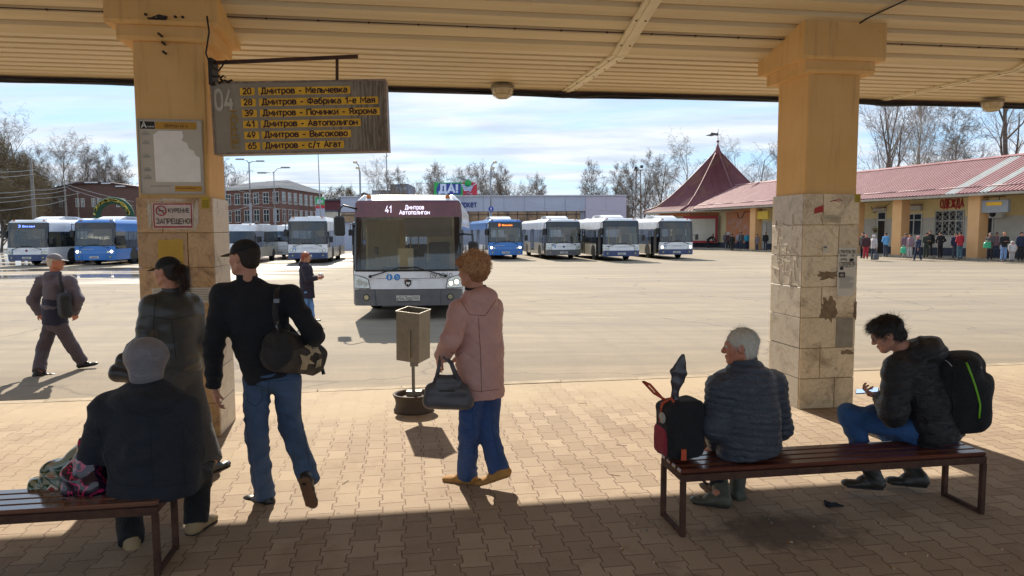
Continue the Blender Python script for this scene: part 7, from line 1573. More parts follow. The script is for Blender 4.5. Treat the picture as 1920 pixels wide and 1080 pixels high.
def quilt(A, dirv, pitch, amp, extra=.004, seed=2):
    A = np.asarray(A, float); dirv = nrm(dirv)
    def fn(P, N):
        Q = (P - A) @ dirv + .012 * vnoise(P * 6, seed); ph = np.abs(np.sin(math.pi * Q / pitch)) ** .6
        return P + N * (amp * (ph - .7) + extra * vnoise(P * np.array([26, 26, 14]), seed + 2))[:, None]
    return fn
from mathutils.bvhtree import BVHTree
def at_(px, py, Y): return W(px, py, Y)
def snap(pts, bv, lift=.006, frm=None):
    out_ = []
    for p in pts:
        o_ = Vector((0, 0, CAM_H)); dr_ = (Vector(p) - o_).normalized(); h_ = bv.ray_cast(o_, dr_)
        if h_[0] is None: n_ = bv.find_nearest(Vector(p)); out_.append(np.array(n_[0]) + np.array(n_[1]) * lift)
        else: out_.append(np.array(h_[0]) + np.array(h_[1]) * lift)
    return out_


def strands(root, name_sub, n, L, m, seed, flow=(0, -.4, -1), lift=.25, wd=.0012):
    o_ = [c for c in root.children if c.name.startswith(name_sub)][0]; me = o_.data; nv = len(me.vertices); co = np.zeros(nv * 3); me.vertices.foreach_get('co', co); co = co.reshape(-1, 3); no = np.zeros(nv * 3); me.vertices.foreach_get('normal', no); no = no.reshape(-1, 3)
    rr = np.random.RandomState(seed); ids = rr.randint(0, nv, n); fl = nrm(flow); vs = []; fs = []
    for i in ids:
        p, nn = co[i] - no[i] * .002, no[i]; t_ = fl - nn * (fl @ nn) + rr.normal(0, .25, 3); t_ = nrm(t_); s_ = nrm(np.cross(t_, nn)) * wd; b0 = len(vs); l_ = L * rr.uniform(.5, 1.2)
        for k_ in range(4): u = k_ / 3; c = p + t_ * l_ * u + nn * lift * l_ * (u - .55 * u * u) ; vs += [c - s_ * (1 - .8 * u), c + s_ * (1 - .8 * u)]
        for k_ in range(3): fs.append((b0 + 2 * k_, b0 + 2 * k_ + 1, b0 + 2 * k_ + 3, b0 + 2 * k_ + 2))
    h_ = mesh_obj('hair_strand', vs, fs, m, o_); tag(h_, kind='stuff'); return h_
def path(pts, n):
    pts = np.array(pts); t_ = np.linspace(0, len(pts) - 1, n); return [pts[int(min(k_, len(pts) - 2))] * (1 - (k_ - int(min(k_, len(pts) - 2)))) + pts[int(min(k_, len(pts) - 2)) + 1] * (k_ - int(min(k_, len(pts) - 2))) for k_ in t_]
def seam(root, part, lines, m, nm='seam', r=.0022, lift=.0005, Y=4.5, cl=False):
    o_ = [c for c in root.children if c.name.split('.')[0] == part][0]; loc = np.array(root.location); me = o_.data
    bv_ = BVHTree.FromPolygons([tuple(np.array(v.co) + loc) for v in me.vertices], [tuple(p.vertices) for p in me.polygons])
    for ln in lines:
        n_ = max(8, len(ln) * 6); ps_ = snap(path([at_(*p, Y) for p in ln], n_), bv_, lift); run = [ps_[0]]; q = MB()
        for p in ps_[1:] + [None]:
            if p is None or np.linalg.norm(p - run[-1]) > .05:
                if len(run) > 2: q.tube([v - loc for v in run], r, 5)
                run = []
            if p is not None: run.append(p)
        if q.v: q.build(nm, m, o_)
# 1 man in a black cap --------------------------------------------------
DEN = cloth('blue_denim', '445a78', var=.25, vs=7); DEN2 = cloth('mid_denim', '304b7a', var=.22, vs=7); BLACKC = cloth('navy_black_cloth', '12151d', var=.2, bump=.15)
BLKSH = mat('black_leather', '1a1918', .4, var=.2, vs=12); SOLEB = mat('brown_sole', '6d4c33', .8, var=.15); SOLED = mat('dark_sole', '2b2725', .85)
J = dict(pel=at_(508, 703, 4.84), nk=at_(464, 528, 4.84), hd=at_(458, 483, 4.83), fwd=(-.22, .97, 0), hf=(-.93, .36, -.02),
         sL=at_(418, 553, 4.80), eL=at_(400, 650, 4.74), wL=at_(402, 728, 4.80), dL=(.10, .03, -1), nL=(.75, .6, 0),
         sR=at_(544, 557, 4.88), eR=at_(588, 628, 4.80), wR=at_(566, 668, 5.02), dR=(-.8, .5, -.2), nR=(0, -.6, -.8),
         hL=at_(482, 712, 4.84), kL=at_(480, 810, 4.80), aL=at_(496, 925, 4.90), fL=(-.85, .45, -.02), hR=at_(537, 712, 4.86), kR=at_(545, 800, 4.92), aR=at_(579, 897, 4.64), fR=(.10, .30, -.80), uR=(0, .9, .35))
O = dict(jacket=dict(mat=BLACKC, w=(.168, .190, .212), d=(.118, .128, .13), hem=.03, arm=(.074, .066, .052), collar=(.074, .070, .055), disp=[folds(.009, (6, 6, 13), 3)], cuff=1, hem_band=BLACKC),
         legs=dict(mat=DEN, r=(.098, .074, .068), ext=.03, disp=[folds(.009, (7, 7, 17), 4)]), shoes=dict(mat=BLKSH, sole=SOLEB), head=1.03,
         hair=[short_hair(mat('dark_hair', '2b211b', .8, var=.2, vs=40), thick=.985)] + cap_hat(mat('black_cap', '101114', .8, var=.15)), curlL=(.25, .35, .3), tsL=1)
r1 = person('man in a black cap and dark jacket striding away with a duffel bag', J, O)[0]; strands(r1, 'hair', 2000, .012, mat('dark_strand', '3a2d25', .6), 4)
# duffel bag on his right hip
db = thing('duffel_bag', 'black duffel bag with pale star print slung on the man in the black cap', 'bag', G(560, 950, 0))
off = -np.array(db.location)
A_, B_ = at_(510, 655, 4.60), at_(592, 672, 4.98)
M_BAG = cloth('black_nylon', '17181b', var=.2, rough=.6); M_BAGP = mat('bag_print', 'a99b7d', .6, var=.3, vs=14)
d = SDF(.009, .03); ax2 = nrm(B_ - A_); d.seg(A_ + ax2 * .05, B_ - ax2 * .03, .135, .12, side=(0, 0, 1), b0=.135, b1=.11, er=.45); P, F_ = d.mesh(1); P = folds(.010, (8, 8, 9), 12)(P, vnormals(P, F_)); mesh_obj('bag_body', P + off, F_, M_BAG, db, True)
L_ = np.linalg.norm(B_ - A_)
bvd = BVHTree.FromPolygons([tuple(p) for p in P], [tuple(f) for f in F_.tolist()])
for pl in ([(562, 664), (574, 668), (583, 662), (580, 674), (590, 682), (577, 682), (574, 693), (563, 692), (566, 678)], [(570, 650), (582, 642), (594, 650), (602, 664), (590, 660), (584, 668), (580, 656)], [(594, 676), (603, 672), (601, 686), (591, 690)]):
    cp_ = np.mean(pl, 0); rg_ = []
    for k_ in range(len(pl)):
        a, b = np.array(pl[k_], float), np.array(pl[(k_ + 1) % len(pl)], float); rg_ += [a, (a + b) / 2]
    mid = [cp_ + (p - cp_) * .5 for p in rg_]; n_ = len(rg_)
    vs = snap([at_(*p, 4.6) for p in rg_ + mid + [cp_]], bvd, .003); mesh_obj('print', [v + off for v in vs], [(k_, (k_ + 1) % n_, n_ + (k_ + 1) % n_, n_ + k_) for k_ in range(n_)] + [(n_ + k_, n_ + (k_ + 1) % n_, 2 * n_) for k_ in range(n_)], M_BAGP, db)
q = MB(); q.tube([at_(522, 618, 4.66) + off, at_(516, 590, 4.68) + off, at_(517, 565, 4.70) + off, at_(518, 548, 4.74) + off, at_(520, 538, 4.84) + off, at_(518, 545, 4.96) + off, at_(530, 600, 5.02) + off, at_(575, 650, 5.02) + off], .022, 6, flat=.25); q.build('strap', M_BAG, db)
q = MB(); q.box(*(at_(513, 568, 4.66) + off), *(at_(525, 560, 4.68) + off)); q.tube([at_(521, 602, 4.62) + off, at_(518, 612, 4.61) + off, at_(523, 622, 4.61) + off], .006, 5); q.build('buckle', mat('dull_steel', '6d6e70', .35, metal=.8), db)
q = MB(); q.tube([at_(592, 648, 4.95) + off, at_(608, 668, 4.97) + off, at_(604, 690, 4.95) + off], .008, 5, flat=.5); q.tube([at_(604, 690, 4.95) + off, at_(607, 702, 4.94) + off], .014, 4); q.build('zip_tab', M_BAG, db)

# 2 woman in a pink coat -------------------------------------------------
PINK = mat('dusty_pink_quilt', 'be9288', .6, var=.07, vs=5); TAN = mat('tan_suede', 'a3783f', .85, var=.15, vs=15)
J = dict(pel=at_(901, 712, 5.24), nk=at_(893, 548, 5.24), hd=at_(885, 508, 5.22), fwd=(-.62, .78, 0), hf=(-.90, .42, -.05),
         sL=at_(862, 583, 5.12), eL=at_(846, 637, 4.98), wL=at_(829, 668, 5.16), dL=(-.35, .45, -.6), nL=(.6, .4, -.3), sR=at_(922, 578, 5.36), eR=at_(926, 650, 5.48), wR=at_(880, 672, 5.55), dR=(-.9, .2, .1), nR=(0, -.3, -1),
         hL=at_(884, 722, 5.20), kL=at_(880, 812, 5.18), aL=at_(876, 886, 5.26), fL=(-.95, .3, -.02), hR=at_(919, 722, 5.28), kR=at_(914, 808, 5.26), aR=at_(934, 876, 5.13), fR=(-.85, .05, -.30))
co = at_(901, 712, 5.24)
def diamonds(P, N):
    a = P[:, 2] * 24 + (P[:, 0] * .8 + P[:, 1] * .6) * 24; b = P[:, 2] * 24 - (P[:, 0] * .8 + P[:, 1] * .6) * 24
    return P + N * (.007 * (np.minimum(np.abs(np.sin(a)), np.abs(np.sin(b))) ** .5 - .5) * (P[:, 2] < 1.42))[:, None]
O = dict(jacket=dict(nm='coat', mat=PINK, w=(.185, .185, .20), d=(.150, .155, .15), hem=.13, arm=(.074, .072, .060), h=.008, hood=((0, -.085, -.035), (.125, .075, .080)), collar=(.078, .082, .045), collar_mat=cloth('navy_scarf', '171c2b'), disp=[folds(.006, (5, 5, 9), 13), diamonds]),
         legs=dict(mat=DEN2, r=(.092, .076, .074), ext=.035, disp=[folds(.008, (7, 7, 15), 14)]), shoes=dict(mat=TAN, sole=mat('tan_sole', '8a6538', .9), c=1.1), head=.97,
         hair=[dict(mat=mat('ginger_curls', '8f5f3c', .75, var=.35, vs=60), k=.03, h=.006, p=[('e', (0, -.028, .052), (.110, .112, .092)), ('e', (0, -.050, -.005), (.092, .085, .085)), ('e', (.05, .05, .07), (.06, .05, .045)), ('e', (-.05, .05, .07), (.06, .05, .045)), ('n', (0, .10, -.035), (.10, .085, .082))], disp=[rough(.006, 45, 3), rough(.004, 110, 5)])])
r_, g_, T, M = person('woman in a dusty pink hooded coat and jeans watching the bus', J, O); r2 = r_
def curls(par, C, rad, n, m, seed, rl=.014, keep=None, wd=.0013):
    rr = np.random.RandomState(seed); vs = []; fs = []
    for i in range(n):
        v = rr.normal(0, 1, 3); v /= np.linalg.norm(v)
        if keep is not None and not keep(v): continue
        p = C + v * rad * (1 + rr.uniform(-.06, .05)); a = np.cross(v, rr.normal(0, 1, 3)); a /= np.linalg.norm(a); ph = rr.uniform(0, 6.28); r0 = rl * rr.uniform(.5, 1.2)
        b0 = len(vs); n_ = 6
        for k_ in range(n_):
            t_ = k_ / (n_ - 1); c = p + v * r0 * 1.6 * t_ + a * r0 * math.sin(ph + t_ * 4.5) + np.cross(v, a) * r0 * .8 * math.cos(ph + t_ * 4.5); s_ = np.cross(v, a) * wd
            vs += [c - s_, c + s_]
        for k_ in range(n_ - 1): fs.append((b0 + 2 * k_, b0 + 2 * k_ + 1, b0 + 2 * k_ + 3, b0 + 2 * k_ + 2))
    return mesh_obj('hair_strand', vs, fs, m, par)
oo = curls(r_, (T(0, -.03, .045) - np.array(r_.location)), np.array([.106, .106, .10]), 2600, mat('ginger_strand', 'c59668', .6, var=.3, vs=50), 5, keep=lambda v: v[2] > -.5)
tag(oo, kind='stuff')
hb = thing('handbag', 'dark grey leather handbag hanging from the arm of the woman in pink', 'bag', G(842, 920, 0)); off = -np.array(hb.location)
M_HB = mat('grey_leather', '4a484c', .45, var=.15, vs=8, bump=.15, bs=40)
d = SDF(.008, .03); c0 = at_(841, 742, 5.02); d.seg(c0 + V3(-.135, .0, -.04), c0 + V3(.135, 0, -.05), .062, .062, side=(0, 1, 0), b0=.05, b1=.05); d.seg(c0 + V3(-.12, .0, .02), c0 + V3(.11, 0, .02), .055, .055, side=(0, 1, 0), b0=.07, b1=.07); d.seg(c0 + V3(-.07, .0, .10), c0 + V3(.06, 0, .10), .035, .035, side=(0, 1, 0), b0=.05, b1=.05)
P, F_ = d.mesh(1); P = folds(.007, (9, 9, 9), 22)(P, vnormals(P, F_)); mesh_obj('bag_body', P + off, F_, M_HB, hb, True)
for dy in (-.03, .03):
    q = MB(); q.tube([c0 + V3(-.09, dy, .10) + off, c0 + V3(-.065, dy, .22) + off, at_(826, 668, 5.08) + V3(0, dy, .02) + off, c0 + V3(.02, dy, .24) + off, c0 + V3(.07, dy, .11) + off], [.017, .012, .010, .012, .017], 6, flat=.4); q.build('handle', M_HB, hb)
q = MB(); q.tube([c0 + V3(-.06, -.068, .05) + off, c0 + V3(.05, -.068, .05) + off], .004, 5); q.build('zip', M_INK, hb)

# 3 woman in a cap with a ponytail --------------------------------------
GREENL = mat('dark_leather_jacket', '3a3c3b', .42, var=.15, vs=5, bump=.12, bs=60)
J = dict(pel=at_(338, 700, 5.62), nk=at_(322, 548, 5.60), hd=at_(314, 509, 5.58), fwd=(-.72, .69, 0), hf=(-.97, .22, -.03),
         sL=at_(285, 575, 5.50), eL=at_(270, 645, 5.42), wL=at_(252, 672, 5.60), dL=(-.6, .3, -.6), nL=(.4, .3, -.6), sR=at_(360, 572, 5.74), eR=at_(377, 640, 5.72), wR=at_(366, 700, 5.80), dR=(-.1, .2, -1), nR=(-.7, .5, 0),
         hL=at_(322, 708, 5.56), kL=at_(322, 795, 5.50), aL=at_(318, 868, 5.62), fL=(-.8, .5, 0), hR=at_(354, 708, 5.68), kR=at_(374, 785, 5.66), aR=at_(397, 866, 5.52), fR=(.25, .8, -.02))
O = dict(jacket=dict(mat=GREENL, w=(.165, .175, .205), d=(.12, .125, .13), hem=-.02, arm=(.078, .072, .056), collar=(.072, .072, .040), disp=[folds(.010, (6, 6, 10), 33)], hem_band=GREENL),
         legs=dict(mat=cloth('grey_green_trousers', '48494a', var=.1), r=(.100, .084, .082), ext=.0, disp=[folds(.006, (6, 6, 11), 34)]), shoes=dict(mat=BLKSH, sole=SOLED), head=.98,
         hair=[short_hair(mat('brown_black_hair', '241915', .6, var=.2, vs=40)), dict(nm='ponytail', mat=mat('brown_black_hair', '241915'), k=.02, p=[('e', (0, -.125, .01), (.040, .045, .045)), ('s', ((0, -.14, .0), (0, -.165, -.10)), (.048, .022, .040, .018)), ('s', ((0, -.13, -.02), (.02, -.13, -.13)), (.035, .010, .03, .01))], disp=[rough(.007, 45, 8)])] + cap_hat(mat('black_cap', '101114'), brim=.065))
r3 = person('woman in a black cap with a ponytail and dark leather jacket by the left column', J, O)[0]; strands(r3, 'ponytail', 1800, .09, mat('auburn_strand', '33211d', .5), 3, lift=.35)
cb = thing('shoulder_bag', 'black shoulder bag on the arm of the woman in the cap', 'bag', G(235, 880, 0)); off = -np.array(cb.location); c0 = at_(236, 685, 5.45)
d = SDF(.009, .03); d.seg(c0 + V3(-.06, 0, -.06), c0 + V3(.10, 0, -.08), .07, .07, side=(0, 1, 0), b0=.07, b1=.06); d.seg(c0 + V3(-.02, 0, .04), c0 + V3(.09, 0, .03), .05, .05, side=(0, 1, 0), b0=.06, b1=.05); P, F_ = d.mesh(1); P = folds(.008, (9, 9, 9), 23)(P, vnormals(P, F_)); mesh_obj('bag_body', P + off, F_, mat('black_soft_leather', '2a2829', .4, var=.2, vs=8), cb, True)
q = MB(); q.tube([c0 + V3(-.05, 0, .02) + off, c0 + V3(.02, 0, .16) + off, at_(256, 632, 5.45) + off, c0 + V3(.11, 0, .12) + off, c0 + V3(.11, .01, .0) + off], .010, 6); q.build('strap', mat('black_soft_leather', '2a2829'), cb)

M_SEAM = mat('dark_thread', '0b0c10', .8); M_SEAMJ = mat('jeans_thread', '1f2f48', .8); M_SEAMP = mat('pink_seam', '7a524b', .8)
seam(r1, 'jacket', [[(424, 578), (480, 586), (540, 576)], [(450, 600), (446, 660), (452, 690)], [(452, 684), (490, 690), (520, 690)]], M_SEAM)
seam(r1, 'trousers', [[(462, 722), (492, 724), (491, 752), (478, 762), (464, 752), (462, 722)], [(458, 712), (500, 715), (545, 712)], [(503, 716), (504, 745)], [(452, 730), (462, 800), (470, 860), (480, 920)], [(560, 730), (566, 790), (580, 870)]], M_SEAMJ, r=.0018)
seam(r2, 'coat', [[(897, 596), (901, 660), (903, 736)], [(862, 560), (880, 590), (910, 592), (930, 562)], [(846, 660), (858, 668), (866, 660)], [(868, 730), (900, 734), (936, 730)]], M_SEAMP, r=.0025)
seam(r2, 'trousers', [[(884, 745), (888, 800), (890, 880)], [(920, 745), (924, 810), (938, 870)]], M_SEAMJ, r=.0018)
seam(r3, 'jacket', [[(280, 592), (320, 600), (366, 590)], [(322, 602), (326, 640), (330, 672)], [(292, 560), (288, 600), (290, 660)]], M_SEAM)
# benches ------------------------------------------------------------------
M_SLAT = mat('brown_bench_paint', '5c2d21', .3, var=.25, vs=5, coat=.35, vec=(.3, 4, 4), dirt=('2e1a14', .6, 6))
def bench(label, x0, y0, L, slats_m=M_SLAT):
    t_ = thing('bench', label, 'bench', (x0, y0, 0), ANG, 'benches on the platform'); Wd = .36; H = .425
    for i in range(4):
        q = MB(); y_ = .008 + i * (Wd - .016 + .012) / 4; q.box(0, y_, H - .028, L, y_ + .075, H, b=.008); q.build('slat', slats_m, t_)
    q = MB(); q.box(.004, .004, H - .075, L - .004, .034, H - .030); q.box(.004, Wd - .034, H - .075, L - .004, Wd - .004, H - .030); q.box(.006, .036, H - .073, .034, Wd - .036, H - .030); q.box(L - .034, .036, H - .073, L - .006, Wd - .036, H - .030); q.build('frame', M_RUST, t_)
    for x_ in (.0, L - .035 - .0):
        for y_ in (.0, Wd - .035): q = MB(); q.box(x_ + .002, y_ + .002, 0, x_ + .035, y_ + .035, H - .076, b=.003); q.build('leg', M_RUST, t_)
        q = MB(); q.box(x_ + .006, .037, .004, x_ + .03, Wd - .037, .028); q.build('foot_rail', M_RUST, t_)
    return t_
bench('brown slatted bench at the right where two men sit', 1.04, 4.27, 2.14)
M_SLATB = mat('bench_paint_worn', '6a4a3c', .16, var=.2, vs=5, coat=.6, vec=(.3, 4, 4))
bench('brown slatted bench at the left under the person in the grey hat', -1.96 - 2.14 * CA, 3.80 - 2.14 * SA, 2.14, M_SLATB)

# 4 person in a grey hat on the left bench -----------------------------------
NAVYC = cloth('dark_navy_coat', '1b212c', var=.25, vs=6)
J = dict(pel=at_(290, 905, 4.02), nk=at_(277, 726, 4.02), hd=at_(277, 676, 4.05), fwd=(-.05, 1, 0), hf=(-.10, .99, -.05),
         sL=at_(205, 772, 3.98), eL=at_(182, 850, 4.02), wL=at_(215, 880, 4.26), dL=(.5, .6, -.2), nL=(0, 0, -1), sR=at_(338, 772, 4.06), eR=at_(352, 850, 4.12), wR=at_(335, 880, 4.32), dR=(-.5, .6, -.2), nR=(0, 0, -1),
         hL=at_(255, 905, 4.08), kL=at_(238, 912, 4.46), aL=at_(246, 1008, 4.20), fL=(-.55, .75, 0), hR=at_(325, 900, 4.10), kR=at_(372, 895, 4.50), aR=at_(368, 972, 4.40), fR=(.15, .9, 0))
O = dict(jacket=dict(nm='coat', mat=NAVYC, w=(.25, .25, .235), d=(.19, .19, .16), hem=.055, arm=(.10, .09, .068), h=.011, k=.05, hood=((0, -.075, -.06), (.185, .12, .075)), collar=(.088, .092, .03), disp=[folds(.013, (5, 5, 10), 43)]),
         legs=dict(mat=cloth('black_trousers', '17181c', var=.2), r=(.095, .080, .072), ext=.03), shoes=dict(mat=mat('beige_leather', '97815f', .7, var=.15), sole=SOLED, c=1.08), head=1.0,
         hair=[dict(nm='hat', mat=cloth('grey_knit', '77747a', var=.08, rough=.5), k=.02, p=[('e', (0, -.02, .035), (.118, .120, .100)), ('s', ((0, -.02, .02), (0, -.03, -.075)), (.112, .088, .108, .085))], disp=[folds(.004, (9, 9, 20), 45)])])
r4 = person('person in a round grey hat and dark hooded coat sitting on the left bench', J, O)[0]; seam(r4, 'coat', [[(222, 742), (245, 772), (280, 782), (318, 772), (340, 742)], [(280, 785), (284, 850), (288, 915)], [(182, 800), (196, 850), (210, 900)], [(345, 800), (342, 860), (348, 910)], [(205, 905), (280, 915), (360, 905)]], M_SEAM, Y=3.7)

# 5 white-haired man on the right bench ---------------------------------------
PUFF = cloth('slate_puffer', '353c48', var=.12, rough=.45, bump=.1)
J = dict(pel=at_(1405, 825, 4.55), nk=at_(1396, 688, 4.54), hd=at_(1388, 650, 4.55), fwd=(-.35, .94, 0), hf=(-.95, .30, -.06),
         sL=at_(1353, 728, 4.50), eL=at_(1340, 800, 4.50), wL=at_(1345, 838, 4.74), dL=(-.3, .8, -.3), nL=(.3, 0, -1), sR=at_(1446, 722, 4.66), eR=at_(1462, 800, 4.74), wR=at_(1420, 835, 4.92), dR=(-.6, .6, -.2), nR=(0, 0, -1),
         hL=at_(1380, 840, 4.60), kL=at_(1345, 855, 4.96), aL=at_(1349, 926, 4.78), fL=(-.85, .35, 0), hR=at_(1430, 838, 4.68), kR=at_(1390, 848, 5.06), aR=at_(1378, 916, 4.94), fR=(-.45, .8, 0))
O = dict(jacket=dict(mat=PUFF, w=(.225, .215, .20), d=(.165, .165, .15), hem=.085, arm=(.094, .084, .062), h=.008, collar=(.085, .085, .055), disp=[folds(.006, (5, 5, 8), 53), quilt((0, 0, 0), (.12, 0, 1), .045, .0085)]),
         legs=dict(mat=cloth('black_trousers', '17181c'), r=(.088, .070, .055), ext=-.06), shoes=dict(mat=mat('green_rubber_boot', '3b4034', .5, var=.2, vs=10, dirt=('6d6553', .5, 6)), sole=SOLED, high=.16, nm='boot', c=1.18), head=1.0, skin=M_SKINR, nose=1.15,
         hair=[short_hair(mat('white_hair', 'b9b3a6', .7, var=.12, vs=50), disp=[rough(.003, 60, 4)], thick=1.03)])
r5 = person('white-haired man in a slate quilted jacket and green boots on the right bench', J, O)[0]; strands(r5, 'hair', 3500, .035, mat('white_strand', 'd3cec2', .6), 1)

# 6 young man with the backpack ------------------------------------------------
BPUF = cloth('black_puffer', '15161a', var=.2, rough=.5, bump=.15); DEN3 = cloth('bright_denim', '2c5282', var=.25, vs=8)
J = dict(pel=at_(1752, 800, 4.82), nk=at_(1706, 655, 4.86), hd=at_(1664, 626, 4.86), fwd=(-.80, .60, 0), hf=(-.84, .34, -.42), hup=(-.3, .1, 1),
         sL=at_(1684, 695, 4.74), eL=at_(1676, 775, 4.70), wL=at_(1652, 744, 4.90), dL=(-.75, .35, .18), nL=(.1, -.1, 1), sR=at_(1730, 690, 5.06), eR=at_(1700, 770, 5.16), wR=at_(1660, 742, 5.08), dR=(-.8, -.25, .1), nR=(.1, .2, 1),
         hL=at_(1735, 812, 4.80), kL=at_(1592, 778, 5.00), aL=at_(1636, 893, 4.95), fL=(-.90, .30, -.02), hR=at_(1770, 808, 4.98), kR=at_(1640, 778, 5.42), aR=at_(1718, 889, 5.06), fR=(-.88, .35, -.02))
O = dict(jacket=dict(mat=BPUF, w=(.20, .195, .19), d=(.155, .155, .145), hem=.10, cutn=(.35, -.2, -1), arm=(.098, .088, .062), h=.009, collar=(.080, .078, .03), hood=((.02, -.10, -.005), (.155, .125, .105)), disp=[folds(.008, (6, 6, 9), 63), quilt((0, 0, 0), (-.35, 0, 1), .085, .010, .005)]),
         legs=dict(mat=DEN3, r=(.098, .076, .056), ext=-.06, disp=[folds(.009, (8, 8, 14), 64)]), shoes=dict(mat=mat('black_boot', '1d1e1e', .45, var=.2, vs=12, dirt=('5b5346', .4, 8)), sole=SOLED, high=.21, nm='boot', c=1.28), head=1.0, curlL=(.5, .7, .5), curlR=(.4, .6, .4),
         hair=[dict(mat=mat('black_hair', '15110f', .55, var=.2, vs=60), k=.012, p=[('e', (0, -.012, .040), (.088, .106, .092)), ('e', (0, .035, .085), (.070, .065, .035)), ('e', (0, -.050, -.02), (.075, .060, .065)), ('n', (0, .095, -.040), (.09, .10, .088)), ('n', (.085, .002, -.012), (.022, .024, .030)), ('n', (-.085, .002, -.012), (.022, .024, .030))], disp=[rough(.008, 38, 6)])])
r_, g_, T, M = person('young man in glasses and a black puffer coat bent over his phone', J, O)
strands(r_, 'hair', 4000, .045, mat('black_strand', '221b18', .45), 2, flow=(-.5, .2, -.6), lift=.5)
off = -np.array(r_.location)
q = MB()
for x in (-.031, .031): q.tube([T(x + .022 * math.cos(a), .104 - abs(x + .022 * math.cos(a)) * .15, .004 + .016 * math.sin(a)) + off for a in np.linspace(0, 6.283, 15)], .0018, 5)
q.tube([T(-.009, .106, .008) + off, T(.009, .106, .008) + off], .0018, 5)
for x in (-1, 1): q.tube([T(x * .053, .095, .008) + off, T(x * .080, .02, .012) + off, T(x * .080, -.01, -.002) + off], .0016, 5)
gl_ = q.build('glasses', M_INK, r_)
ph = thing('phone', 'smartphone with a pale screen held by the young man', 'phone', tuple(at_(1626, 733, 4.98))); q = MB(); q.box(-.036, -.075, -.004, .036, .075, .004, b=.004); pb = q.build('case', M_INK, ph); q = MB(); q.box(-.033, -.071, .0042, .033, .071, .0050); q.build('screen', mat('phone_screen', '9fb6d6', .1, emit='aac4ea', es=.6), ph)
ph.rotation_euler = (R(-12), R(-14), R(62))
bp = thing('backpack', 'black backpack with a lime green zip on the young man in the puffer', 'backpack', G(1800, 980, 0)); off = -np.array(bp.location)
dn_ = nrm(J['pel'] - J['nk']); bc = at_(1800, 737, 4.80); upv = nrm(V3(-.22, .05, 1)); bk_ = nrm(V3(.80, -.60, 0)); sdv = np.cross(bk_, upv); Mb = np.stack([sdv, bk_, upv], 1)
d = SDF(.009, .04); d.box(bc - bk_ * .02, (.17, .15, .265), Mb, .11); d.box(bc + bk_ * .09 - upv * .05, (.14, .085, .18), Mb, .07, k=.04); d.ell(bc + upv * .19 - bk_ * .03, (.15, .14, .09), Mb)
P, F_ = d.mesh(1); P = folds(.009, (7, 7, 9), 71)(P, vnormals(P, F_)); mesh_obj('bag_body', P + off, F_, cloth('black_pack_cloth', '141518', var=.25, bump=.4, bs=200), bp, True)
# lime zip wraps from the top over the side facing the viewer
def on_pack(a, v_):
    p = bc + sdv * (-math.cos(a) * .155 if False else 0) + upv * v_; o_ = (bk_ * math.cos(a) - (sdv if sdv[1] > 0 else -sdv) * math.sin(a)); 
    return p + o_
q = MB(); zp = [at_(1812, 680, 4.60), at_(1822, 705, 4.57), at_(1832, 735, 4.555), at_(1838, 760, 4.555), at_(1836, 784, 4.57)]
bv = BVHTree.FromPolygons([tuple(p) for p in P], [tuple(f) for f in F_.tolist()])
q.tube([p + off for p in snap(path(zp, 16), bv, .002)], .0075, 6, flat=.6); q.build('zip', mat('lime_zip', '6fae1c', .5), bp)
q = MB(); q.tube([p + off for p in snap(path([at_(1768, 674, 4.6), at_(1777, 678, 4.6), at_(1785, 687, 4.6)], 6), bv, .002)], .003, 5); q.tube([p + off for p in snap(path([at_(1849, 686, 4.6), at_(1851, 692, 4.6)], 3), bv, .002)], .003, 5); q.build('reflective_piping', mat('piping_white', 'b9b9b9', .4), bp)
q = MB(); q.tube([p + off for p in snap(path([at_(1790, 700, 4.6), at_(1786, 740, 4.6), at_(1790, 790, 4.6)], 10), bv, .002)], .004, 5); q.tube([p + off for p in snap(path([at_(1746, 690, 4.6), at_(1745, 730, 4.6), at_(1752, 780, 4.6)], 10), bv, .003)], .012, 6, flat=.4); q.build('strap', mat('webbing', '1f2022', .8), bp)

# 7 man walking across the yard ---------------------------------------------------
MAUVE = cloth('grey_mauve_jacket', '5d5560', var=.1); MAUVET = cloth('grey_mauve_trousers', '514850', var=.12); YW = 10.15
J = dict(pel=at_(104, 606, YW), nk=at_(103, 512, YW), hd=at_(104, 491, YW), fwd=(.72, .69, 0), hf=(.93, .37, 0), sL=at_(80, 527, YW + .1), eL=at_(62, 562, YW + .05), wL=at_(74, 588, YW + .25), sR=at_(130, 528, YW - .15), eR=at_(146, 560, YW - .2), wR=at_(140, 588, YW), dL=(.4, .3, -.8), nL=(.5, -.5, 0), dR=(-.2, .5, -.8), nR=(-.5, .5, 0),
         hL=at_(96, 610, YW + .1), kL=at_(80, 656, YW + .02), aL=at_(73, 697, YW - .25), fL=(.75, .6, -.02), hR=at_(112, 610, YW - .05), kR=at_(134, 648, YW + .1), aR=at_(154, 678, YW + .25), fR=(.92, .35, .12))
O = dict(jacket=dict(mat=MAUVE, w=(.19, .20, .215), d=(.15, .155, .145), hem=.02, arm=(.086, .078, .058), hood=((0, -.08, -.045), (.12, .07, .07)), collar=(.076, .074, .03)),
         legs=dict(mat=MAUVET, r=(.100, .086, .082), ext=.0), shoes=dict(mat=BLKSH, sole=SOLED), head=1.0, skin=M_SKINR, hair=[short_hair(mat('white_hair', 'b9b3a6'), thick=.985)] + cap_hat(mat('grey_cap', '7c7a80', .8, var=.1)))
r_, g_, T, M = person('man in a grey cap and mauve jacket walking across the yard', J, O, q=1.15)
off = -np.array(r_.location)
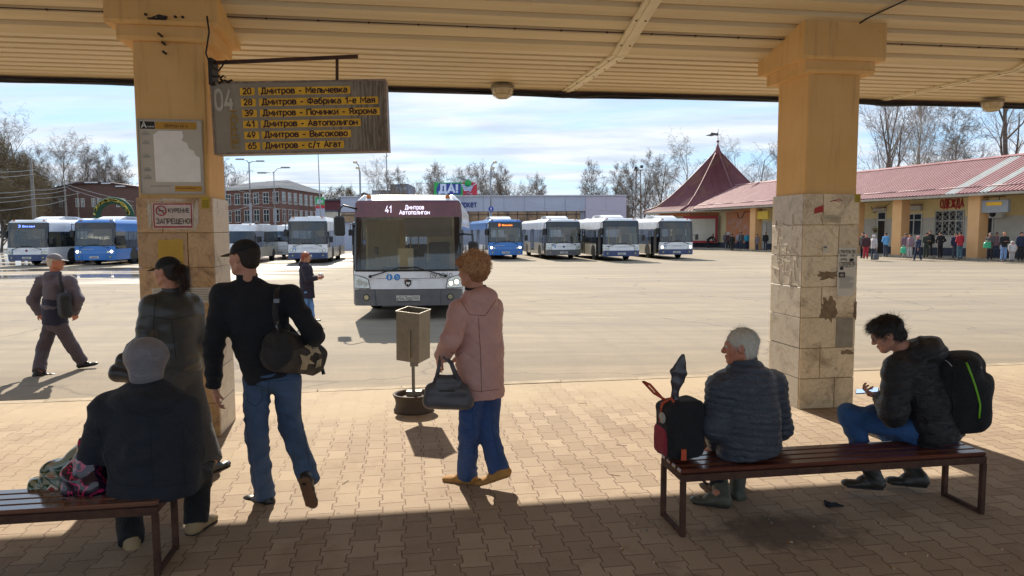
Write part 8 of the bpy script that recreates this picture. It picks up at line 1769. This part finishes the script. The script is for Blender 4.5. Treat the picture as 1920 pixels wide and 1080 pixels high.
d = SDF(.014, .03); t2 = g_['nk'] - g_['pel']; sd_ = nrm(np.cross(g_['fwd'], (0, 0, 1))); d.seg(g_['pel'] + t2 * -.02, g_['pel'] + t2 * .50, .203, .212, side=sd_, b0=.163, b1=.160, flat=2); P, F_ = d.mesh(1); P = folds(.006, seed=3)(P, vnormals(P, F_)); mesh_obj('jacket_panel', P + off, F_, cloth('navy_panel', '20243a', var=.15), r_, True)
sb = thing('sling_bag', 'dark sling bag on the back of the walking man', 'bag', G(125, 700, -.1)); off = -np.array(sb.location); c0 = at_(121, 572, YW - .30); d = SDF(.012, .03); d.box(c0, (.14, .075, .17), frame((-.72, -.69, 0)), .06); d.box(c0 + V3(.03, -.05, -.05), (.11, .06, .10), frame((-.72, -.69, 0)), .05); P, F_ = d.mesh(1); P = folds(.009, (7, 7, 9), 71)(P, vnormals(P, F_)); mesh_obj('bag_body', P + off, F_, cloth('dark_sling_cloth', '26262c', var=.2), sb, True)
q = MB(); q.tube([at_(118, 556, YW - .28) + off, at_(114, 530, YW - .24) + off, at_(113, 512, YW - .1) + off, at_(111, 515, YW + .1) + off], .03, 6, flat=.3); q.build('strap', cloth('dark_sling_cloth', '26262c'), sb)

# 8 woman crossing the yard ---------------------------------------------------------
YG = 16.0; NVC = cloth('aubergine_coat', '231d2d', var=.15); RED = mat('copper_hair', '8a4630', .6, var=.25, vs=50)
J = dict(pel=at_(576, 545, YG), nk=at_(573, 494, YG), hd=at_(574, 482, YG), fwd=(.93, -.1, 0), hf=(.92, .1, -.1), sL=at_(578, 502, YG + .15), eL=at_(584, 522, YG + .15), wL=at_(597, 521, YG + .1), sR=at_(572, 502, YG - .17), eR=at_(577, 524, YG - .2), wR=at_(595, 521, YG - .1), dL=(.9, 0, .1), nL=(0, -.6, .6), dR=(.9, 0, .1), nR=(0, .6, .6),
         hL=at_(577, 548, YG + .08), kL=at_(583, 573, YG + .05), aL=at_(585, 596, YG), fL=(.95, 0, 0), hR=at_(575, 548, YG - .08), kR=at_(570, 574, YG - .08), aR=at_(566, 594, YG - .1), fR=(.9, .1, -.2))
O = dict(jacket=dict(nm='coat', mat=NVC, w=(.165, .15, .165), d=(.16, .15, .145), hem=.17, arm=(.075, .07, .055), hood=((0, -.09, -.01), (.11, .07, .07)), collar=(.07, .07, .02)), legs=dict(mat=cloth('pale_denim', '5f87b8', var=.2), r=(.082, .068, .066), ext=.0), shoes=dict(mat=BLKSH, sole=SOLED), head=.98,
         hair=[dict(mat=RED, k=.02, p=[('e', (0, -.02, .03), (.088, .102, .092)), ('s', ((0, -.06, .0), (0, -.07, -.13)), (.07, .05, .05, .04)), ('n', (0, .10, -.04), (.09, .10, .09))], disp=[rough(.004, 40, 3)])])
r8 = person('red-haired woman in a dark coat and pale jeans crossing the yard', J, O, q=1.3)[0]; strands(r8, 'hair', 1500, .06, mat('copper_strand', 'a85a38', .5), 5)
bgx = thing('plastic_cup', 'clear plastic cup held by the red-haired woman crossing the yard', 'cup', tuple(at_(601, 519, YG))); q = MB(); q.lathe([(.035, -.06), (.05, .06), (.052, .065)], n=14, cap=False); q.build('cup_wall', mat('clear_cup', 'd3d6d9', .1), bgx); q = MB(); q.lathe([(.0, .09), (.03, .085), (.053, .066)], n=14, cap=False); q.build('lid', mat('cup_lid', 'e0e2e4', .2), bgx)

# ---------------------------------------------------------------- small figures at the arcade
def gen(label, px, pf, h, face, jm, lm, sm=None, hm=None, wid=1.0, stride=0.0, arms='down', ground=-.1, skirt=None, hood=None, hat=None, jl=.05, group='people waiting along the arcade', lean=0.0, Y=None, skin=None, ad=None, bend=0.0):
    g0 = G(px, pf, ground) if ad is None else np.array(arc(s_of(px, ad), ad, .14 if ad > 0 else 0)); a = R(face); f = V3(math.cos(a), math.sin(a), 0); s_ = V3(f[1], -f[0], 0); Z_ = lambda v: V3(0, 0, v * h)
    b = g0; ln = f * lean * h + f * bend * h * .32; dz = -bend * h * .12
    def P(x, y, z): return b + s_ * x * h + f * y * h + Z_(z)
    J = dict(pel=P(0, 0, .53), fwd=f, hf=f + V3(0, 0, -.15), nk=P(0, 0, .845 + (dz / h)) + ln, hd=P(0, .015, .93 + dz / h) + ln * 1.15)
    for c, sg_ in (('L', -1), ('R', 1)):
        J['s' + c] = P(sg_ * .105, 0, .80 + dz / h) + ln; st_ = stride * sg_
        if arms == 'down' or (arms == 'one' and sg_ < 0): J['e' + c] = P(sg_ * .135, -st_ * .3, .64 + dz / h) + ln; J['w' + c] = P(sg_ * .13, -st_ * .5 + .03, .49 + dz / h) + ln * .9
        elif arms == 'hips': J['e' + c] = P(sg_ * .19, -.02, .66) + ln; J['w' + c] = P(sg_ * .11, .07, .57) + ln
        elif arms == 'reach': J['e' + c] = P(sg_ * .12, .14, .62 + dz / h) + ln; J['w' + c] = P(sg_ * .09, .22, .48 + dz / h) + ln
        else: J['e' + c] = P(sg_ * .135, .02, .64) + ln; J['w' + c] = P(sg_ * .05, .14, .67) + ln
        J['h' + c] = P(sg_ * .05, 0, .52); J['k' + c] = P(sg_ * .055, st_ * .45 + .01, .29); J['a' + c] = P(sg_ * .058, st_ - .01, .05 + (.02 if st_ < 0 else 0)); J['f' + c] = f
    hair = [dict(mat=hm or mat('dark_hair', '2b211b'), k=.01, p=[('e', (0, -.022, .032), (.086, .100, .092)), ('n', (0, .10, -.03), (.09, .09, .085))])]
    if hood: hair = [dict(nm='hood', mat=hood, k=.01, p=[('e', (0, -.03, .015), (.105, .11, .115)), ('n', (0, .12, -.01), (.07, .09, .085))])]
    if hat: hair.append(dict(nm='hat', mat=hat, k=.01, p=[('e', (0, -.012, .045), (.095, .11, .078))]))
    w_ = wid
    O = dict(s=w_, jacket=dict(mat=jm, w=(.165 * w_, .155 * w_, .175 * w_), d=(.14 * w_, .13 * w_, .125 * w_), hem=jl * h, arm=(.075, .066, .052), collar=None), legs=dict(mat=lm, r=(.085 * w_, .068, .062), skirt=skirt), shoes=dict(mat=sm or BLKSH, sole=SOLED), hair=hair, skin=skin or M_SKIN)
    return person(label, J, O, q=2.2, group=group)
C = lambda n, c: cloth(n, c, bump=0)
BK, NV, GY, RD, WH, LB_, DG = C('black_coat', '1a1a1d'), C('navy_coat', '1f2740'), C('grey_coat', '5b5a5e'), C('red_coat', '9c2430'), C('white_coat', 'b5b1b4'), C('light_blue_coat', '5a97c9'), C('dark_green_coat', '2b332b')
WHAT, PKH, KN = C('white_hat', 'c4bdc0'), C('pink_hat', 'c58c94'), C('brown_knit', '4b3d37')
gz = .04
gen('person in a dark coat at the left edge of the arcade queue', 1617, 484, 1.7, 200, BK, BK, ground=gz)
gen('person in a dark jacket and bright red trousers beside the white-coated one', 1623, 485, 1.6, 250, C('wine_coat', '3d2028'), RD, ground=gz, hm=mat('pink_hair', '7a3f42', .7))
gen('woman in a white coat and hood standing beside a small suitcase', 1637, 487, 1.62, 20, WH, C('slate_trousers', '38404f'), hood=WH, ground=-.05, jl=.08)
gen('person in a light blue jacket left of the middle peach pillar', 1660, 481, 1.66, 100, LB_, C('slate_trousers', '38404f'), ground=gz, arms='front')
gen('stout person in a patterned coat with a green bag by the middle pillar', 1697, 483, 1.62, 230, C('patterned_coat', '6d5561'), C('pale_trousers', '9b9698'), ground=gz, hat=KN, wid=1.1)
gen('second figure in a flowered jacket close to the one with the green bag', 1706, 484, 1.56, 200, C('flowered_coat', '7d6670'), C('white_trousers', 'a9a5a8'), ground=gz)
gen('person in a pink hat and navy vest stepping off the arcade kerb', 1720, 489, 1.60, 190, NV, NV, ground=-.1, stride=.11, hat=PKH, sm=mat('pale_shoe', 'a9a49c', .7))
gen('person in dark green work clothes with folded arms before the window', 1736, 484, 1.68, 270, DG, DG, ground=gz, arms='front', hat=BK)
gen('tall person in black just behind the one in green work clothes', 1742, 482, 1.82, 250, BK, BK, ground=gz)
gen('person in a black coat with hands on hips under the ОДЕЖДА letters', 1762, 483, 1.72, 95, BK, BK, ground=gz, arms='hips', jl=.09)
gen('dark figure half hidden behind the man in the red jacket', 1790, 484, 1.62, 260, NV, C('slate_trousers', '38404f'), ground=gz)
gen('person in a bright red jacket and jeans left of the nearest peach pillar', 1799, 485, 1.72, 95, RD, C('teal_denim', '3c5a6c'), ground=gz, arms='front', wid=1.08)
gen('woman in a headscarf and grey coat holding a green bag at the doorway', 1855, 486, 1.64, 215, C('brown_grey_coat', '4f4848'), C('dark_skirt', '2b262b'), ground=gz, hood=C('checked_scarf', '77716f'), arms='front', jl=.14, wid=1.1)
gen('person in a mauve coat behind the headscarf woman', 1867, 484, 1.66, 240, C('mauve_coat', '7a5c62'), C('slate_trousers', '38404f'), ground=gz)
gen('long-haired woman in a black jacket and wide jeans', 1881, 489, 1.70, 260, BK, C('pale_denim2', '6a86b0'), ground=gz, hm=mat('blond_hair', '9a6b42', .7), arms='front')
gen('small child in a white coat beside the woman in wide jeans', 1897, 489, 1.12, 250, WH, C('pale_trousers', '9b9698'), ground=gz, hood=WH)
gen('person in a dark coat at the right edge of the arcade', 1913, 488, 1.68, 250, NV, BK, ground=gz)
gq = 'people by the tower pavilion'
gen('bending person in black in front of the white wall', 1328, 466, 1.70, 20, BK, BK, arms='reach', bend=1.0, group=gq, ad=0.3)
gen('person with a pink bag and dark red coat before the orange wall', 1366, 465, 1.60, 250, C('wine_coat', '3d2028'), BK, hat=WHAT, group=gq, skirt=.05, ad=0.6)
gen('person in black walking away nearest the yard before the orange wall', 1373, 468, 1.66, 80, BK, BK, stride=.07, group=gq, ad=-0.9)
gen('person in a pale grey jacket before the orange wall', 1386, 463, 1.64, 240, C('pale_grey_coat', '8b8f9c'), NV, group=gq, ad=1.2)
gen('person in grey with a dark cap beside the pale jacketed one', 1390, 463, 1.68, 260, GY, C('slate_trousers', '38404f'), hat=BK, group=gq, ad=0.9)
gen('person in a turquoise jacket and pink hat near the far pillar', 1401, 465, 1.62, 260, C('turquoise_coat', '2c8ca8'), NV, hat=PKH, group=gq, ad=0.9)
gen('person in a long grey coat standing at the far pillar', 1420, 466, 1.64, 200, C('long_grey_coat', '5f565c'), C('slate_trousers', '38404f'), jl=.12, group=gq, ad=-0.25)
gen('person in dark and pale clothes beside the right column edge', 1436, 465, 1.68, 230, BK, C('slate_trousers', '38404f'), group=gq, ad=0.5)
gen('person in blue seen beyond the open mirror of the rightmost bus', 1307, 464, 1.7, 260, NV, NV, group=gq, ad=0.5)
gen('person in grey behind the red-coated one at the tower', 1361, 463, 1.64, 250, GY, C('slate_trousers', '38404f'), group=gq, ad=1.4)
def carrybag(name, label, px, pf, w_, h_, m, z0=.3, ground=gz):
    g0 = G(px, pf, ground); t_ = thing(name, label, 'bag', g0); d = SDF(.02, .04); d.box((0, 0, z0 + h_ / 2), (w_ / 2, .09, h_ / 2), None, .07); P, F_ = d.mesh(1); P = folds(.012, (6, 6, 6), 3)(P, vnormals(P, F_)); mesh_obj('bag_body', P, F_, m, t_, True)
    q = MB(); q.tube([(-w_ * .25, 0, z0 + h_ * .95), (-.03, 0, z0 + h_ + .14), (.03, 0, z0 + h_ + .14), (w_ * .25, 0, z0 + h_ * .95)], .012, 5); q.build('handle', m, t_)
carrybag('carrier_bag', 'mint green carrier bag held at the middle peach pillar', 1693, 484.5, .32, .40, mat('mint_plastic', '3fae88', .4), .32)
carrybag('carrier_bag', 'green carrier bag held by the headscarf woman at the doorway', 1850, 487.5, .42, .36, mat('green_plastic', '3aa37c', .4), .72)
carrybag('carrier_bag', 'pink carrier bag beside the dark red coat at the orange wall', 1360, 465.5, .36, .5, mat('pink_plastic', 'cf7f8e', .4), .1, -.1)
carrybag('carrier_bag', 'lilac shopping bag on the ground by the far pillar', 1413, 465, .4, .5, mat('lilac_plastic', '8f7fae', .5), .0, -.1)
sc_ = thing('suitcase', 'small grey suitcase on the arcade kerb beside the white-hooded woman', 'suitcase', G(1642, 488, -.05)); q = MB(); q.box(-.17, -.1, .03, .17, .1, .42, b=.04); q.build('shell', GY, sc_); q = MB(); q.tube([(-.08, .08, .42), (-.08, .08, .52), (.08, .08, .52), (.08, .08, .42)], .012, 5); q.build('handle', M_BLK, sc_)
hp = thing('hanging_plant', 'small hanging plant with yellow leaves by the leftmost arcade door', 'plant', arc(s_of(1643, 2.3), 2.2, 1.95)); q = MB(); rr = random.Random(3)
for i in range(160):
    v = Vector((rr.gauss(0, .16), rr.gauss(0, .1), rr.gauss(.1, .09))); q.add([v, v + Vector((rr.uniform(-.08, .08), rr.uniform(-.05, .05), rr.uniform(-.02, .08))), v + Vector((rr.uniform(-.05, .05), rr.uniform(-.05, .05), rr.uniform(-.08, .02)))], [(0, 1, 2)])
q.build('foliage', mat('yellow_leaf', '8c8a35', .7, var=.4, vs=12), hp); q = MB(); q.lathe([(.08, -.18), (.13, .02)], n=10); q.tube([(0, 0, 0), (0, 0, 1.6)], .006, 4); q.build('pot', mat('pot_brown', '5d3c2b', .8), hp)

# ---------------------------------------------------------------- things on the platform
# litter bin on a wheel rim
lb = thing('litter_bin', 'tilted grey sheet metal litter bin on a pole welded to a wheel rim', 'litter bin', tuple(G(776, 770, 0))); 
M_BIN = mat('scratched_steel', '8b867b', .45, metal=.2, var=.2, vs=7, dirt=('4a453f', .7, 7)); M_BRIM = mat('rusty_rim', '5b4f45', .75, metal=.2, var=.3, vs=9, dirt=('3a2a20', .7, 9))
q = MB(); q.lathe([(.205, .0), (.215, .02), (.20, .045), (.19, .09), (.195, .13), (.215, .17), (.222, .19), (.205, .195), (.185, .17), (.175, .12)], n=32, cap=False); q.lathe([(.175, .10), (.12, .15), (.06, .155), (.0, .155)], n=24, cap=False)
q.build('rim_base', M_BRIM, lb)
q = MB(); q.box(-.075, -.035, .165, .085, .06, .215); q.tube([(.0, 0, .15), (.0, 0, .80)], .022, 4, sm=False); q.box(-.03, -.02, .48, .055, .0, .62); q.build('pole', M_BIN, lb)
B = Matrix.Translation((.0, .02, .555)) @ Matrix.Rotation(R(4.5), 4, 'Y') @ Matrix.Rotation(R(-22), 4, 'Z') @ Matrix.Rotation(R(7), 4, 'X')
q = MB(); q.T = B; w_, d_, h_, t_ = .135, .12, .53, .003
for x0, y0, x1, y1 in ((-w_, -d_, w_, -d_ + t_), (-w_, d_ - t_, w_, d_), (-w_, -d_ + t_, -w_ + t_, d_ - t_), (w_ - t_, -d_ + t_, w_, d_ - t_)): q.box(x0, y0, 0, x1, y1, h_)
q.box(-w_ + t_, -d_ + t_, .003, w_ - t_, d_ - t_, .006); q.build('bin_box', M_BIN, lb)
q = MB(); q.T = B; e = .006
for x0, y0, x1, y1 in ((-w_ - e, -d_ - e, w_ + e, -d_), (-w_ - e, d_, w_ + e, d_ + e), (-w_ - e, -d_, -w_, d_), (w_, -d_, w_ + e, d_)): q.box(x0, y0, h_ - .012, x1, y1, h_ + .004)
q.tube([(.03, -d_ - .006, .05), (.03, -d_ - .006, .34)], .014, 4, sm=False); q.build('bin_rim', mat('edge_steel', '8a8376', .4, metal=.4), lb)
# backpack with the red pocket on the bench
rb = thing('backpack', 'black backpack with a red pocket and orange handles at the bench end', 'backpack', tuple(at_(1275, 858, 4.50))); C0 = np.array(rb.location); off = -C0; Mb = frame((-.95, -.3, 0))
M_BB = cloth('black_canvas', '16171c', var=.2); M_REDP = cloth('red_pocket', '93283a', var=.15); M_ORS = mat('orange_webbing', 'b5492a', .7)
d = SDF(.008, .03); d.box((.0, .03, .185), (.115, .13, .18), Mb, .05); d.box((.02, .03, .33), (.10, .10, .05), Mb, .04); P, F_ = d.mesh(1); P = folds(.008, (9, 9, 9), 81)(P, vnormals(P, F_)); mesh_obj('bag_body', P, F_, M_BB, rb, True)
d = SDF(.008, .02); d.box((-.105, .005, .12), (.088, .035, .095), Mb, .03); P, F_ = d.mesh(1); P = folds(.004, (9, 9, 9), 82)(P, vnormals(P, F_)); mesh_obj('front_pocket', P, F_, M_REDP, rb, True)
bvb = None
q = MB(); q.tube([(-.135, -.02, .24), (-.12, -.01, .36), (-.07, -.03, .40), (-.04, -.06, .35), (-.045, -.08, .25)], .012, 6, flat=.5); q.tube([(-.11, .01, .38), (-.19, .05, .47), (-.235, .06, .49), (-.17, .02, .42), (-.08, .0, .37)], .009, 6); q.build('handle', M_ORS, rb)
q = MB(); q.T = Matrix.Translation((-.128, -.045, .275)) @ Matrix.Rotation(math.atan2(-.3, -.95) + math.pi / 2, 4, 'Z'); q.lathe([(.0, -.004), (.036, -.004), (.036, .004), (.0, .004)], (0, 0, 0), 18, 'y'); q.build('round_patch', mat('pale_patch', 'a9a59a', .6), rb)
q = MB(); q.box(-.02, -.118, .02, .012, -.110, .09); q.build('label_tab', M_ORS, rb)
# furled dark bag tied on top
fb = thing('plastic_bag', 'twisted dark translucent bag standing up from the black and red backpack', 'bag', tuple(C0 + V3(-.04, .0, .36))); d = SDF(.006, .02); d.seg((0, 0, 0), (.0, 0, .06), .030, .018); d.seg((0, 0, .05), (.025, 0, .20), .022, .052, side=(1, 0, 0), b0=.015, b1=.02); d.seg((.025, 0, .20), (.05, 0, .31), .052, .012, side=(1, 0, 0), b0=.02, b1=.008); P, F_ = d.mesh(1); P = folds(.006, (22, 22, 8), 83)(P, vnormals(P, F_)); mesh_obj('bag_body', P, F_, mat('smoky_plastic', '3f3b40', .3, var=.3, vs=18), fb, True)
# bags on the left bench
pb1 = thing('plastic_bag', 'shiny plastic bag with a green and white floral print on the left bench', 'bag', tuple(at_(120, 935, 4.08))); d = SDF(.009, .03); d.seg((-.13, 0, .07), (.14, .05, .11), .085, .10, side=(0, 1, 0), b0=.07, b1=.11); d.seg((-.04, 0, .14), (.16, .05, .24), .085, .08); d.seg((.08, .05, .22), (.2, .08, .33), .08, .045); P, F_ = d.mesh(1); P = folds(.014, (9, 9, 11), 85)(P, vnormals(P, F_))
def patchwork(name, stops, sc=6):
    m, t, b = new_mat(name); P_ = nd(t, 'ShaderNodeTexCoord').outputs['Object']; n = nd(t, 'ShaderNodeTexNoise', {'Vector': P_, 'Scale': sc, 'Detail': 2.5, 'Distortion': 1.2}).outputs[0]
    c = ramp(t, n, stops); t.links.new(c, b.inputs['Base Color']); b.inputs['Roughness'].default_value = .18; b.inputs['Coat Weight'].default_value = .3
    for s_ in t.nodes: 
        if s_.type == 'VALTORGB': s_.color_ramp.interpolation = 'CONSTANT'
    return m
mesh_obj('bag_body', P, F_, patchwork('floral_plastic', [(0, '8d8a72'), (.40, '24402c'), (.47, '7e8a80'), (.54, 'a39a88'), (.60, '9c6a52'), (.66, '1f3f2a')], 8), pb1, True)
q = MB(); o_ = snap([at_(98, 916, 3.9)], BVHTree.FromPolygons([tuple(p + np.array(pb1.location)) for p in P], [tuple(f) for f in F_.tolist()]), .004)[0] - np.array(pb1.location)
q.prism([(o_[0] - .035, o_[2] - .005), (o_[0], o_[2] - .032), (o_[0] + .04, o_[2]), (o_[0], o_[2] + .03)], 'y', o_[1] - .004, o_[1] + .004, 0); q.prism([(o_[0] - .018, o_[2]), (o_[0], o_[2] - .016), (o_[0] + .02, o_[2]), (o_[0], o_[2] + .016)], 'y', o_[1] - .007, o_[1] + .002, 1); q.build('print_emblem', [M_PAPER, mat('red_ink', '9d2f2f')], pb1)
pb2 = thing('carrier_bag', 'dark purple carrier bag with magenta print against the grey-hatted person', 'bag', tuple(at_(162, 940, 3.98))); d = SDF(.009, .03); d.seg((-.06, 0, .08), (.07, 0, .10), .08, .09, side=(0, 1, 0), b0=.07, b1=.08); d.seg((-.02, 0, .14), (.04, .02, .33), .11, .07, side=(1, 0, 0), b0=.07, b1=.04); P, F_ = d.mesh(1); P = folds(.015, (10, 10, 12), 86)(P, vnormals(P, F_)); mesh_obj('bag_body', P, F_, patchwork('magenta_plastic', [(0, '241325'), (.45, '2d1730'), (.52, 'b01f50'), (.57, '1c1220'), (.66, 'c42a5a')], 9), pb2, True)
# bag and stick in front of the white-haired man
gb = thing('shopping_bag', 'grey brown bag standing in front of the white-haired man', 'bag', tuple(G(1345, 925, 0) + V3(.02, .22, 0))); q = SDF(.01, .03); q.box((.03, 0, .20), (.16, .07, .17), None, .05); P, F_ = q.mesh(1); P = folds(.008, (9, 9, 9), 87)(P, vnormals(P, F_)); mesh_obj('bag_body', P, F_, cloth('taupe_bag', '5c4b45', var=.15), gb, True)
q = MB(); q.tube([(-.10, -.06, .22), (-.12, -.08, .08), (-.06, -.1, .02)], .012, 6); q.build('strap', cloth('taupe_bag', '5c4b45'), gb)
# small litter
gv = thing('glove', 'black glove or rag lying on the pavers between the bench legs', 'glove', tuple(G(1560, 950, 0))); d = SDF(.005, .01); d.seg((-.03, 0, .012), (.03, .01, .014), .028, .02, side=(0, 1, 0), b0=.018, b1=.012); d.seg((.03, .01, .012), (.075, -.005, .006), .012, .006); d.seg((-.02, 0, .02), (-.04, .03, .03), .014, .008); P, F_ = d.mesh(1); P[:, 2] = np.maximum(P[:, 2], .001); mesh_obj('cloth', P, F_, BLACKC, gv, True)
rr = random.Random(31)
M_STONE = mat('pebble', '8b8075', .9, var=.2, vs=20); M_BUTT = mat('cigarette_paper', 'c9bfae', .8); M_FILT = mat('cigarette_filter', 'b07a3c', .8)
for i in range(34):
    px, py = (rr.uniform(1190, 1300), rr.uniform(965, 1000)) if i < 14 else ((rr.uniform(1400, 1620), rr.uniform(955, 1010)) if i < 24 else (rr.uniform(640, 1900), rr.uniform(930, 1075)))
    g0 = G(px, py, 0); s_ = rr.uniform(.004, .012); q = MB(); n_ = 7
    vs_ = [Vector((rr.gauss(0, 1), rr.gauss(0, 1), rr.gauss(0, 1))).normalized() * s_ for _ in range(9)]; import bmesh
    bm = bmesh.new(); [bm.verts.new((v.x, v.y, max(v.z, -s_ * .5) + s_ * .45)) for v in vs_]; bmesh.ops.convex_hull(bm, input=bm.verts); me = bpy.data.meshes.new('pebble'); bm.to_mesh(me); bm.free(); me.materials.append(M_STONE); o_ = bpy.data.objects.new('pebble', me); COL.objects.link(o_); o_.location = tuple(g0); tag(o_, 'tiny loose pebble lying on the pavers', 'pebble', 'pebbles on the pavers')
for i in range(16):
    px, py = rr.uniform(640, 1880), rr.uniform(900, 1070); g0 = G(px, py, 0); t_ = thing('cigarette_end', 'trodden cigarette end lying on the pavers', 'litter', tuple(g0 + V3(0, 0, .004)), rr.uniform(0, 3), 'cigarette ends on the pavers')
    q = MB(); q.tube([(0, 0, 0), (.016, 0, 0)], .004, 6); q.build('paper', M_BUTT, t_); q = MB(); q.tube([(.016, 0, 0), (.030, 0, 0)], .0041, 6); q.build('filter', M_FILT, t_)
rr = random.Random(3)
for i in range(10):
    px, py = ((rr.uniform(560, 900), rr.uniform(800, 1000)) if i < 6 else (rr.uniform(930, 1200), rr.uniform(700, 900))); g0 = G(px, py, 0); q = MB(); a = rr.uniform(0, 3); pts = [(g0[0] + .03 * k_ * math.cos(a) + rr.uniform(-.008, .008), g0[1] + .03 * k_ * math.sin(a), .004) for k_ in range(4)]; q.tube(pts, .0022, 4); o_ = q.build('dry_twig', M_TWIG); tag(o_, 'thin dry twig lying on the sandy pavers', 'twig', 'dry twigs on the pavers')
